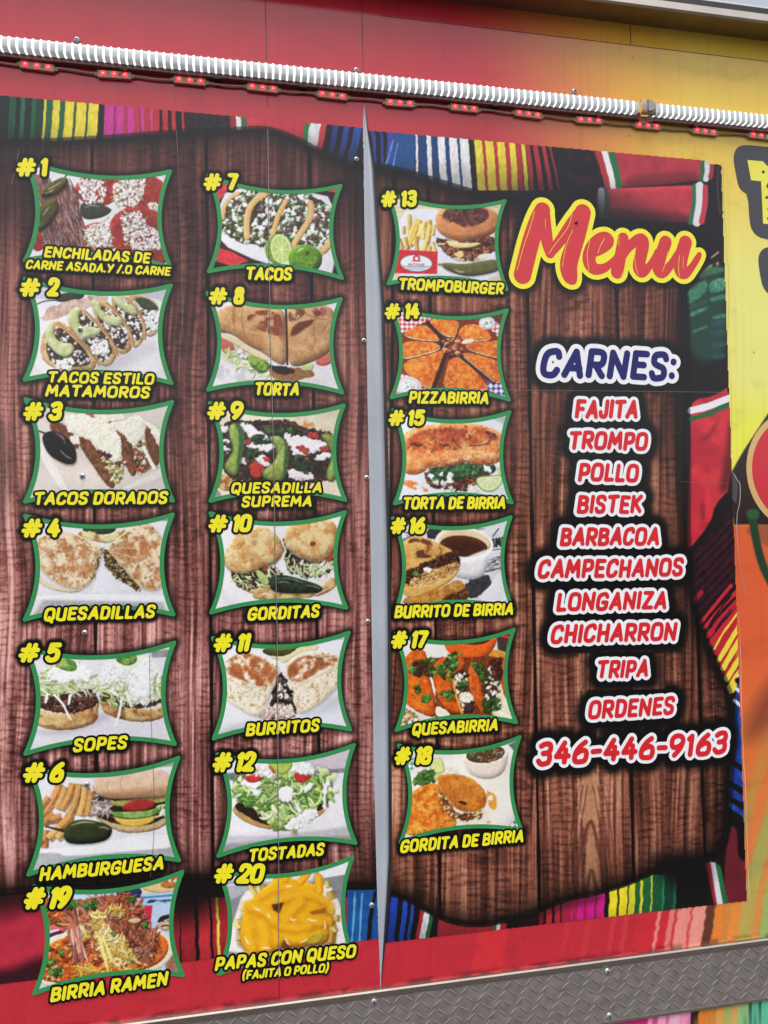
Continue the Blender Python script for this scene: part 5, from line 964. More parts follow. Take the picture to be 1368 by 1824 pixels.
# ------------------------------------------------------------------ dish pictures: place and outline
S = 1.25
FR = {1: (-295, -103, -372), 2: (-295, -103, -213), 3: (-294, -102, -53), 4: (-294, -102, 100), 5: (-293, -101, 272), 6: (-289, -96.5, 425),
      7: (-59, 132.5, -369.5), 8: (-61, 130.5, -205), 9: (-59, 132.5, -52.5), 10: (-59, 132, 99), 11: (-57, 135, 268), 12: (-52, 140, 424),
      13: (193, 379.5, -365), 14: (195, 379, -199.5), 15: (197, 379.5, -47), 16: (194, 377.5, 108.5), 17: (194, 378.5, 273), 18: (197, 383.5, 429)}
RECT = {k: (a * S, (c - 141) * S, b * S, c * S) for k, (a, b, c) in FR.items()}
_n, _o = CR['N'], CR['O']
RECT[19] = (_n.pt(228, 968)[0], _n.pt(1300, 32)[1], _n.pt(1330, 805)[0], _n.pt(1330, 805)[1])
RECT[20] = (_o.pt(172, 860)[0], _o.pt(1134, 80)[1], _o.pt(1120, 790)[0], _o.pt(1120, 790)[1])
def pincushion(r, inset=4.0, sag=19.0, n=14):
    x0, y0, x1, y1 = r[0] + inset, r[1] + inset, r[2] - inset, r[3] - inset
    t = np.linspace(0, 1, n, endpoint=False); b = 4 * t * (1 - t) * sag
    return np.concatenate([np.c_[x0 + (x1 - x0) * t, y0 + b], np.c_[x1 - b * .95, y0 + (y1 - y0) * t], np.c_[x1 + (x0 - x1) * t, y1 - b * .85], np.c_[x0 + b, y1 + (y0 - y1) * t]])
FRAME = {k: pincushion(r) for k, r in RECT.items()}
def strokes_of(cr, txt, xl, xr, yl, yr, cap, **k):
    c = CR[cr]; p0 = c.pt(xl, yl); p1 = c.pt(xr, yr); m = ((xl + xr) / 2, (yl + yr) / 2)
    a = c.pt(*m); b = c.pt(m[0], m[1] - cap); return text_strokes(txt, p0, p1, math.hypot(a[0] - b[0], a[1] - b[1]), **k)
NUMB, CAP_S = {}, {}
for k, (cr, f, hx, dx, yt, yb) in DISH.items():
    d = 6 if k < 6 else 3
    NUMB[k] = strokes_of(cr, '#', hx[0], hx[1], yb, yb, yb - yt, r=.112) + strokes_of(cr, str(k), dx[0], dx[1], yb, yb, yb - yt, r=.124, gap=.04)
    CAP_S[k] = [strokes_of(a, t, xl, xr, yl, yr, cp) for a, t, xl, xr, yl, yr, cp in CAPT[k]]
LIST_S = [(e, strokes_of(*e[:7], r=.112)) for e in LIST]

# Menu: brush script drawn as thick tapering strokes (crop K units)
MENU = [[(88, 760, 40), (105, 690, 40), (130, 590, 40), (165, 480, 38), (192, 425, 36)], [(192, 425, 34), (208, 540, 30), (222, 615, 26), (232, 648, 22)],
        [(230, 650, 20), (280, 590, 24), (340, 500, 28), (400, 430, 32)], [(402, 436, 38), (378, 540, 38), (345, 640, 40), (325, 710, 42), (335, 770, 36), (350, 790, 18)],
        [(440, 655, 18), (500, 630, 20), (545, 590, 24), (530, 555, 18), (490, 560, 20), (450, 610, 30), (428, 680, 32), (455, 732, 28), (510, 730, 20), (560, 690, 14), (590, 650, 12)],
        [(612, 570, 26), (600, 650, 28), (580, 745, 30)], [(596, 690, 16), (640, 610, 20), (700, 570, 28), (720, 590, 30), (700, 670, 30), (690, 730, 30), (715, 755, 22), (760, 700, 15), (790, 640, 14)],
        [(832, 590, 30), (808, 660, 30), (790, 730, 30), (815, 755, 26), (860, 710, 18), (895, 650, 16)], [(936, 592, 32), (912, 670, 34), (905, 735, 32), (930, 762, 24), (970, 720, 16), (1000, 670, 15), (1008, 655, 12)]]
def menu_strokes():
    out = []
    for s in MENU:
        q = chaikin(np.asarray(s, float), 2, False); X, Y = CR['K'].mm(q[:, 0], q[:, 1]); out.append((np.c_[X, Y], q[:, 2] * .43))
    return out
MENU_S = menu_strokes()

# ------------------------------------------------------------------ the two printed sheets
def wood(u, v, gaps, seed, tone):
    """dark stained planks, print of a photograph: gaps = plank joints (u at v=500, u at v=1500)"""
    n = len(gaps); xs = [a + (b - a) * (v - 500) / 1000 for a, b in gaps]
    pid = np.zeros(u.shape); cx = np.zeros(u.shape); dgap = np.full(u.shape, 99.0)
    for i, x in enumerate(xs):
        pid = pid + (u > x); dgap = np.minimum(dgap, np.abs(u - x) - (2.3 + 1.6 * vnoise(v / 60, v * 0 + i, seed)))
    p7 = pid * 13.7
    wob = (fbm(u / 90 + p7, v / 380, seed, 2) - .5) * 26
    g1 = fbm((u + wob) / 4.2 + p7, v / 190, seed + 1, 2); g2 = fbm((u + wob * 1.5) / 15 + p7, v / 420, seed + 2, 3); g3 = fbm(u / 70 + p7, v / 160, seed + 3, 3)
    saw = sstep(.52, .78, vnoise(u / 13 + p7, v / 4.6, seed + 4)) * sstep(.42, .6, fbm(u / 40 + p7, v / 90, seed + 5, 2))
    fine = vnoise(u / 2.2, v / 3.2, seed + 6)
    rung = sstep(.2, .95, np.sin(6.283 * (v / 12.5 + 1.6 * fbm(u / 46 + p7, v / 90, seed + 8, 2)))) * sstep(.44, .62, fbm(u / 24 + p7, v / 55, seed + 9, 2))
    t = .50 + (g1 - .5) * .82 + (g2 - .5) * .55 + (g3 - .5) * .38 - saw * .13 - rung * .13 + (fine - .5) * .16
    t = t + (vnoise(pid * 3.1 + .5, pid * 0 + seed, seed + 7) - .5) * .22
    return np.clip(t, 0, 1), dgap, pid
def ramp(t, stops):
    out = np.zeros(t.shape + (3,))
    for k in range(3): out[..., k] = np.interp(t, [s[0] for s in stops], [s[1][k] / 255 for s in stops])
    return out
def put(cv, mask, col): cv.C = cv.C * (1 - mask[..., None]) + col * mask[..., None]
def stripes(cv, v0, v1, lst, amp=2.0, seed=3, smear=0):
    """woven cloth stripes: (u left top, u right top, shift at the bottom, colour)"""
    w = cv.win(-200, v0, 1500, v1); u, v = cv.U[w], cv.V[w]
    wob = (fbm(v / 13, u / 300, seed, 2) - .5) * 2 * amp + (vnoise(v / 4, u / 6, seed + 1) - .5) * amp * .5
    k = (v - v0) / (v1 - v0); sh = 1 - .30 * sstep(.35, 1, k)
    tex = 1 + (fbm(u / 3, v / 9, seed + 2, 2) - .5) * .22
    for a, b, s, c in lst:
        x = u - s * k + wob
        al = np.clip(.5 + (x - a) / 1.3, 0, 1) * np.clip(.5 - (x - b) / 1.3, 0, 1)
        cv.C[w] = cv.C[w] * (1 - al[..., None]) + np.clip(c3(c) * (sh * tex)[..., None], 0, 1) * al[..., None]
def halo(cv, strokes, solid, fade, amt):
    """printed dark glow round lettering"""
    a, b, c, d = strokes_box(strokes, solid + fade + 12)
    (u0, v0), (u1, v1), (u2, v2), (u3, v3) = IW(a, b), IW(c, d), IW(a, d), IW(c, b)
    w = cv.win(min(u0, u2), min(v0, v3), max(u1, u3), max(v1, v2))
    if w is None or cv.U[w].size == 0: return
    X, Y = W(cv.U[w], cv.V[w]); q = sd_strokes(X, Y, strokes)
    k = 1 - sstep(solid, solid + fade, q) * 1.0; cv.C[w] = cv.C[w] * (1 - k * amt)[..., None] + c3((5, 4, 4)) * (k * amt)[..., None]
def halo_frame(cv, P):
    m = 22; a, b, c, d = P[:, 0].min() - m, P[:, 1].min() - m, P[:, 0].max() + m, P[:, 1].max() + m
    (u0, v0), (u1, v1), (u2, v2), (u3, v3) = IW(a, b), IW(c, d), IW(a, d), IW(c, b)
    w = cv.win(min(u0, u2), min(v0, v3), max(u1, u3), max(v1, v2)); X, Y = W(cv.U[w], cv.V[w]); q = sd_poly(X, Y, P)
    k = (1 - sstep(2, 16, q)) * .8; cv.C[w] = cv.C[w] * (1 - k)[..., None] + c3((5, 4, 4)) * k[..., None]
STEP = 1.35
BLK, GRN_, YEL_, PNK, RED_, WHT_ = (20, 18, 20), (26, 92, 58), (226, 206, 66), (196, 56, 140), (184, 44, 54), (226, 226, 228)
WST = [(0, (42, 23, 21)), (.18, (66, 36, 31)), (.38, (98, 55, 49)), (.58, (138, 86, 77)), (.8, (182, 128, 116)), (1, (216, 168, 152))]

def left_sheet():
    cv = Canvas(-115, 160, 684, 1765, STEP, (26, 18, 20), 11); U, V = cv.U, cv.V
    L = [(-140, -60, 0, RED_), (-60, 18, -6, (18, 34, 30)), (18, 30, -6, (30, 78, 56)), (30, 38, -6, (16, 26, 24)), (38, 46, -6, (36, 96, 66)), (46, 58, -6, (18, 36, 30)), (58, 66, -6, (30, 92, 60)), (66, 80, -8, (20, 56, 40)), (80, 85, -8, YEL_), (85, 96, -9, GRN_), (96, 109, -9, YEL_), (109, 118, -9, GRN_), (118, 134, -9, YEL_), (134, 138, -9, GRN_), (138, 156, -8, YEL_), (156, 159, -8, GRN_), (159, 177, -7, YEL_), (177, 187, -6, BLK), (187, 204, -4, PNK), (204, 207, -4, (150, 40, 90)), (207, 222, -3, PNK), (222, 227, -3, (184, 44, 80)), (227, 240, -2, PNK), (240, 250, -2, (186, 46, 74)), (250, 257, 0, PNK), (257, 268, 0, RED_), (268, 272, 0, (206, 70, 140)), (272, 284, 0, RED_), (284, 289, 1, BLK), (289, 299, 1, RED_), (299, 305, 1, BLK), (305, 312, 2, RED_), (312, 323, 2, BLK), (323, 327, 2, RED_), (327, 408, 3, (30, 24, 28)), (408, 419, 4, (150, 40, 50)), (419, 428, 4, WHT_), (428, 436, 5, (40, 110, 66)), (436, 470, 6, (196, 60, 68)), (470, 552, -4, (190, 56, 64)), (552, 562, -20, (40, 120, 70)), (562, 582, -22, WHT_), (582, 594, -24, (196, 60, 66)), (594, 606, -26, BLK), (606, 616, -26, (34, 56, 130)), (616, 626, -27, BLK), (626, 637, -28, (40, 70, 150)), (637, 646, -28, BLK), (646, 660, -30, (44, 80, 160))]
    stripes(cv, 165, 292, L, 1.6, 4)
    cv.mott([(340, 195), (410, 200), (410, 240), (340, 240)], (66, 40, 50), 14, .5, .5); cv.soft([(436, 236), (560, 262), (640, 292), (436, 270)], (40, 16, 18), 22, .75)
    # lower cloth
    cv.poly([(-115, 1560), (90, 1560), (110, 1765), (-115, 1765)], (178, 42, 62), sm=0, tex=.12, ts=30); cv.soft([(-115, 1725), (10, 1732), (75, 1700), (110, 1715), (110, 1765), (-115, 1765)], (40, 14, 22), 14, .9); cv.soft([(-115, 1540), (100, 1540), (90, 1620), (-115, 1640)], (30, 12, 16), 30, .9)
    B = [(320, 345, 6, (150, 34, 44)), (345, 352, 6, BLK), (352, 372, 6, (186, 44, 54)), (372, 376, 8, BLK), (376, 384, 8, (170, 38, 48)), (384, 389, 6, YEL_), (389, 620, 6, (160, 34, 44)), (100, 320, 0, (150, 34, 48))]
    stripes(cv, 1600, 1765, B, 2, 8); cv.soft([(90, 1540), (400, 1530), (400, 1610), (330, 1650), (90, 1620)], (16, 10, 12), 36, .95)
    cv.poly([(618, 1585), (684, 1585), (684, 1765), (618, 1765)], (24, 76, 140), sm=0, tex=.16, ts=12)
    for a in ([(632, 1590), (630, 1640), (626, 1680)], [(645, 1592), (642, 1640), (640, 1680)]): cv.line(a, 1.6, (90, 160, 200), wob=1.2)
    for a in ([(668, 1590), (660, 1630), (656, 1690)], [(680, 1590), (676, 1690)]): cv.line(a, 3.5, BLK, wob=1.5)
    # far left roll of red cloth
    cv.poly([(-115, 740), (2, 745), (9, 780), (8, 830), (5, 900), (-20, 960), (-115, 1000)], (168, 44, 56), tex=.12, ts=20, soft=5); cv.line([(-60, 745), (-5, 752), (4, 768), (7, 786)], 5, WHT_); cv.line([(-60, 756), (0, 778), (6, 796)], 3, (50, 110, 66))
    # planks
    t, dg, pid = wood(U, V, [(-40, -34), (166, 172.5), (370, 379), (555, 571)], 21, 1)
    t = t * np.interp(V, [230, 500, 900, 1250, 1500, 1580], [.66, .78, 1.0, 1.18, 1.1, .6])
    t = t - .13 * sstep(.5, .72, fbm(U / 16, V / 8, 31, 3)) * (np.exp(-((U - 318) / 22) ** 2) + np.exp(-((U - 352) / 14) ** 2) * .8) * np.interp(V, [250, 700, 1200, 1400], [1, 1, .7, 0])
    t = t - .16 * sstep(480, 700, U) * np.interp(V, [250, 900], [1, .2])
    ch = sstep(.30, .52, fbm(U / 16 + 3, V / 60, 44, 2)); t = t + .16 * ch * sstep(165, 60, U) * np.interp(V, [900, 1200], [0, 1])
    c = ramp(np.clip(t, 0, 1), WST) * (1 + np.interp(V, [250, 1400], [0, .06]))[..., None]
    c[..., 2] *= np.interp(V, [300, 1300], [.98, 1.05])
    c *= (1 - .88 * np.clip(.5 - dg / 1.6, 0, 1))[..., None]
    P = [(-130, 262), (40, 250), (90, 253), (125, 250), (200, 246), (312, 236), (430, 232), (475, 228), (530, 248), (570, 272), (610, 290), (700, 312), (700, 1578), (640, 1580), (560, 1574), (470, 1566), (330, 1562), (200, 1570), (100, 1576), (20, 1590), (-130, 1600)]
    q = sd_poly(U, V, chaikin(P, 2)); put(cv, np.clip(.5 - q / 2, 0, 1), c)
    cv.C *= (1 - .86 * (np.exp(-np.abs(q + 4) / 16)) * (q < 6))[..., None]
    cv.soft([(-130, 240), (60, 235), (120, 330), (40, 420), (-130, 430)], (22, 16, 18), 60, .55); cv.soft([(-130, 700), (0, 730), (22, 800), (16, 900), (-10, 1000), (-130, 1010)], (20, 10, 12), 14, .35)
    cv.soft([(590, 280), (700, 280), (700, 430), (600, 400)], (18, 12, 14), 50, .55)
    for k in list(range(1, 13)): halo_frame(cv, FRAME[k]); halo(cv, NUMB[k], 3, 7, .9); [halo(cv, s, 3, 8, .9) for s in CAP_S[k]]
    for k in (19, 20): halo(cv, NUMB[k], 3, 5, .5)
    X, Y = W(U, V); fa = np.array([[648, 190], [647, 232], [649, 292], [651, 413], [653.5, 470], [655, 482], [655, 520], [656.5, 592], [657, 716], [660, 853], [663, 1007], [665, 1171], [667.5, 1350], [671, 1504], [673.7, 1605], [675.8, 1760]])
    xr = np.interp(V, fa[:, 1], fa[:, 0]) + (vnoise(V / 6, V * 0, 5) - .5) * 1.2
    keep = (X > -500) & (Y > -745) & (Y < 694) & (U < xr - .3)
    return cv, X, Y, keep
def right_sheet():
    cv = Canvas(640, 205, 1345, 1700, STEP, (20, 15, 16), 12); U, V = cv.U, cv.V
    NB = (26, 62, 116)
    L = [(640, 664, 6, (30, 28, 34)), (660, 668, 6, (52, 62, 140)), (668, 677, 6, BLK), (677, 682, 4, (46, 56, 140)), (682, 690, 4, BLK), (690, 704, -2, (60, 66, 152)), (704, 740, -2, (30, 76, 132)), (740, 744, 2, WHT_), (744, 759, 4, NB), (759, 767, 5, WHT_), (767, 778, 6, NB), (778, 791, 7, WHT_), (791, 798, 7, NB), (798, 813, 8, WHT_), (813, 817, 8, NB), (817, 833, 8, WHT_), (833, 843, 8, BLK), (843, 857, 8, YEL_), (857, 862, 8, RED_), (862, 877, 8, YEL_), (877, 883, 8, RED_), (883, 897, 8, YEL_), (897, 905, 7, RED_), (905, 916, 7, YEL_), (916, 925, 8, RED_), (925, 932, 10, YEL_), (932, 940, 12, (170, 44, 54)), (940, 944, 14, BLK), (944, 953, 16, (176, 46, 56)), (953, 958, 18, BLK), (958, 965, 20, (176, 46, 56)), (965, 970, 22, BLK), (970, 974, 24, (150, 40, 50)), (974, 1090, 24, (26, 20, 24))]
    stripes(cv, 228, 338, L, 1.8, 6)
    for a in ([(700, 250), (692, 280), (686, 296)], [(708, 256), (702, 286), (700, 300)]): cv.line(a, 1.3, (84, 150, 196), wob=1)
    cv.mott([(1000, 250), (1075, 262), (1080, 340), (1000, 340)], (74, 30, 40), 12, .52, .45)
    K = lambda pts: [(900 + a / 2.923, 230 + b / 2.923) for a, b in pts]
    cv.poly(K([(485, 95), (700, 110), (1060, 150), (1085, 190), (1080, 240), (1060, 262), (1000, 268), (800, 292), (605, 305), (520, 300)]), (172, 50, 62), tex=.12, ts=14, bulge=12, amt=.35, soft=2); cv.soft(K([(620, 300), (620, 250), (800, 230), (1000, 215), (1010, 268), (800, 292)]), (70, 24, 32), 7, .45)
    for a, b, w, c in (((490, 115), (545, 300), 9, (170, 46, 54)), ((520, 118), (568, 300), 7, WHT_), ((552, 125), (592, 300), 6, (40, 104, 60)), ((1030, 170), (1022, 262), 5, (44, 96, 60)), ((1052, 172), (1044, 260), 5, (206, 206, 212)), ((1075, 180), (1068, 250), 4, (150, 44, 56))): cv.line(K([a, ((a[0] * .5 + b[0] * .5) + 4, (a[1] + b[1]) / 2), b]), w, c, wob=1.2)
    cv.poly(K([(470, 330), (530, 310), (800, 300), (985, 292), (1040, 300), (1058, 370), (1040, 480), (960, 488), (700, 470), (520, 455), (470, 440)]), (178, 52, 64), tex=.12, ts=14, bulge=14, amt=.4, soft=2); cv.soft(K([(530, 452), (540, 420), (800, 430), (960, 440), (960, 486), (700, 470)]), (60, 22, 28), 7, .5); cv.soft(K([(440, 300), (520, 310), (540, 380), (520, 460), (440, 460)]), (26, 20, 22), 12, .55)
    for a, b, w, c in (((500, 320), (490, 445), 6, (150, 150, 160)), ((525, 320), (518, 450), 4, (40, 84, 56)), ((988, 296), (965, 486), 5, (44, 104, 62)), ((1012, 294), (995, 488), 7, (214, 214, 220)), ((1040, 302), (1022, 482), 5, (182, 56, 66))): cv.line(K([a, ((a[0] + b[0]) / 2 + 9, (a[1] + b[1]) / 2), b]), w, c, wob=1.2)
    # green cloth down the right
    Z = lambda pts: [(1200 + a / 5.702, 240 + b / 5.702) for a, b in pts]
    cv.soft(Z([(250, 1440), (340, 1330), (500, 1330), (540, 1824), (530, 2300), (140, 2300), (140, 1600)]), (34, 70, 58), 10, .8)
    for q, col in (([(945, 835), (1000, 800), (1052, 790), (1048, 850), (1000, 885), (948, 915)], (72, 136, 100)), ([(950, 925), (1050, 885), (1050, 905), (955, 945)], (40, 84, 66)), ([(955, 958), (1052, 918), (1050, 940), (958, 985)], (66, 130, 94)), ([(975, 1050), (1052, 1018), (1050, 1034), (978, 1064)], (58, 116, 88)), ([(1058, 800), (1100, 780), (1150, 770), (1150, 835), (1090, 850), (1060, 848)], (76, 142, 104)), ([(1064, 875), (1150, 858), (1150, 884), (1066, 902)], (66, 132, 98)), ([(1078, 975), (1150, 960), (1150, 980), (1080, 992)], (56, 116, 88)), ([(1000, 745), (1060, 715), (1140, 715), (1145, 745), (1050, 765), (1000, 780)], (54, 104, 74))):
        cv.poly(K(q), col, sm=1, rough=2, rs=9, tex=.28, ts=3.2, soft=4)
    for i in range(26): x = 948 + i * 8; cv.line(K([(x, 790 + (i % 5) * 9), (x + 4, 900 + (i % 7) * 12)]), .7, (28, 60, 50), al=.4, soft=2)
    for y in (1900, 2000, 2120, 2240): cv.poly(Z([(380, y), (530, y - 30), (530, y + 30), (380, y + 50)]), (30, 74, 72), rough=3, soft=5, tex=.2, ts=4)
    cv.line(Z([(270, 1440), (320, 1370), (380, 1330)]), 2.2, (150, 160, 90), soft=3); cv.line(Z([(380, 1250), (450, 1195)]), 1.6, (176, 140, 110)); cv.poly(Z([(420, 1310), (455, 1285), (455, 1335)]), (176, 140, 110), sm=0); cv.line(Z([(450, 330), (440, 560), (470, 800)]), 2, (84, 62, 60), al=.6)
    Q = lambda pts: [(1200 + a / 4.143, 660 + b / 4.143) for a, b in pts]
    cv.poly(Q([(122, 330), (140, 215), (300, 190), (420, 105), (430, 860), (300, 990), (275, 1120), (90, 1350), (85, 1290), (118, 700)]), (176, 36, 52), sm=1, tex=.1, ts=16, soft=2, col2=(198, 46, 58), ts2=40)
    cv.soft(Q([(150, 540), (240, 480), (330, 360), (300, 460), (240, 520)]), (120, 26, 40), 5, .7); cv.soft(Q([(400, 380), (430, 380), (430, 860), (330, 920), (350, 780), (390, 620)]), (70, 18, 28), 8, .75); cv.soft(Q([(200, 950), (240, 1000), (220, 1140), (190, 1060)]), (104, 22, 36), 5, .6); cv.soft(Q([(85, 400), (130, 400), (110, 1340), (80, 1340)]), (80, 16, 26), 5, .6)
    cv.line(Q([(128, 295), (270, 262), (420, 200)]), 6.2, (226, 224, 228), wob=.8); cv.line(Q([(124, 358), (270, 320), (330, 280), (420, 248)]), 4.6, (34, 96, 52), wob=1)
    R = lambda pts: [(1200 + a / 3.256, 1080 + b / 3.256) for a, b in pts]
    cv.poly(Q([(90, 1400), (240, 1230), (310, 1130), (320, 1010), (430, 920), (470, 1824), (470, 2000), (180, 1900), (100, 1600)]), (40, 14, 24), sm=1, tex=.3, ts=8, col2=(18, 12, 18), ts2=10)
    for i, y in enumerate(range(1240, 1700, 70)): cv.line(Q([(130, y + 160), (300, y), (470, y - 190)]), 3.2, (74, 18, 36), al=.55, wob=1.5)
    for P, w, c in (([(-10, 130), (70, 20), (160, -80)], 4, (150, 28, 44)), ([(160, 90), (240, -10), (330, -120)], 3.2, (186, 40, 52)), ([(180, 120), (290, -10), (370, -90)], 3.4, (190, 40, 52)), ([(200, 170), (300, 40), (380, -40)], 5, (176, 36, 48)), ([(225, 210), (330, 80), (380, 20)], 7, (186, 40, 50)), ([(250, 260), (340, 130), (385, 70)], 8, (178, 36, 46)), ([(275, 320), (350, 220), (385, 160)], 9, (170, 34, 44)), ([(300, 380), (370, 270), (390, 240)], 8, (170, 34, 44)), ([(235, 245), (280, 160), (385, 20)], 1.8, YEL_), ([(262, 310), (310, 230), (385, 100)], 4.2, YEL_), ([(285, 360), (340, 265), (385, 190)], 5, YEL_), ([(308, 420), (360, 330), (388, 270)], 5.6, YEL_), ([(330, 480), (365, 420), (388, 380)], 8, YEL_), ([(300, 392), (340, 330), (385, 260)], 1.3, (176, 36, 46)), ([(320, 440), (350, 385), (385, 350)], 1.3, (176, 36, 46)), ([(240, 140), (290, 70), (330, 20)], 1.6, (40, 14, 22)), ([(210, 100), (280, 0), (330, -60)], 2, (40, 14, 22))): cv.line(R(P), w, c, wob=1)
    cv.poly(R([(372, 370), (420, 380), (420, 1250), (400, 1220), (300, 1150), (310, 1000), (335, 880), (350, 700), (358, 540)]), (28, 72, 160), sm=1, tex=.2, ts=8, col2=(22, 50, 130), ts2=20)
    for P in ([(375, 400), (400, 410)], [(365, 480), (405, 510)], [(350, 545), (380, 570), (410, 600)]): cv.line(R(P), 2.8, (214, 220, 226), wob=.8)
    for P in ([(330, 900), (400, 945)], [(310, 1020), (400, 1075)], [(300, 1100), (400, 1160)], [(370, 430), (410, 440)]): cv.line(R(P), 5.5, (12, 12, 20), wob=1.4)
    cv.soft(R([(300, 1170), (420, 1230), (440, 1480), (370, 1470), (330, 1330)]), (14, 10, 14), 6, .95); cv.poly(R([(320, 1270), (370, 1290), (370, 1470), (440, 1470), (440, 1760), (300, 1760), (290, 1550)]), (98, 26, 38), sm=1, soft=4, tex=.12); cv.soft(R([(372, 1270), (440, 1300), (440, 1470), (380, 1470)]), (14, 8, 12), 5, .95)
    # cloth along the bottom
    J = lambda pts: [(684 + a / 2, 1500 + b / 2) for a, b in pts]
    BT = [(684, 694, -6, (24, 52, 140)), (694, 699, -8, BLK), (699, 712, -10, (30, 60, 160)), (712, 722, -10, BLK), (722, 731, -12, (34, 70, 176)), (731, 738, -12, BLK), (738, 744, -14, (34, 72, 160)), (744, 757, -14, BLK), (757, 764, -18, (184, 40, 48)), (764, 775, -18, WHT_), (775, 780, -16, (34, 110, 58)), (780, 878, 0, (166, 44, 52)), (878, 884, 0, (34, 110, 58)), (884, 891, 0, WHT_), (891, 902, 0, (176, 40, 48)), (902, 960, 0, (26, 14, 18)), (960, 968, 0, (120, 28, 40)), (968, 974, 0, BLK), (974, 984, -2, (196, 40, 60)), (984, 989, -2, BLK), (989, 999, -2, (186, 40, 60)), (999, 1002, -2, BLK), (1002, 1018, -3, (176, 34, 66)), (1018, 1022, -3, (206, 26, 120)), (1022, 1030, -3, (180, 34, 66)), (1030, 1042, -3, (206, 30, 130)), (1042, 1046, -3, (170, 30, 80)), (1046, 1060, -3, (206, 30, 130)), (1060, 1064, -3, (150, 26, 80)), (1064, 1078, -3, (206, 30, 130)), (1078, 1086, -3, BLK), (1086, 1100, -3, (226, 206, 40)), (1100, 1104, -3, (40, 60, 30)), (1104, 1118, -3, (226, 206, 40)), (1118, 1121, -3, (40, 70, 40)), (1121, 1132, -4, (206, 196, 44)), (1132, 1141, -4, (26, 92, 50)), (1141, 1146, -4, (206, 196, 50)), (1146, 1160, -4, (26, 92, 50)), (1160, 1163, -4, (180, 190, 60)), (1163, 1180, -4, (24, 80, 48)), (1180, 1184, -4, (40, 120, 80)), (1184, 1200, -4, (18, 56, 40)), (1200, 1205, -4, (30, 100, 76)), (1205, 1262, -4, (14, 16, 16))]
    stripes(cv, 1560, 1680, BT, 1.4, 12); cv.soft(J([(480, 260), (640, 200), (780, 180), (780, 210), (660, 235), (520, 280)]), (20, 8, 12), 10, .5)
    cv.poly(R([(185, 1490), (215, 1480), (255, 1700), (235, 1740)]), (150, 36, 46), soft=2); cv.poly(R([(212, 1482), (240, 1486), (290, 1740), (252, 1740)]), (206, 206, 210), soft=2); cv.poly(R([(242, 1488), (272, 1510), (316, 1740), (288, 1740)]), (32, 100, 54), soft=2)
    # planks
    t, dg, pid = wood(U, V, [(700, 690), (765, 782), (939, 958.5), (1098, 1127), (1222, 1255)], 57, 1)
    t = t * np.interp(V, [300, 480, 900, 1250, 1480, 1620], [.62, .92, 1.06, 1.14, 1.14, .9])
    m = (U > 955) & (U < 1125)
    ang = np.abs(U - 1052 - (V - 1400) * .02) / (7 + np.maximum(V - 1380, 0) * .045 + 14 * (fbm(V / 90, V * 0, 9, 2))); ring = np.sin((ang * 1.6 - V / 52) * 3.1) * .5 + .5
    k = sstep(1290, 1400, V) * np.exp(-np.clip(ang - .6, 0, 9) * .8); t = np.where(m, t + k * (.12 * ring - .04), t)
    t = t - .34 * sstep(.5, .7, fbm(U / 18, V / 9, 61, 3)) * (np.exp(-((U - 1278) / 24) ** 2) * sstep(1130, 1200, V) + .7 * np.exp(-((U - 1028) / 30) ** 2) * sstep(760, 650, V) * (U > 940))
    lad = sstep(.5, .75, vnoise(U / 30, V / 6.5, 71)) * ((U > 775) & (U < 945)) * .16; t = t - lad * np.interp(V, [600, 1000], [.5, 1])
    c = ramp(np.clip(t, 0, 1), [(0, (40, 22, 16)), (.18, (66, 36, 27)), (.38, (100, 55, 42)), (.58, (140, 84, 65)), (.8, (176, 120, 95)), (1, (212, 162, 132))])
    dkr = np.interp(U, [1100, 1170, 1240, 1300], [1, .86, .78, .7]); c = c * np.where(V > 500, dkr, 1)[..., None]; c[..., 0] *= np.interp(U, [1100, 1250], [1, 1.06])
    c *= (1 - .88 * np.clip(.5 - dg / 1.6, 0, 1))[..., None]
    cv.C, keepC = c, cv.C
    for lp in ([(1036, 1368), (1064, 1366), (1071, 1440), (1063, 1475), (1052, 1452), (1040, 1484), (1031, 1440)], [(1052, 1456), (1061, 1500), (1067, 1600), (1038, 1600), (1045, 1500)], [(1054, 1550), (1066, 1640), (1040, 1640)]): cv.poly(lp, (186, 132, 98), rough=3, rs=8, soft=5, tex=.14, ts=5, al=.8)
    for lp in ([(1026, 1560), (1038, 1500), (1052, 1452), (1064, 1500), (1078, 1560)], [(1038, 1640), (1046, 1580), (1053, 1540), (1062, 1580), (1070, 1640)]): cv.line(lp, 3.4, (92, 50, 36), al=.8, wob=1.2, soft=3)
    for x0 in (1020, 1012, 1004): cv.line([(x0, 1640), (x0 + 10, 1500), (x0 + 26, 1400)], 1.3, (84, 46, 34), al=.6, wob=1)
    for x0 in (1086, 1095, 1104): cv.line([(x0, 1640), (x0 - 12, 1500), (x0 - 30, 1400)], 1.3, (84, 46, 34), al=.6, wob=1)
    c, cv.C = cv.C, keepC
    P = [(600, 290), (690, 300), (730, 310), (800, 332), (860, 350), (960, 365), (1010, 385), (1060, 410), (1120, 440), (1200, 452), (1221, 500), (1222, 700), (1222, 1000), (1240, 1095), (1258, 1150), (1306, 1245), (1306, 1320), (1298, 1400), (1296, 1470), (1288, 1510), (1256, 1532), (1180, 1545), (1130, 1572), (1060, 1594), (1010, 1602), (960, 1624), (900, 1642), (850, 1651), (800, 1644), (760, 1624), (720, 1600), (688, 1592), (600, 1590)]
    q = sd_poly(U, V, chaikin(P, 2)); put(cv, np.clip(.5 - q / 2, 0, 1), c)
    cv.C *= (1 - .9 * np.exp(-np.abs(q + 4) / np.interp(V, [400, 500, 1400, 1540], [26, 14, 14, 20])) * (q < np.where(V > 1540, 3, 8)))[..., None]
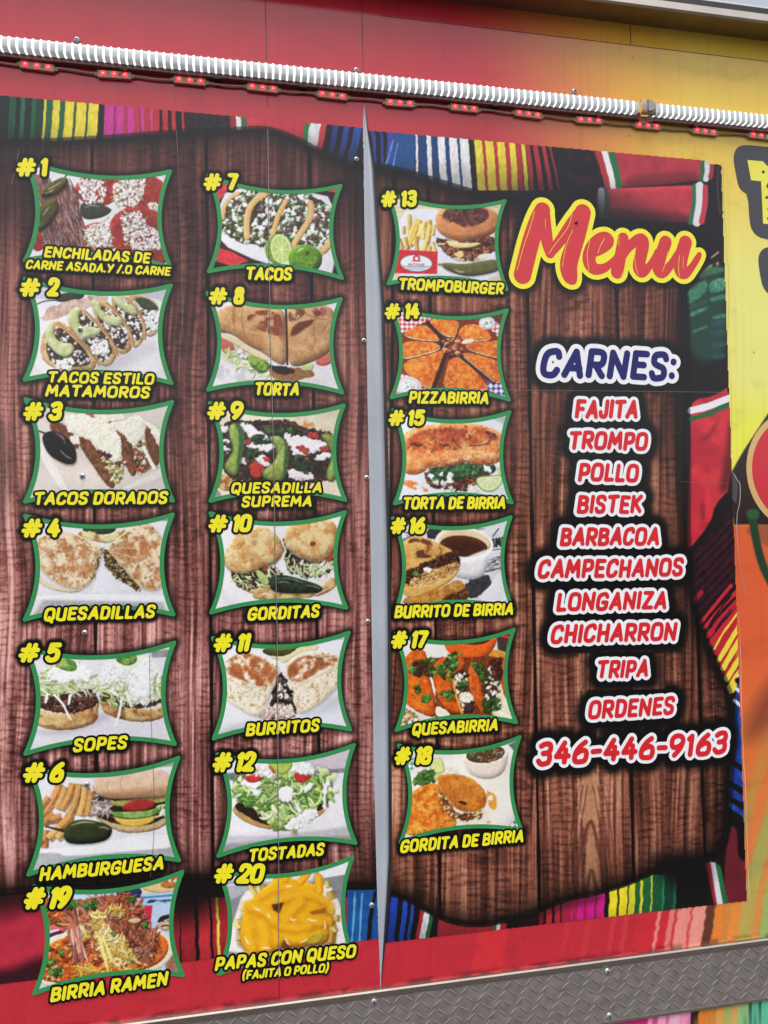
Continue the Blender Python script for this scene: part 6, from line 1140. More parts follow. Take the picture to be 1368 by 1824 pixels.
    cv.soft([(880, 340), (1060, 330), (1240, 420), (1240, 500), (1080, 470), (960, 420)], (20, 16, 18), 40, .72); cv.soft([(1150, 1520), (1262, 1520), (1264, 1590), (1200, 1590)], (10, 8, 8), 20, .9)
    for k in range(13, 19): halo_frame(cv, FRAME[k]); halo(cv, NUMB[k], 3, 7, .9); [halo(cv, s, 3, 8, .9) for s in CAP_S[k]]
    halo(cv, MENU_S, 12, 16, .8)
    for e, s in LIST_S:
        if e[1] != 'TRIPA': halo(cv, s, 13, 20, .97)
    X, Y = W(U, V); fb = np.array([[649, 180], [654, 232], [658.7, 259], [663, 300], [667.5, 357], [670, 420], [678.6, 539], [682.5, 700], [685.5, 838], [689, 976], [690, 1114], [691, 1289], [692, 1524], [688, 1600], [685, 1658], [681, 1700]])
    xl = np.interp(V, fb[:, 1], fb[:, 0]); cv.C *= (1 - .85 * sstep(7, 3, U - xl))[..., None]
    keep = (U > xl) & (Y > np.where(X < 895, -741, -735)) & (Y < 702 + (X - 219) * .005) & (X < 926.5 + (vnoise(Y / 9, Y * 0, 3) - .5) * 1.5)
    return cv, X, Y, keep, fb

# ------------------------------------------------------------------ the truck
truck = empty('food_truck', (0.3, 1.05, 0.0), 'red and yellow food truck side wrapped in printed vinyl', 'food truck')
def nonuni(a, b, c, d, fine, coarse): return np.concatenate([np.arange(a, b, coarse), np.arange(b, c, fine), np.arange(c, d + coarse, coarse)])
def wrap():
    xs = nonuni(-1500, -440, 1130, 2400, 2.6, 60); ys = nonuni(-1010, -1008, 905, 1030, 2.6, 60); X, Y = np.meshgrid(xs, ys); U, V = IW(X, Y)
    U = np.clip(U, -1200, 2600); V = np.clip(V, -900, 3000)
    C = np.empty(X.shape + (3,)); C[:] = c3((186, 42, 54))
    def pt(m, c): C[:] = C * (1 - m[..., None]) + c3(c) * m[..., None]
    top = sstep(0, -120, Y)
    # red runs into orange and gold towards the right
    t = (X - 395 - (Y + 800) * .25) / 380
    pt(top * sstep(0, .55, t), (204, 104, 62)); pt(top * sstep(.35, 1.0, t), (224, 164, 58)); pt(top * sstep(700, 900, X), (228, 190, 72)); pt(sstep(860, 960, X) * sstep(-800, -480, Y) * sstep(100, -100, Y), (224, 220, 118)); pt(sstep(860, 960, X) * sstep(-330, -170, Y) * sstep(100, 0, Y), (226, 224, 66))  # upper yellow is paler: the sky's sheen is painted into its colour
    right = sstep(820, 880, X)
    # orange lower panel with darker smear, then woven stripes
    def ply(P, c, a=1.0, soft=3.0):
        P = np.asarray(P, float); px, py = W(P[:, 0], P[:, 1]); d = sd_poly(X, Y, chaikin(np.c_[px, py], 2)); pt(np.clip(.5 - d / soft, 0, 1) * a, c)
    def lne(P, r, c, a=1.0, soft=3.0):
        P = np.asarray(P, float); px, py = W(P[:, 0], P[:, 1]); d = sd_line(X, Y, chaikin(np.c_[px, py], 2, False) if len(P) > 2 else np.c_[px, py], r); pt(np.clip(.5 - d / soft, 0, 1) * a, c)
    lo = sstep(20, 30, Y - 0) * right
    _, yb = W(np.array([1330.0]), np.array([935.0])); pt(sstep(yb[0] - 3, yb[0] + 3, Y) * right, (212, 92, 50))
    pt(sstep(180, 420, Y) * right * .5, (216, 122, 56))
    ply([(1322, 1300), (1345, 1250), (1400, 1180), (1500, 1150), (1500, 1260), (1390, 1290), (1330, 1330)], (112, 52, 40), .8, 40)
    # woven serape print low on the right
    wv = X + (Y - 600) * .36; wob = (fbm(Y / 14, X / 90, 3, 2) - .5) * 9; q = wv + wob
    fade = sstep(250, 620, Y) * right
    for a, b, c in ((830, 900, (206, 116, 52)), (900, 925, (170, 150, 70)), (925, 950, (214, 124, 60)), (950, 985, (150, 170, 90)), (985, 1010, (212, 128, 66)), (1010, 1070, (140, 176, 100)), (1070, 1090, (216, 140, 70)), (1090, 1500, (120, 168, 104)), (1500, 2400, (210, 130, 70))):
        pt(sstep(a - 8, a + 8, q) * sstep(b + 8, b - 8, q) * fade * .8, c)
    st = sstep(640, 690, Y); x2 = X + (Y - 740) * .22 + (fbm(Y / 10, X / 60, 5, 2) - .5) * 6
    ux = lambda u: float(W(u, 1660)[0]) + (float(W(u, 1660)[1]) - 740) * .22
    for a, b, c, k in ((852, 905, (204, 46, 54), .9), (1004, 1012, (198, 56, 60), .5), (1040, 1052, (196, 60, 62), .5), (1086, 1094, (206, 60, 66), .6), (1108, 1116, (206, 60, 66), .6), (1130, 1166, (200, 44, 54), .8), (1166, 1172, (226, 140, 134), .95), (1172, 1187, (200, 42, 52), .9), (1187, 1197, (222, 122, 116), .95), (1197, 1202, (200, 56, 64), .9), (1202, 1225, (228, 142, 128), .95), (1225, 1229, (210, 80, 84), .9), (1229, 1252, (230, 152, 134), .95), (1252, 1268, (90, 50, 36), .95), (1268, 1288, (222, 126, 48), .95), (1288, 1296, (196, 134, 62), .9), (1296, 1316, (222, 136, 58), .95), (1316, 1340, (184, 160, 80), .9), (1340, 1352, (210, 140, 66), .9), (1352, 1420, (150, 176, 100), .9)):
        pt(sstep(ux(a) - 2, ux(a) + 2, x2) * sstep(ux(b) + 2, ux(b) - 2, x2) * st * k, c)
    # under the tread plate
    un = sstep(886, 889, Y); uz = lambda u: float(W(u, 1800)[0]) + (float(W(u, 1800)[1]) - 740) * .22
    for a, b, c in ((-1500, 1064, (178, 38, 60)), (1064, 1158, (204, 34, 116)), (1158, 1166, (232, 150, 184)), (1166, 1176, (212, 70, 140)), (1176, 1190, (232, 160, 190)), (1190, 1196, (214, 90, 150)), (1196, 1214, (232, 170, 196)), (1214, 1234, (226, 140, 180)), (1234, 1247, (46, 28, 26)), (1247, 1272, (220, 128, 48)), (1272, 1278, (170, 130, 60)), (1278, 1290, (224, 146, 66)), (1290, 1304, (160, 170, 96)), (1304, 1312, (222, 150, 80)), (1312, 1332, (140, 184, 120)), (1332, 1338, (40, 80, 66)), (1338, 1350, (84, 176, 140)), (1350, 1355, (36, 84, 70)), (1355, 1420, (92, 184, 150)), (1420, 3200, (110, 186, 140))):
        pt(sstep(uz(a) - 2, uz(a) + 2, x2) * sstep(uz(b) + 2, uz(b) - 2, x2) * un, c)
    # the large round graphic on the right edge
    Lk = lambda P: [(900 + a / 2.923, 680 + b / 2.923) for a, b in P]
    ply(Lk([(1190, 742), (1700, 742), (1700, 1000), (1500, 930), (1368, 862)]), (150, 78, 58), .9)
    px, py = W(*np.array(Lk([(1368, 165), (1300, 268), (1235, 368), (1178, 470), (1178, 620), (1188, 744), (1900, 744), (1900, 165), (1640, 20), (1480, 30)])).T); d = sd_poly(X, Y, np.c_[px, py]); pt(np.clip(.5 - d / 3, 0, 1), (36, 20, 19))
    lne(Lk([(1285, 685), (1300, 800), (1335, 950), (1400, 1080), (1480, 1160)]), 9, (26, 58, 32)); lne(Lk([(1280, 690), (1300, 690)]), 10, (34, 84, 44))
    C *= (1 + (fbm(X / 2.6, Y / 5, 8, 2) - .5) * .10 * sstep(450, 650, Y))[..., None] if True else 1
    # scuffs, run-off streaks and dust specks
    C *= (1 - .035 * sstep(.55, .8, fbm(X / 7, Y / 260, 19, 3)))[..., None]
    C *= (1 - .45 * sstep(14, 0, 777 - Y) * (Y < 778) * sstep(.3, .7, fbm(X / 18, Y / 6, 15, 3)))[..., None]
    C *= (1 - .05 * sstep(.6, .8, fbm(X / 60, Y / 30, 14, 4)))[..., None]
    for a, b in ((881, 104), (1121, 242), (790, 91), (1130, 470), (1343, 628), (1127, 103)): pt(np.clip(.5 - (np.hypot(X - W(a, b)[0], Y - W(a, b)[1]) - 1.6) / 2.6, 0, 1) * .8, (70, 50, 30))
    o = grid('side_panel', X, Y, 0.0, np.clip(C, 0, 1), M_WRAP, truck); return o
wrap()

def sdf_sheet(fn, bounds, h, lev, d, m):
    x = np.arange(bounds[0], bounds[2] + h, h); y = np.arange(bounds[1], bounds[3] + h, h); X, Y = np.meshgrid(x, y)
    v, f = march(fn(X, Y), bounds[0], bounds[1], h, lev); return (v, f, d, m)
def poly_sheet(P, d, m, h=1.5, lev=0.0):
    P = np.asarray(P, float); b = (P[:, 0].min() - 4 - abs(lev), P[:, 1].min() - 4 - abs(lev), P[:, 0].max() + 4 + abs(lev), P[:, 1].max() + 4 + abs(lev))
    return sdf_sheet(lambda X, Y: sd_poly(X, Y, P), b, h, lev, d, m)
def toW(P, cr): X, Y = CR[cr].mm([p[0] for p in P], [p[1] for p in P]); return np.c_[X, Y]
CR['Z'] = Crop(1200, 240, 5.702); CR['Q'] = Crop(1200, 660, 4.143)
# ring and disc of the round graphic
cx, cy = CR['L'].pt(1541, 460); ra = cx - CR['L'].pt(1255, 460)[0]; rb = cx - CR['L'].pt(1284, 460)[0]
def disc(r0, r1, d, m):
    n = 96; V = []; F = []
    for i in range(n): a = 2 * math.pi * i / n; V += [(cx + r1 * math.cos(a), cy + r1 * math.sin(a)), (cx + r0 * math.cos(a), cy + r0 * math.sin(a))]
    for i in range(n): j = (i + 1) % n; F.append((2 * i, 2 * j, 2 * j + 1, 2 * i + 1))
    return (V, F, d, m)
M_GOLD = mat('wrap_tan', (206, 168, 108), .16, var=.06, vs=6); M_DISC = mat('wrap_red', (196, 42, 56), .16, var=.06, vs=6); M_WBLK = mat('wrap_black', (46, 45, 48), .14, spec=.7); M_WYEL = mat('wrap_yellow', (226, 220, 78), .18, var=.03, vs=14)
flat([disc(rb, ra, .35, M_GOLD), disc(0.5, rb, .35, M_DISC)], 'round_emblem', truck)
# the cut-off lettering at the right edge
out = chaikin(toW([(605, 245), (618, 170), (660, 115), (740, 103), (960, 125), (1100, 130), (1420, 150), (1470, 300), (1450, 520), (1330, 620), (1260, 620), (1260, 960), (1200, 1050), (1080, 1075), (958, 1065), (860, 1040), (795, 975), (770, 890), (752, 606), (690, 572), (655, 520), (625, 370)], 'Z'), 1)
inn = toW([(745, 258), (905, 272), (950, 322), (1010, 285), (1330, 300), (1310, 500), (1110, 490), (1110, 915), (905, 906), (885, 474), (783, 464)], 'Z')
P = [poly_sheet(out, .4, M_WBLK), poly_sheet(inn, .8, M_WYEL, 1.2)]
for a, b, r in ((907, 379, 15), (942, 638, 15), (962, 755, 15), (958, 850, 14)):
    t = np.linspace(0, 2 * math.pi, 17)[:-1]; P.append(poly_sheet(toW([(a + r * math.cos(q), b + r * math.sin(q)) for q in t], 'Z'), 1.2, M_WBLK, .7))
P.append(poly_sheet(toW([(935, 520), (960, 480), (1060, 480), (1060, 560), (960, 560)], 'Z'), 1.2, M_WBLK, 1))
flat(P, 'lettering', truck)
flat([poly_sheet(chaikin(toW([(857, 1280), (866, 1210), (905, 1160), (960, 1138), (1200, 1140), (1400, 1200), (1400, 1500), (1200, 1640), (960, 1618), (905, 1550), (875, 1420)], 'Z'), 1), .4, M_WBLK)], 'lettering', truck)
# split in the wrap beside the sheet: lifted flap and pale crack
def ribbon(P, w, d, m, name, parent, cr='P', wobble=0):
    X, Y = CR[cr].mm([p[0] for p in P], [p[1] for p in P]); q = chaikin(np.c_[X, Y], 2, False) if len(P) > 2 else np.c_[X, Y]
    if len(P) == 2: q = np.c_[np.linspace(q[0, 0], q[1, 0], 60), np.linspace(q[0, 1], q[1, 1], 60)]
    if wobble: q = q + (np.c_[vnoise(q[:, 1] / 15, q[:, 0] * 0, 3), vnoise(q[:, 0] / 15, q[:, 1] * 0, 5)] - .5) * wobble
    t = np.gradient(q, axis=0); n = np.c_[-t[:, 1], t[:, 0]] / (np.hypot(t[:, 0], t[:, 1])[:, None] + 1e-9); ww = np.broadcast_to(np.asarray(w, float), (len(q),))[:, None] / 2 if np.ndim(w) == 0 else np.interp(np.linspace(0, 1, len(q)), np.linspace(0, 1, len(w)), w)[:, None] / 2
    V = [w3(x, y, d) for x, y in q - n * ww] + [w3(x, y, d) for x, y in q + n * ww]; k = len(q)
    return mesh(name, V, [(i, i + 1, k + i + 1, k + i) for i in range(k - 1)], m, parent)
ribbon([(440, 755), (470, 815), (492, 832), (487, 985), (466, 1050), (463, 1200), (480, 1380), (510, 1550), (530, 1660)], [1.5, 1.8, 1.8, 1.5, 1.2, .9, .6], .5, M_SEAML, 'crack', truck, 'Q')
flat([poly_sheet(toW([(408, 800), (436, 757), (462, 815), (474, 850), (470, 900), (462, 985), (440, 965), (425, 930), (418, 860)], 'Q'), .45, mat('torn_film', (70, 66, 68), .25), .8)], 'torn_flap', truck)
for P, w in (([(1287, 290), (1289, 340), (1291, 400), (1297, 470), (1299, 540), (1294, 620)], .7), ([(1304, 680), (1303, 740), (1300, 850), (1306, 1090)], .5)): ribbon(P, w, .4, mat('crease', (176, 160, 70), .3), 'crease', truck, wobble=4)
ribbon([(1316, 1090), (1320, 1200), (1322, 1300), (1327, 1400), (1331, 1500), (1334, 1600)], [.4, 1.2, .6, 1.4, .8, 1], .4, mat('peel_edge', (214, 190, 176), .3), 'peeled_edge', truck, wobble=3)

# panel joints in the wrap
ribbon([(472, -10), (477, 190)], 1.3, .3, M_SEAM, 'panel_joint', truck); ribbon([(644, -10), (648, 190)], 1.4, .3, M_SEAM, 'panel_joint', truck)
ribbon([(310, 205), (311, 190), (312, 150)], .6, .3, mat('seam_red', (150, 50, 58), .4), 'panel_joint', truck)
box('panel_joint', 239, 2300, -958.6, -957.4, 0, .3, M_SEAM, truck); box('panel_joint', 736.5, 738, -998, -959, 0, .3, M_SEAM, truck)
ribbon([(497, 1742), (497.5, 1790)], 1.2, .3, M_SEAM, 'panel_joint', truck)

# body behind the side, roof edge, ground
M_BODY = mat('body_white', (206, 206, 206), .4)
box('truck_body', -1500, 2400, -1075, 1030, -2100, -2, M_BODY, truck)
def extrude_profile(prof, x0, x1, m, name, parent, smooth=False):
    n = len(prof); V = [w3(x0, y, d) for d, y in prof] + [w3(x1, y, d) for d, y in prof]
    return mesh(name, V, [(i, (i + 1) % n, n + (i + 1) % n, n + i) for i in range(n)] + [tuple(range(n))[::-1], tuple(range(n, 2 * n))], m, parent, smooth=smooth)
M_SOFF = mat('soffit_metal', (150, 132, 108), .32, .85, bump=.15, bs=40, var=.12, vs=12); M_RUB = mat('black_gasket', (30, 27, 26), .5)
extrude_profile([(-2, -1000), (46, -998), (46, -1004), (-2, -1006)], -1500, 2400, M_SOFF, 'roof_soffit', truck)
extrude_profile([(46.5, -997), (50, -996), (53, -999), (53, -1012), (50, -1015), (46.5, -1015)], -1500, 2400, M_ALU, 'roof_trim', truck)
extrude_profile([(30, -1015.5), (48, -1015.5), (48, -1028), (30, -1028)], -1500, 2400, M_RUB, 'roof_gasket', truck)
ground = mesh('ground', [(-600, -600, 0), (600, -600, 0), (600, 600, 0), (-600, 600, 0)], [(0, 1, 2, 3)], mat('asphalt', (72, 70, 69), .9, var=.25, vs=3))
tag(ground, 'plain grey asphalt lot under the truck', 'ground', kind='structure')

# tread plate along the foot of the wall
M_PLATE = mat('tread_plate', (134, 127, 123), .5, .45, bump=.35, bs=70, var=.22, vs=60); M_LUG = mat('tread_lug', (146, 138, 134), .4, .65)
def tread():
    x0, x1, y0, y1, D = -1500, 2400, 790, 889, 3.0
    V = [w3(x0, y0, D), w3(x1, y0, D), w3(x1, y1, D), w3(x0, y1, D), w3(x0, y0, 0), w3(x1, y0, 0), w3(x1, y1, 0), w3(x0, y1, 0)]
    F = [(3, 2, 1, 0), (0, 1, 5, 4), (2, 3, 7, 6)]; I = [0] * 3; p = 20.0
    for j in range(7):
        for i in range(int((1150 + 480) / p)):
            X, Y = -480 + i * p + (p / 2 if j % 2 else 0), y0 + 9 + j * 16.0
            if Y > y1 - 6: continue
            a = math.radians(38 if (i + (j // 2)) % 2 else -42); L, w = 11.0, 1.8
            if j % 2: a = -a * .96
            ca, sa = math.cos(a), math.sin(a); b = len(V)
            for u, v, h in ((-L, 0, .1), (-L * .55, -w, .1), (L * .55, -w, .1), (L, 0, .1), (L * .55, w, .1), (-L * .55, w, .1), (-L * .6, 0, .8), (0, 0, 1.0), (L * .6, 0, .8)): V.append(w3(X + u * ca - v * sa, Y + u * sa + v * ca, D + h))
            F += [tuple(b + q for q in f) for f in ((0, 6, 1), (1, 6, 7), (1, 7, 2), (2, 7, 8), (2, 8, 3), (3, 8, 4), (4, 8, 7), (4, 7, 5), (5, 7, 6), (5, 6, 0))]; I += [1] * 10
    return mesh('tread_plate', V, F, [M_PLATE, M_LUG], truck, I)
plate = tread()
extrude_profile([(0, 776), (6, 776.5), (7.5, 779), (6.5, 785), (4, 790), (0, 790)], -1500, 2400, M_ALU, 'plate_edging', plate)
extrude_profile([(0, 889.2), (4.2, 889.2), (4.2, 893), (0, 894)], -1500, 2400, M_ALU, 'plate_edging', plate)
def screw(X, Y, d, parent, r=5.0, rot=.4, name='screw', slot='slot'):
    V = []; F = []; n = 20; prof = [(r, 0), (r, .8), (r * .86, 1.9), (r * .6, 2.7), (r * .3, 3.1)]
    for k, (q, h) in enumerate(prof): V += [w3(X + q * math.cos(2 * math.pi * i / n), Y + q * math.sin(2 * math.pi * i / n), d + h) for i in range(n)]
    V.append(w3(X, Y, d + 3.2))
    for k in range(len(prof) - 1): F += [(k * n + i, k * n + (i + 1) % n, (k + 1) * n + (i + 1) % n, (k + 1) * n + i) for i in range(n)]
    b = (len(prof) - 1) * n; F += [(b + i, b + (i + 1) % n, len(V) - 1) for i in range(n)]
    I = [0] * len(F)
    for t in (rot, rot + math.pi / 2):
        ca, sa = math.cos(t), math.sin(t); b = len(V); a, w = r * .52, r * .13
        V += [w3(X + u * ca - v * sa, Y + u * sa + v * ca, d + 3.3) for u, v in ((-a, -w), (a, -w), (a, w), (-a, w))]; F.append((b + 3, b + 2, b + 1, b)); I.append(1)
        F[-1] = (b, b + 1, b + 2, b + 3)
    return mesh(name, V, F, [M_STEEL, M_DARK], parent, I, smooth=False)
def screw_at(px, py, d, parent, rot=.4, r=5.0): X, Y = W(px, py, d); return screw(float(X), float(Y), d, parent, r, rot)
for px, py in ((1082, 1730), (1085, 1809), (666, 1784)): screw_at(px, py, 3, plate, .2, 5.5)

# grey moulding over the joint between the two menu sheets
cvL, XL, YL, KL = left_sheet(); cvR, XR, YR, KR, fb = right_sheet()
fa = np.array([[648, 183], [646, 232], [647, 292], [648, 413], [651, 592], [653, 716], [656, 853], [659, 1007], [661, 1171], [664, 1350], [668, 1504], [671, 1605], [676, 1700], [677.5, 1763]])
fc = np.array([[649, 183], [654.5, 232], [664, 300], [671, 420], [679.5, 539], [683.5, 700], [686.5, 838], [690, 976], [691, 1114], [692, 1289], [693, 1524], [689, 1600], [682, 1700], [677.7, 1763]])
def moulding():
    vs = np.linspace(184, 1762, 90); V = []; F = []; n = 9
    for v in vs:
        a = np.interp(v, fa[:, 1], fa[:, 0]); b = np.interp(v, fc[:, 1], fc[:, 0])
        for k in range(n):
            t = k / (n - 1); X, Y = W(a + (b - a) * t, v); wdt = (b - a) * 1.2
            V.append(w3(float(X), float(Y), .2 + min(9, wdt * .36) * math.sin(math.pi * t ** 1.9) ** .8))
    for i in range(len(vs) - 1): F += [(i * n + k, (i + 1) * n + k, (i + 1) * n + k + 1, i * n + k + 1) for k in range(n - 1)]
    return mesh('joint_moulding', V, F, M_GREY, truck, smooth=True)
moulding()
def seal():
    vs = np.linspace(200, 1745, 80); V = []; F = []
    for v in vs:
        b = np.interp(v, fc[:, 1], fc[:, 0]); wd = 4.6 * min(1, (v - 195) / 160, (1750 - v) / 120) + .5
        for t, h in ((-.4, .3), (.1, 1.8), (.6, 1.8), (1.0, .3)): X, Y = W(b + wd * t, v); V.append(w3(float(X), float(Y), DB0 + h))
    for i in range(len(vs) - 1): F += [(i * 4 + k, (i + 1) * 4 + k, (i + 1) * 4 + k + 1, i * 4 + k + 1) for k in range(3)]
    return mesh('rubber_seal', V, F, mat('seal_rubber', (38, 38, 40), .42, var=.15, vs=40), truck, smooth=True)
DB0 = .5; seal()

# ------------------------------------------------------------------ the two menu sheets and their prints
DB, DP, DF, DO, DT = .6, .9, 1.2, 1.5, 1.8
signL = empty('menu_sign', (-0.12, 0, CAM_H), 'left menu sheet on dark wood print with two columns of dishes numbered 1 to 12', 'menu sign', 'halves of the printed wall menu')
signR = empty('menu_sign', (0.57, 0, CAM_H), 'right menu sheet with the big red word Menu and the list of meats', 'menu sign', 'halves of the printed wall menu')
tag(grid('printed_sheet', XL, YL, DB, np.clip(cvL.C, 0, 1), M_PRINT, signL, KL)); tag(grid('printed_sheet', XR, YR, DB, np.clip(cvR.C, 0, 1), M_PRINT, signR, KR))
def letters(strokes, off, name, parent, fill, edge, d0=DO, d1=DT, h=1.0):
    b = strokes_box(strokes, off + 6); fn = lambda X, Y: sd_strokes(X, Y, strokes)
    x = np.arange(b[0], b[2] + h, h); y = np.arange(b[1], b[3] + h, h); X, Y = np.meshgrid(x, y); d = fn(X, Y)
    v0, f0 = march(d, b[0], b[1], h, off); v1, f1 = march(d, b[0], b[1], h, 0.0)
    return flat([(v0, f0, d0, edge), (v1, f1, d1, fill)], name, parent)
WHAT = {1: 'grilled beef and cheese enchiladas', 2: 'small tacos topped with avocado slices', 3: 'crisp tacos under grated cheese and a dark pepper', 4: 'toasted quesadilla wedges', 5: 'two sopes piled with cream and lettuce', 6: 'hamburger with fries and a green pepper', 7: 'onion and cilantro tacos with cut lime', 8: 'pressed bun sandwich cut in half', 9: 'quesadilla open with avocado slices and cream', 10: 'two gorditas with a roasted pepper', 11: 'toasted burrito cut in half', 12: 'tostada heaped with lettuce and cream', 13: 'burger with fries and a red ketchup packet', 14: 'orange sliced round quesadilla on checked paper', 15: 'long orange sandwich with lime wedge', 16: 'cut burrito beside a cup of broth', 17: 'orange tacos before an orange bowl', 18: 'orange gorditas on a white plate with a cup of broth', 19: 'noodles and shredded beef in a bowl', 20: 'fries covered in yellow cheese sauce in a tray'}
def dish(k, parent, dz=0.0, root=None):
    P = FRAME[k]; r = RECT[k]; cr, f = DISH[k][0], DISH[k][1]; c = CR[cr]
    x = np.arange(r[0] - 6, r[2] + 7, 1.0); y = np.arange(r[1] - 6, r[3] + 7, 1.0); X, Y = np.meshgrid(x, y); d = sd_poly(X, Y, P) - 3.2
    ring = np.maximum(d, -(d + 7.2)); v, fc_ = march(ring, r[0] - 6, r[1] - 6, 1.0, 0.0)
    if root is None:
        fo = flat([(v, fc_, DF + dz, M_GREEN)], 'dish_picture', parent); fo['label'] = 'green framed picture of ' + WHAT[k]
    else:
        fo = flat([(v, fc_, DF + dz, M_GREEN)], 'frame', root); fo = root
    us, vs = c.inv(np.array([r[0], r[2], r[2], r[0]]), np.array([r[1], r[1], r[3], r[3]]))
    st = 3.9 * c.k / 3.9086; cv = Canvas(us.min() - 2 * st, vs.min() - 2 * st, us.max() + 2 * st, vs.max() + 2 * st, st, seed=k * 31); f(cv); cv.grain = {20: .25, 13: .7, 8: .7, 6: .7}.get(k, 1.0); cv.grade(.94, 1.07)
    XX, YY = c.mm(cv.U, cv.V); keep = sd_poly(XX, YY, P) < -.5
    grid('food_photo', XX, YY, DP + dz, cv.C, M_FOTO, fo, keep)
    letters(NUMB[k], 3.8, 'number', fo, M_YEL, M_BLACK, DO + dz, DT + dz)
    s = sum(CAP_S[k], []); letters(s, 3.5, 'caption', fo, M_YEL, M_BLACK, DO + dz + .02, DT + dz + .02)
for k in range(1, 13): dish(k, signL)
for k in range(13, 19): dish(k, signR)
for k, lb in ((19, 'cut-out sticker of noodles in a beef bowl numbered 19, below the hamburger picture'), (20, 'cut-out sticker of fries under yellow cheese numbered 20, below the tostada picture')):
    r = RECT[k]; e = empty('dish_sticker', w3((r[0] + r[2]) / 2, r[3], 0), lb, 'sticker', 'stickers added to the menu'); dish(k, None, .25, e)
# lettering on the right sheet
mo = letters(MENU_S, 9.5, 'heading', signR, mat('menu_red', (204, 58, 64), .24, var=.05, vs=20, spec=.34), mat('menu_yellow', (236, 226, 60), .24, var=.03, vs=30, spec=.34)); mo['label'] = 'large red brush script word Menu with yellow outline'
scr = [([(60, 740), (85, 640), (120, 540), (150, 430)], 1.0), ([(205, 470), (206, 520)], .6), ([(225, 650), (260, 600), (330, 510), (345, 440)], .9), ([(350, 525), (315, 600), (295, 720)], .8), ([(440, 580), (420, 660), (435, 740)], .9), ([(515, 570), (490, 620), (480, 650)], .9), ([(660, 640), (640, 690), (600, 770)], 1.0), ([(675, 640), (670, 700), (690, 760)], .9), ([(845, 640), (830, 700), (815, 745)], .9), ([(905, 660), (897, 720), (905, 770)], .9), ([(925, 660), (922, 730)], .7), ([(590, 560), (590, 610)], .8)]
for P_, w_ in scr: ribbon(P_, w_, DT + .25, MATS['menu_yellow'], 'brush_mark', mo, 'K', wobble=1.2)
for e, s in LIST_S:
    if e[1] == 'TRIPA': continue
    o = letters(s, 6.0 if e[1] != 'CARNES:' else 8.5, 'menu_line' if e[7] == 'red' else 'subheading', signR, M_BLUE if e[7] == 'blue' else M_RED, M_WHITE)
# patch with the added line
def patch():
    a = CR['M']; e = empty('menu_sticker', w3(*a.pt(600, 280), 0), 'wood printed patch reading TRIPA stuck over the list of meats', 'sticker', 'stickers added to the menu')
    cv = Canvas(*[float(q) for q in (900 + 382 / 2.923, 1130 + 92 / 2.923, 900 + 832 / 2.923, 1130 + 286 / 2.923)], STEP, (90, 60, 46), 14)
    t, dg, pid = wood(cv.U, cv.V, [(1108, 1130)], 91, 1); cv.C = ramp(np.clip(t * 1.02, 0, 1), [(0, (28, 16, 12)), (.3, (84, 50, 38)), (.6, (134, 88, 66)), (1, (196, 146, 112))]) * (1 - .85 * np.clip(.5 - dg / 1.6, 0, 1))[..., None]
    cv.C *= np.interp(cv.U, [1110, 1180], [1.08, .8])[..., None]
    s = [q for p, q in LIST_S if p[1] == 'TRIPA'][0]; halo(cv, s, 13, 20, .97); cv.C[:2] *= .25
    X, Y = W(cv.U, cv.V); grid('printed_sheet', X, Y, DB + .3, np.clip(cv.C, 0, 1), M_PRINT, e); letters(s, 6.0, 'menu_line', e, M_RED, M_WHITE)
patch()
# joints and screws in the sheets
ribbon([(477, 232), (478, 300), (480.5, 560), (485, 700), (491, 1000), (494, 1150), (496.5, 1500), (497, 1742)], .6, DT + .3, M_SEAML, 'panel_joint', signL); ribbon([(475.8, 232), (476.8, 300), (479.3, 560), (483.8, 700), (489.8, 1000), (492.8, 1150), (495.3, 1500), (495.8, 1742)], .6, DT + .35, M_SEAM, 'panel_joint', signL)
M_CRK = mat('hairline', (120, 112, 112), .4)
ribbon([(314, 232), (318, 290), (322, 400), (325, 520), (326, 600)], .5, DB + .2, M_CRK, 'crease', signL); ribbon([(266, 1150), (268, 1260), (275, 1400), (274, 1500), (268, 1562)], .6, DT + .3, mat('hairline_dark', (84, 78, 78), .4), 'crease', signL); ribbon([(34, 268), (28, 300), (20, 330)], .6, DB + .2, M_CRK, 'crease', signL)
ribbon([(905, 695), (1040, 696), (1297, 699)], .6, DB + .2, M_CRK, 'crease', signR); ribbon([(1076, 440), (1080, 560), (1082, 690)], .45, DB + .2, mat('hairline_brown', (60, 44, 40), .4), 'crease', signR); ribbon([(1216, 480), (1219, 640), (1221, 760)], .5, DB + .2, MATS['hairline_brown'], 'crease', signR)
ribbon([(1213, 858), (1240, 859), (1297, 861)], .4, DB + .2, M_CRK, 'crease', signR)
for px, py in ((635, 284), (648, 607), (653, 851), (655, 1107), (662, 1612), (143, 587), (147, 848), (151, 1127), (155, 1397)): screw_at(px, py, DB + .3, signL, .5 + px * .01, 4.6)
screw_at(1026, 396, DB + 1.0, signR, .3, 3.6).data.materials[0] = mat('painted_screw', (150, 40, 46), .3)

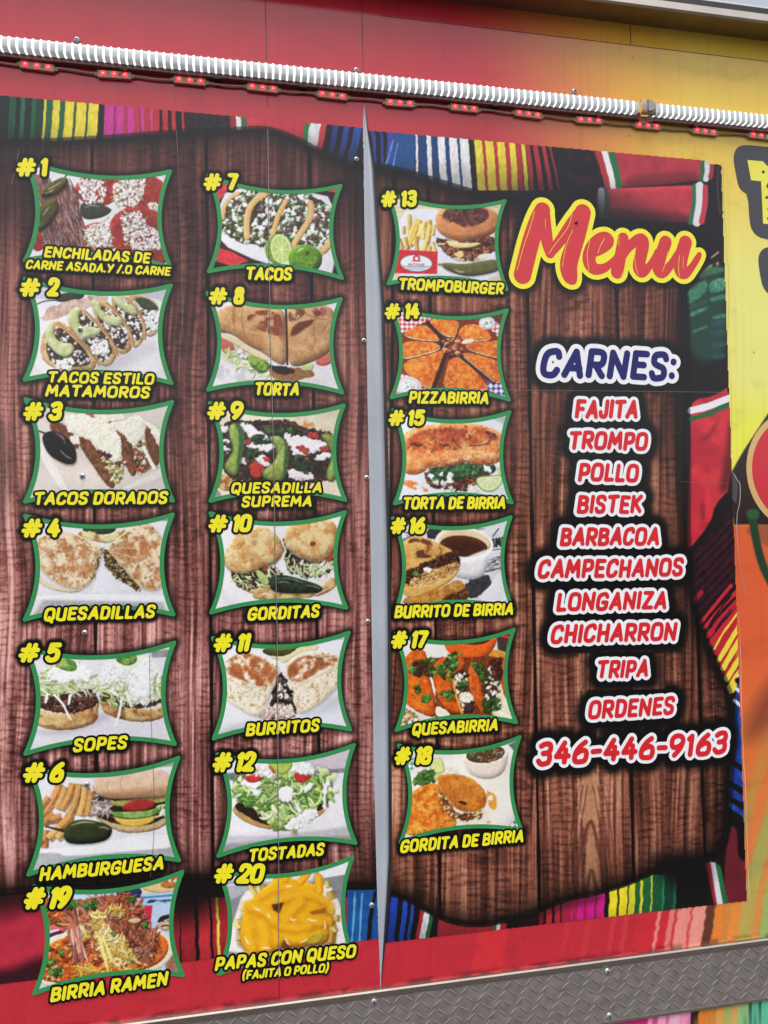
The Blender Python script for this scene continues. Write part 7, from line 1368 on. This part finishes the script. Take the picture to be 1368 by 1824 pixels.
# ------------------------------------------------------------------ lights along the top of the wall
M_TDIM = mat('tube_frosted', (144, 147, 148), .4, emit=(200, 206, 208), es=.24); M_TBR = mat('tube_glow', (240, 242, 245), .3, emit=(245, 248, 255), es=.85); M_RAIL = mat('lamp_rail', (112, 76, 72), .25, .1)
M_CAPM = mat('lamp_cap', (164, 152, 140), .4)
def tube(x0, x1, lb, y=-821.8, d=18, r=10.4):
    e = empty('light_tube', w3((x0 + x1) / 2, y, d), lb, 'light', 'ribbed light tubes above the menu')
    p = 12.2; V = []; F = []; I = []; PRF = ((-1, -7), (-1, 1.5), (-.9, 3.6), (-.6, 4.5), (-.2, 4.8), (.2, 4.8), (.6, 4.5), (.9, 3.6), (1, 1.5), (1, -7)); na = len(PRF); n = int((x1 - x0) / p); rings = []
    for i in range(n):
        a = x0 + i * p
        rings += [(a, 0, 1), (a + 1.4, .7, 1), (a + 2.4, .7, 1), (a + 3.6, 0, 0), (a + p * .7, -.2, 0)]
    rings.append((x0 + n * p, 0, 0))
    for x, dr, _ in rings:
        for a_, h_ in PRF: V.append(w3(x, y + a_ * (r + dr), d + h_ + dr * .8 * (h_ > 1)))
    for i in range(len(rings) - 1):
        for k in range(na - 1): F.append((i * na + k, (i + 1) * na + k, (i + 1) * na + k + 1, i * na + k + 1)); I.append(1 if rings[i][2] else 0)
    mesh('ribbed_cover', V, F, [M_TDIM, M_TBR], e, I, smooth=True)
    box('mounting_rail', x0 - 4, x1 + 4, y + 4, y + 17.5, .5, 11, M_RAIL, e, .8); return e
jx = float(W(1147, 190, 20)[0])
tA = tube(-1130, jx - 6, 'long glowing ribbed light tube running across the red wall'); tB = tube(jx + 22, 1900, 'glowing ribbed light tube continuing on the yellow wall at right')
def clip_piece():
    e = empty('tube_connector', w3(jx + 8, -821, 16), 'grey plastic connector with clip joining the two light tubes', 'connector')
    n = 12; V = []; F = []
    for x in (jx - 8, jx - 5, jx + 20, jx + 23):
        for k in range(n): t = math.pi * (-.62 + 1.24 * k / (n - 1)); V.append(w3(x, -821.5 + math.sin(t) * 13.4, 20 + max(0., math.cos(t)) ** .5 * 6.4))
    for i in range(3): F += [(i * n + k, (i + 1) * n + k, (i + 1) * n + k + 1, i * n + k + 1) for k in range(n - 1)]
    mesh('sleeve', V, F, M_CAPM, e, smooth=True)
    t = np.linspace(-math.pi / 2, math.pi / 2, 9); V = [w3(jx + 4 + 16 * math.cos(q) * .95, -822 + 11 * math.sin(q), 29.5) for q in t] + [w3(jx + 4 + 16 * math.cos(q) * .95, -822 + 11 * math.sin(q), 24) for q in t]
    m = len(t); mesh('clip', V, [tuple(range(m))] + [(i, i + 1, m + i + 1, m + i) for i in range(m - 1)], mat('clip_plastic', (150, 144, 138), .45), e)
    box('strap', jx - 6, jx + 22, -809, -800, 10.5, 13, mat('strap_plastic', (120, 84, 70), .4), e, .6)
clip_piece()
for px, py in ((137, 71), (635, 125), (1023, 163)): screw_at(px, py, .3, tA, .3, 5.2)
for px in (221, 388, 540, 718, 880, 1063): X_ = float(W(px, 120, 8)[0]); box('rail_clip', X_ - 6, X_ + 6, -806, -801.5, .5, 12.5, mat('rail_clip_dark', (40, 30, 30), .4), tA, .4)
for px in (1235,): X_ = float(W(px, 120, 8)[0]); box('rail_clip', X_ - 6, X_ + 6, -806, -801.5, .5, 12.5, MATS['rail_clip_dark'], tB, .4)
# string of red lamp modules
string = empty('lamp_string', w3(0, -796, 0), 'string of small brown modules with red lamps hanging under the light tube', 'string lights')
M_MOD = mat('module_plastic', (158, 126, 104), .42, var=.06, vs=60); M_LED = mat('red_lamp', (220, 30, 40), .25, emit=(255, 26, 36), es=2.6); M_CORE = mat('red_lamp_core', (250, 120, 120), .3, emit=(255, 110, 110), es=2.0); M_CABLE = mat('cable_brown', (150, 122, 108), .5)
MX = [-717, -594, -470] + [float(W(px, py, 8)[0]) for px, py in ((65, 116), (203, 131), (338, 142), (468, 155), (592, 168), (713, 182), (828, 191), (942, 202), (1051, 213), (1155, 223), (1257, 233), (1357, 241))] + [1138, 1262, 1386]
MY = [-796] * 3 + [float(W(px, py, 8)[1]) for px, py in ((65, 116), (203, 131), (338, 142), (468, 155), (592, 168), (713, 182), (828, 191), (942, 202), (1051, 213), (1155, 223), (1257, 233), (1357, 241))] + [-796] * 3
def cable():
    P = []
    for i in range(len(MX) - 1):
        for t in np.linspace(0, 1, 13)[:-1]: P.append((MX[i] + (MX[i + 1] - MX[i]) * t, MY[i] + (MY[i + 1] - MY[i]) * t + 1.7 * math.sin(math.pi * t) ** 2 * math.sin(2 * math.pi * t + i), 4.0))
    V = []; F = []; n = 8
    for x, y, d in P: V += [w3(x, y + 2.0 * math.cos(2 * math.pi * k / n), d + 1.7 * math.sin(2 * math.pi * k / n)) for k in range(n)]
    for i in range(len(P) - 1): F += [(i * n + k, (i + 1) * n + k, (i + 1) * n + (k + 1) % n, i * n + (k + 1) % n) for k in range(n)]
    mesh('cable', V, F, M_CABLE, string, smooth=True)
cable()
for i, (x, y) in enumerate(zip(MX, MY)):
    import bmesh
    m = box('lamp_module', x - 27, x + 27, y - 6.6, y + 6.6, .6, 6.2, M_MOD, string, 1.3)
    for s in (-1, 1): box('end_tab', x + s * 27 - 5, x + s * 27 + 5, y - 3.6, y + 3.6, 1.0, 5.0, M_MOD, m, 1.0)
    for u in (-18, 0, 18):
        V = []; F = []; n = 14
        for r_, h in ((4.3, 6.2), (4.3, 6.8), (3.3, 7.3), (1.5, 7.5)): V += [w3(x + u + r_ * math.cos(2 * math.pi * k / n), y - .3 + r_ * math.sin(2 * math.pi * k / n), h) for k in range(n)]
        for q in range(3): F += [(q * n + k, q * n + (k + 1) % n, (q + 1) * n + (k + 1) % n, (q + 1) * n + k) for k in range(n)]
        F.append(tuple(3 * n + k for k in range(n))); mesh('red_lamp', V, F, [M_LED, M_CORE], m, [0] * (3 * n) + [1])
    n = 10; mesh('screw_hole', [w3(x + 9.3 + 1.7 * math.cos(2 * math.pi * k / n), y + 1.7 * math.sin(2 * math.pi * k / n), 6.45) for k in range(n)], [tuple(range(n))], M_DARK, m)
    ty = math.radians([1.5, -1.1, .6, 2.4, -1.8, .2, 1.1][i % 7]); p_ = Vector(w3(x, y, 0)) - Vector(origin(string)); Rm = Matrix.Rotation(ty, 3, 'Y'); m.rotation_euler = Rm.to_euler(); m.location = p_ - Rm @ p_
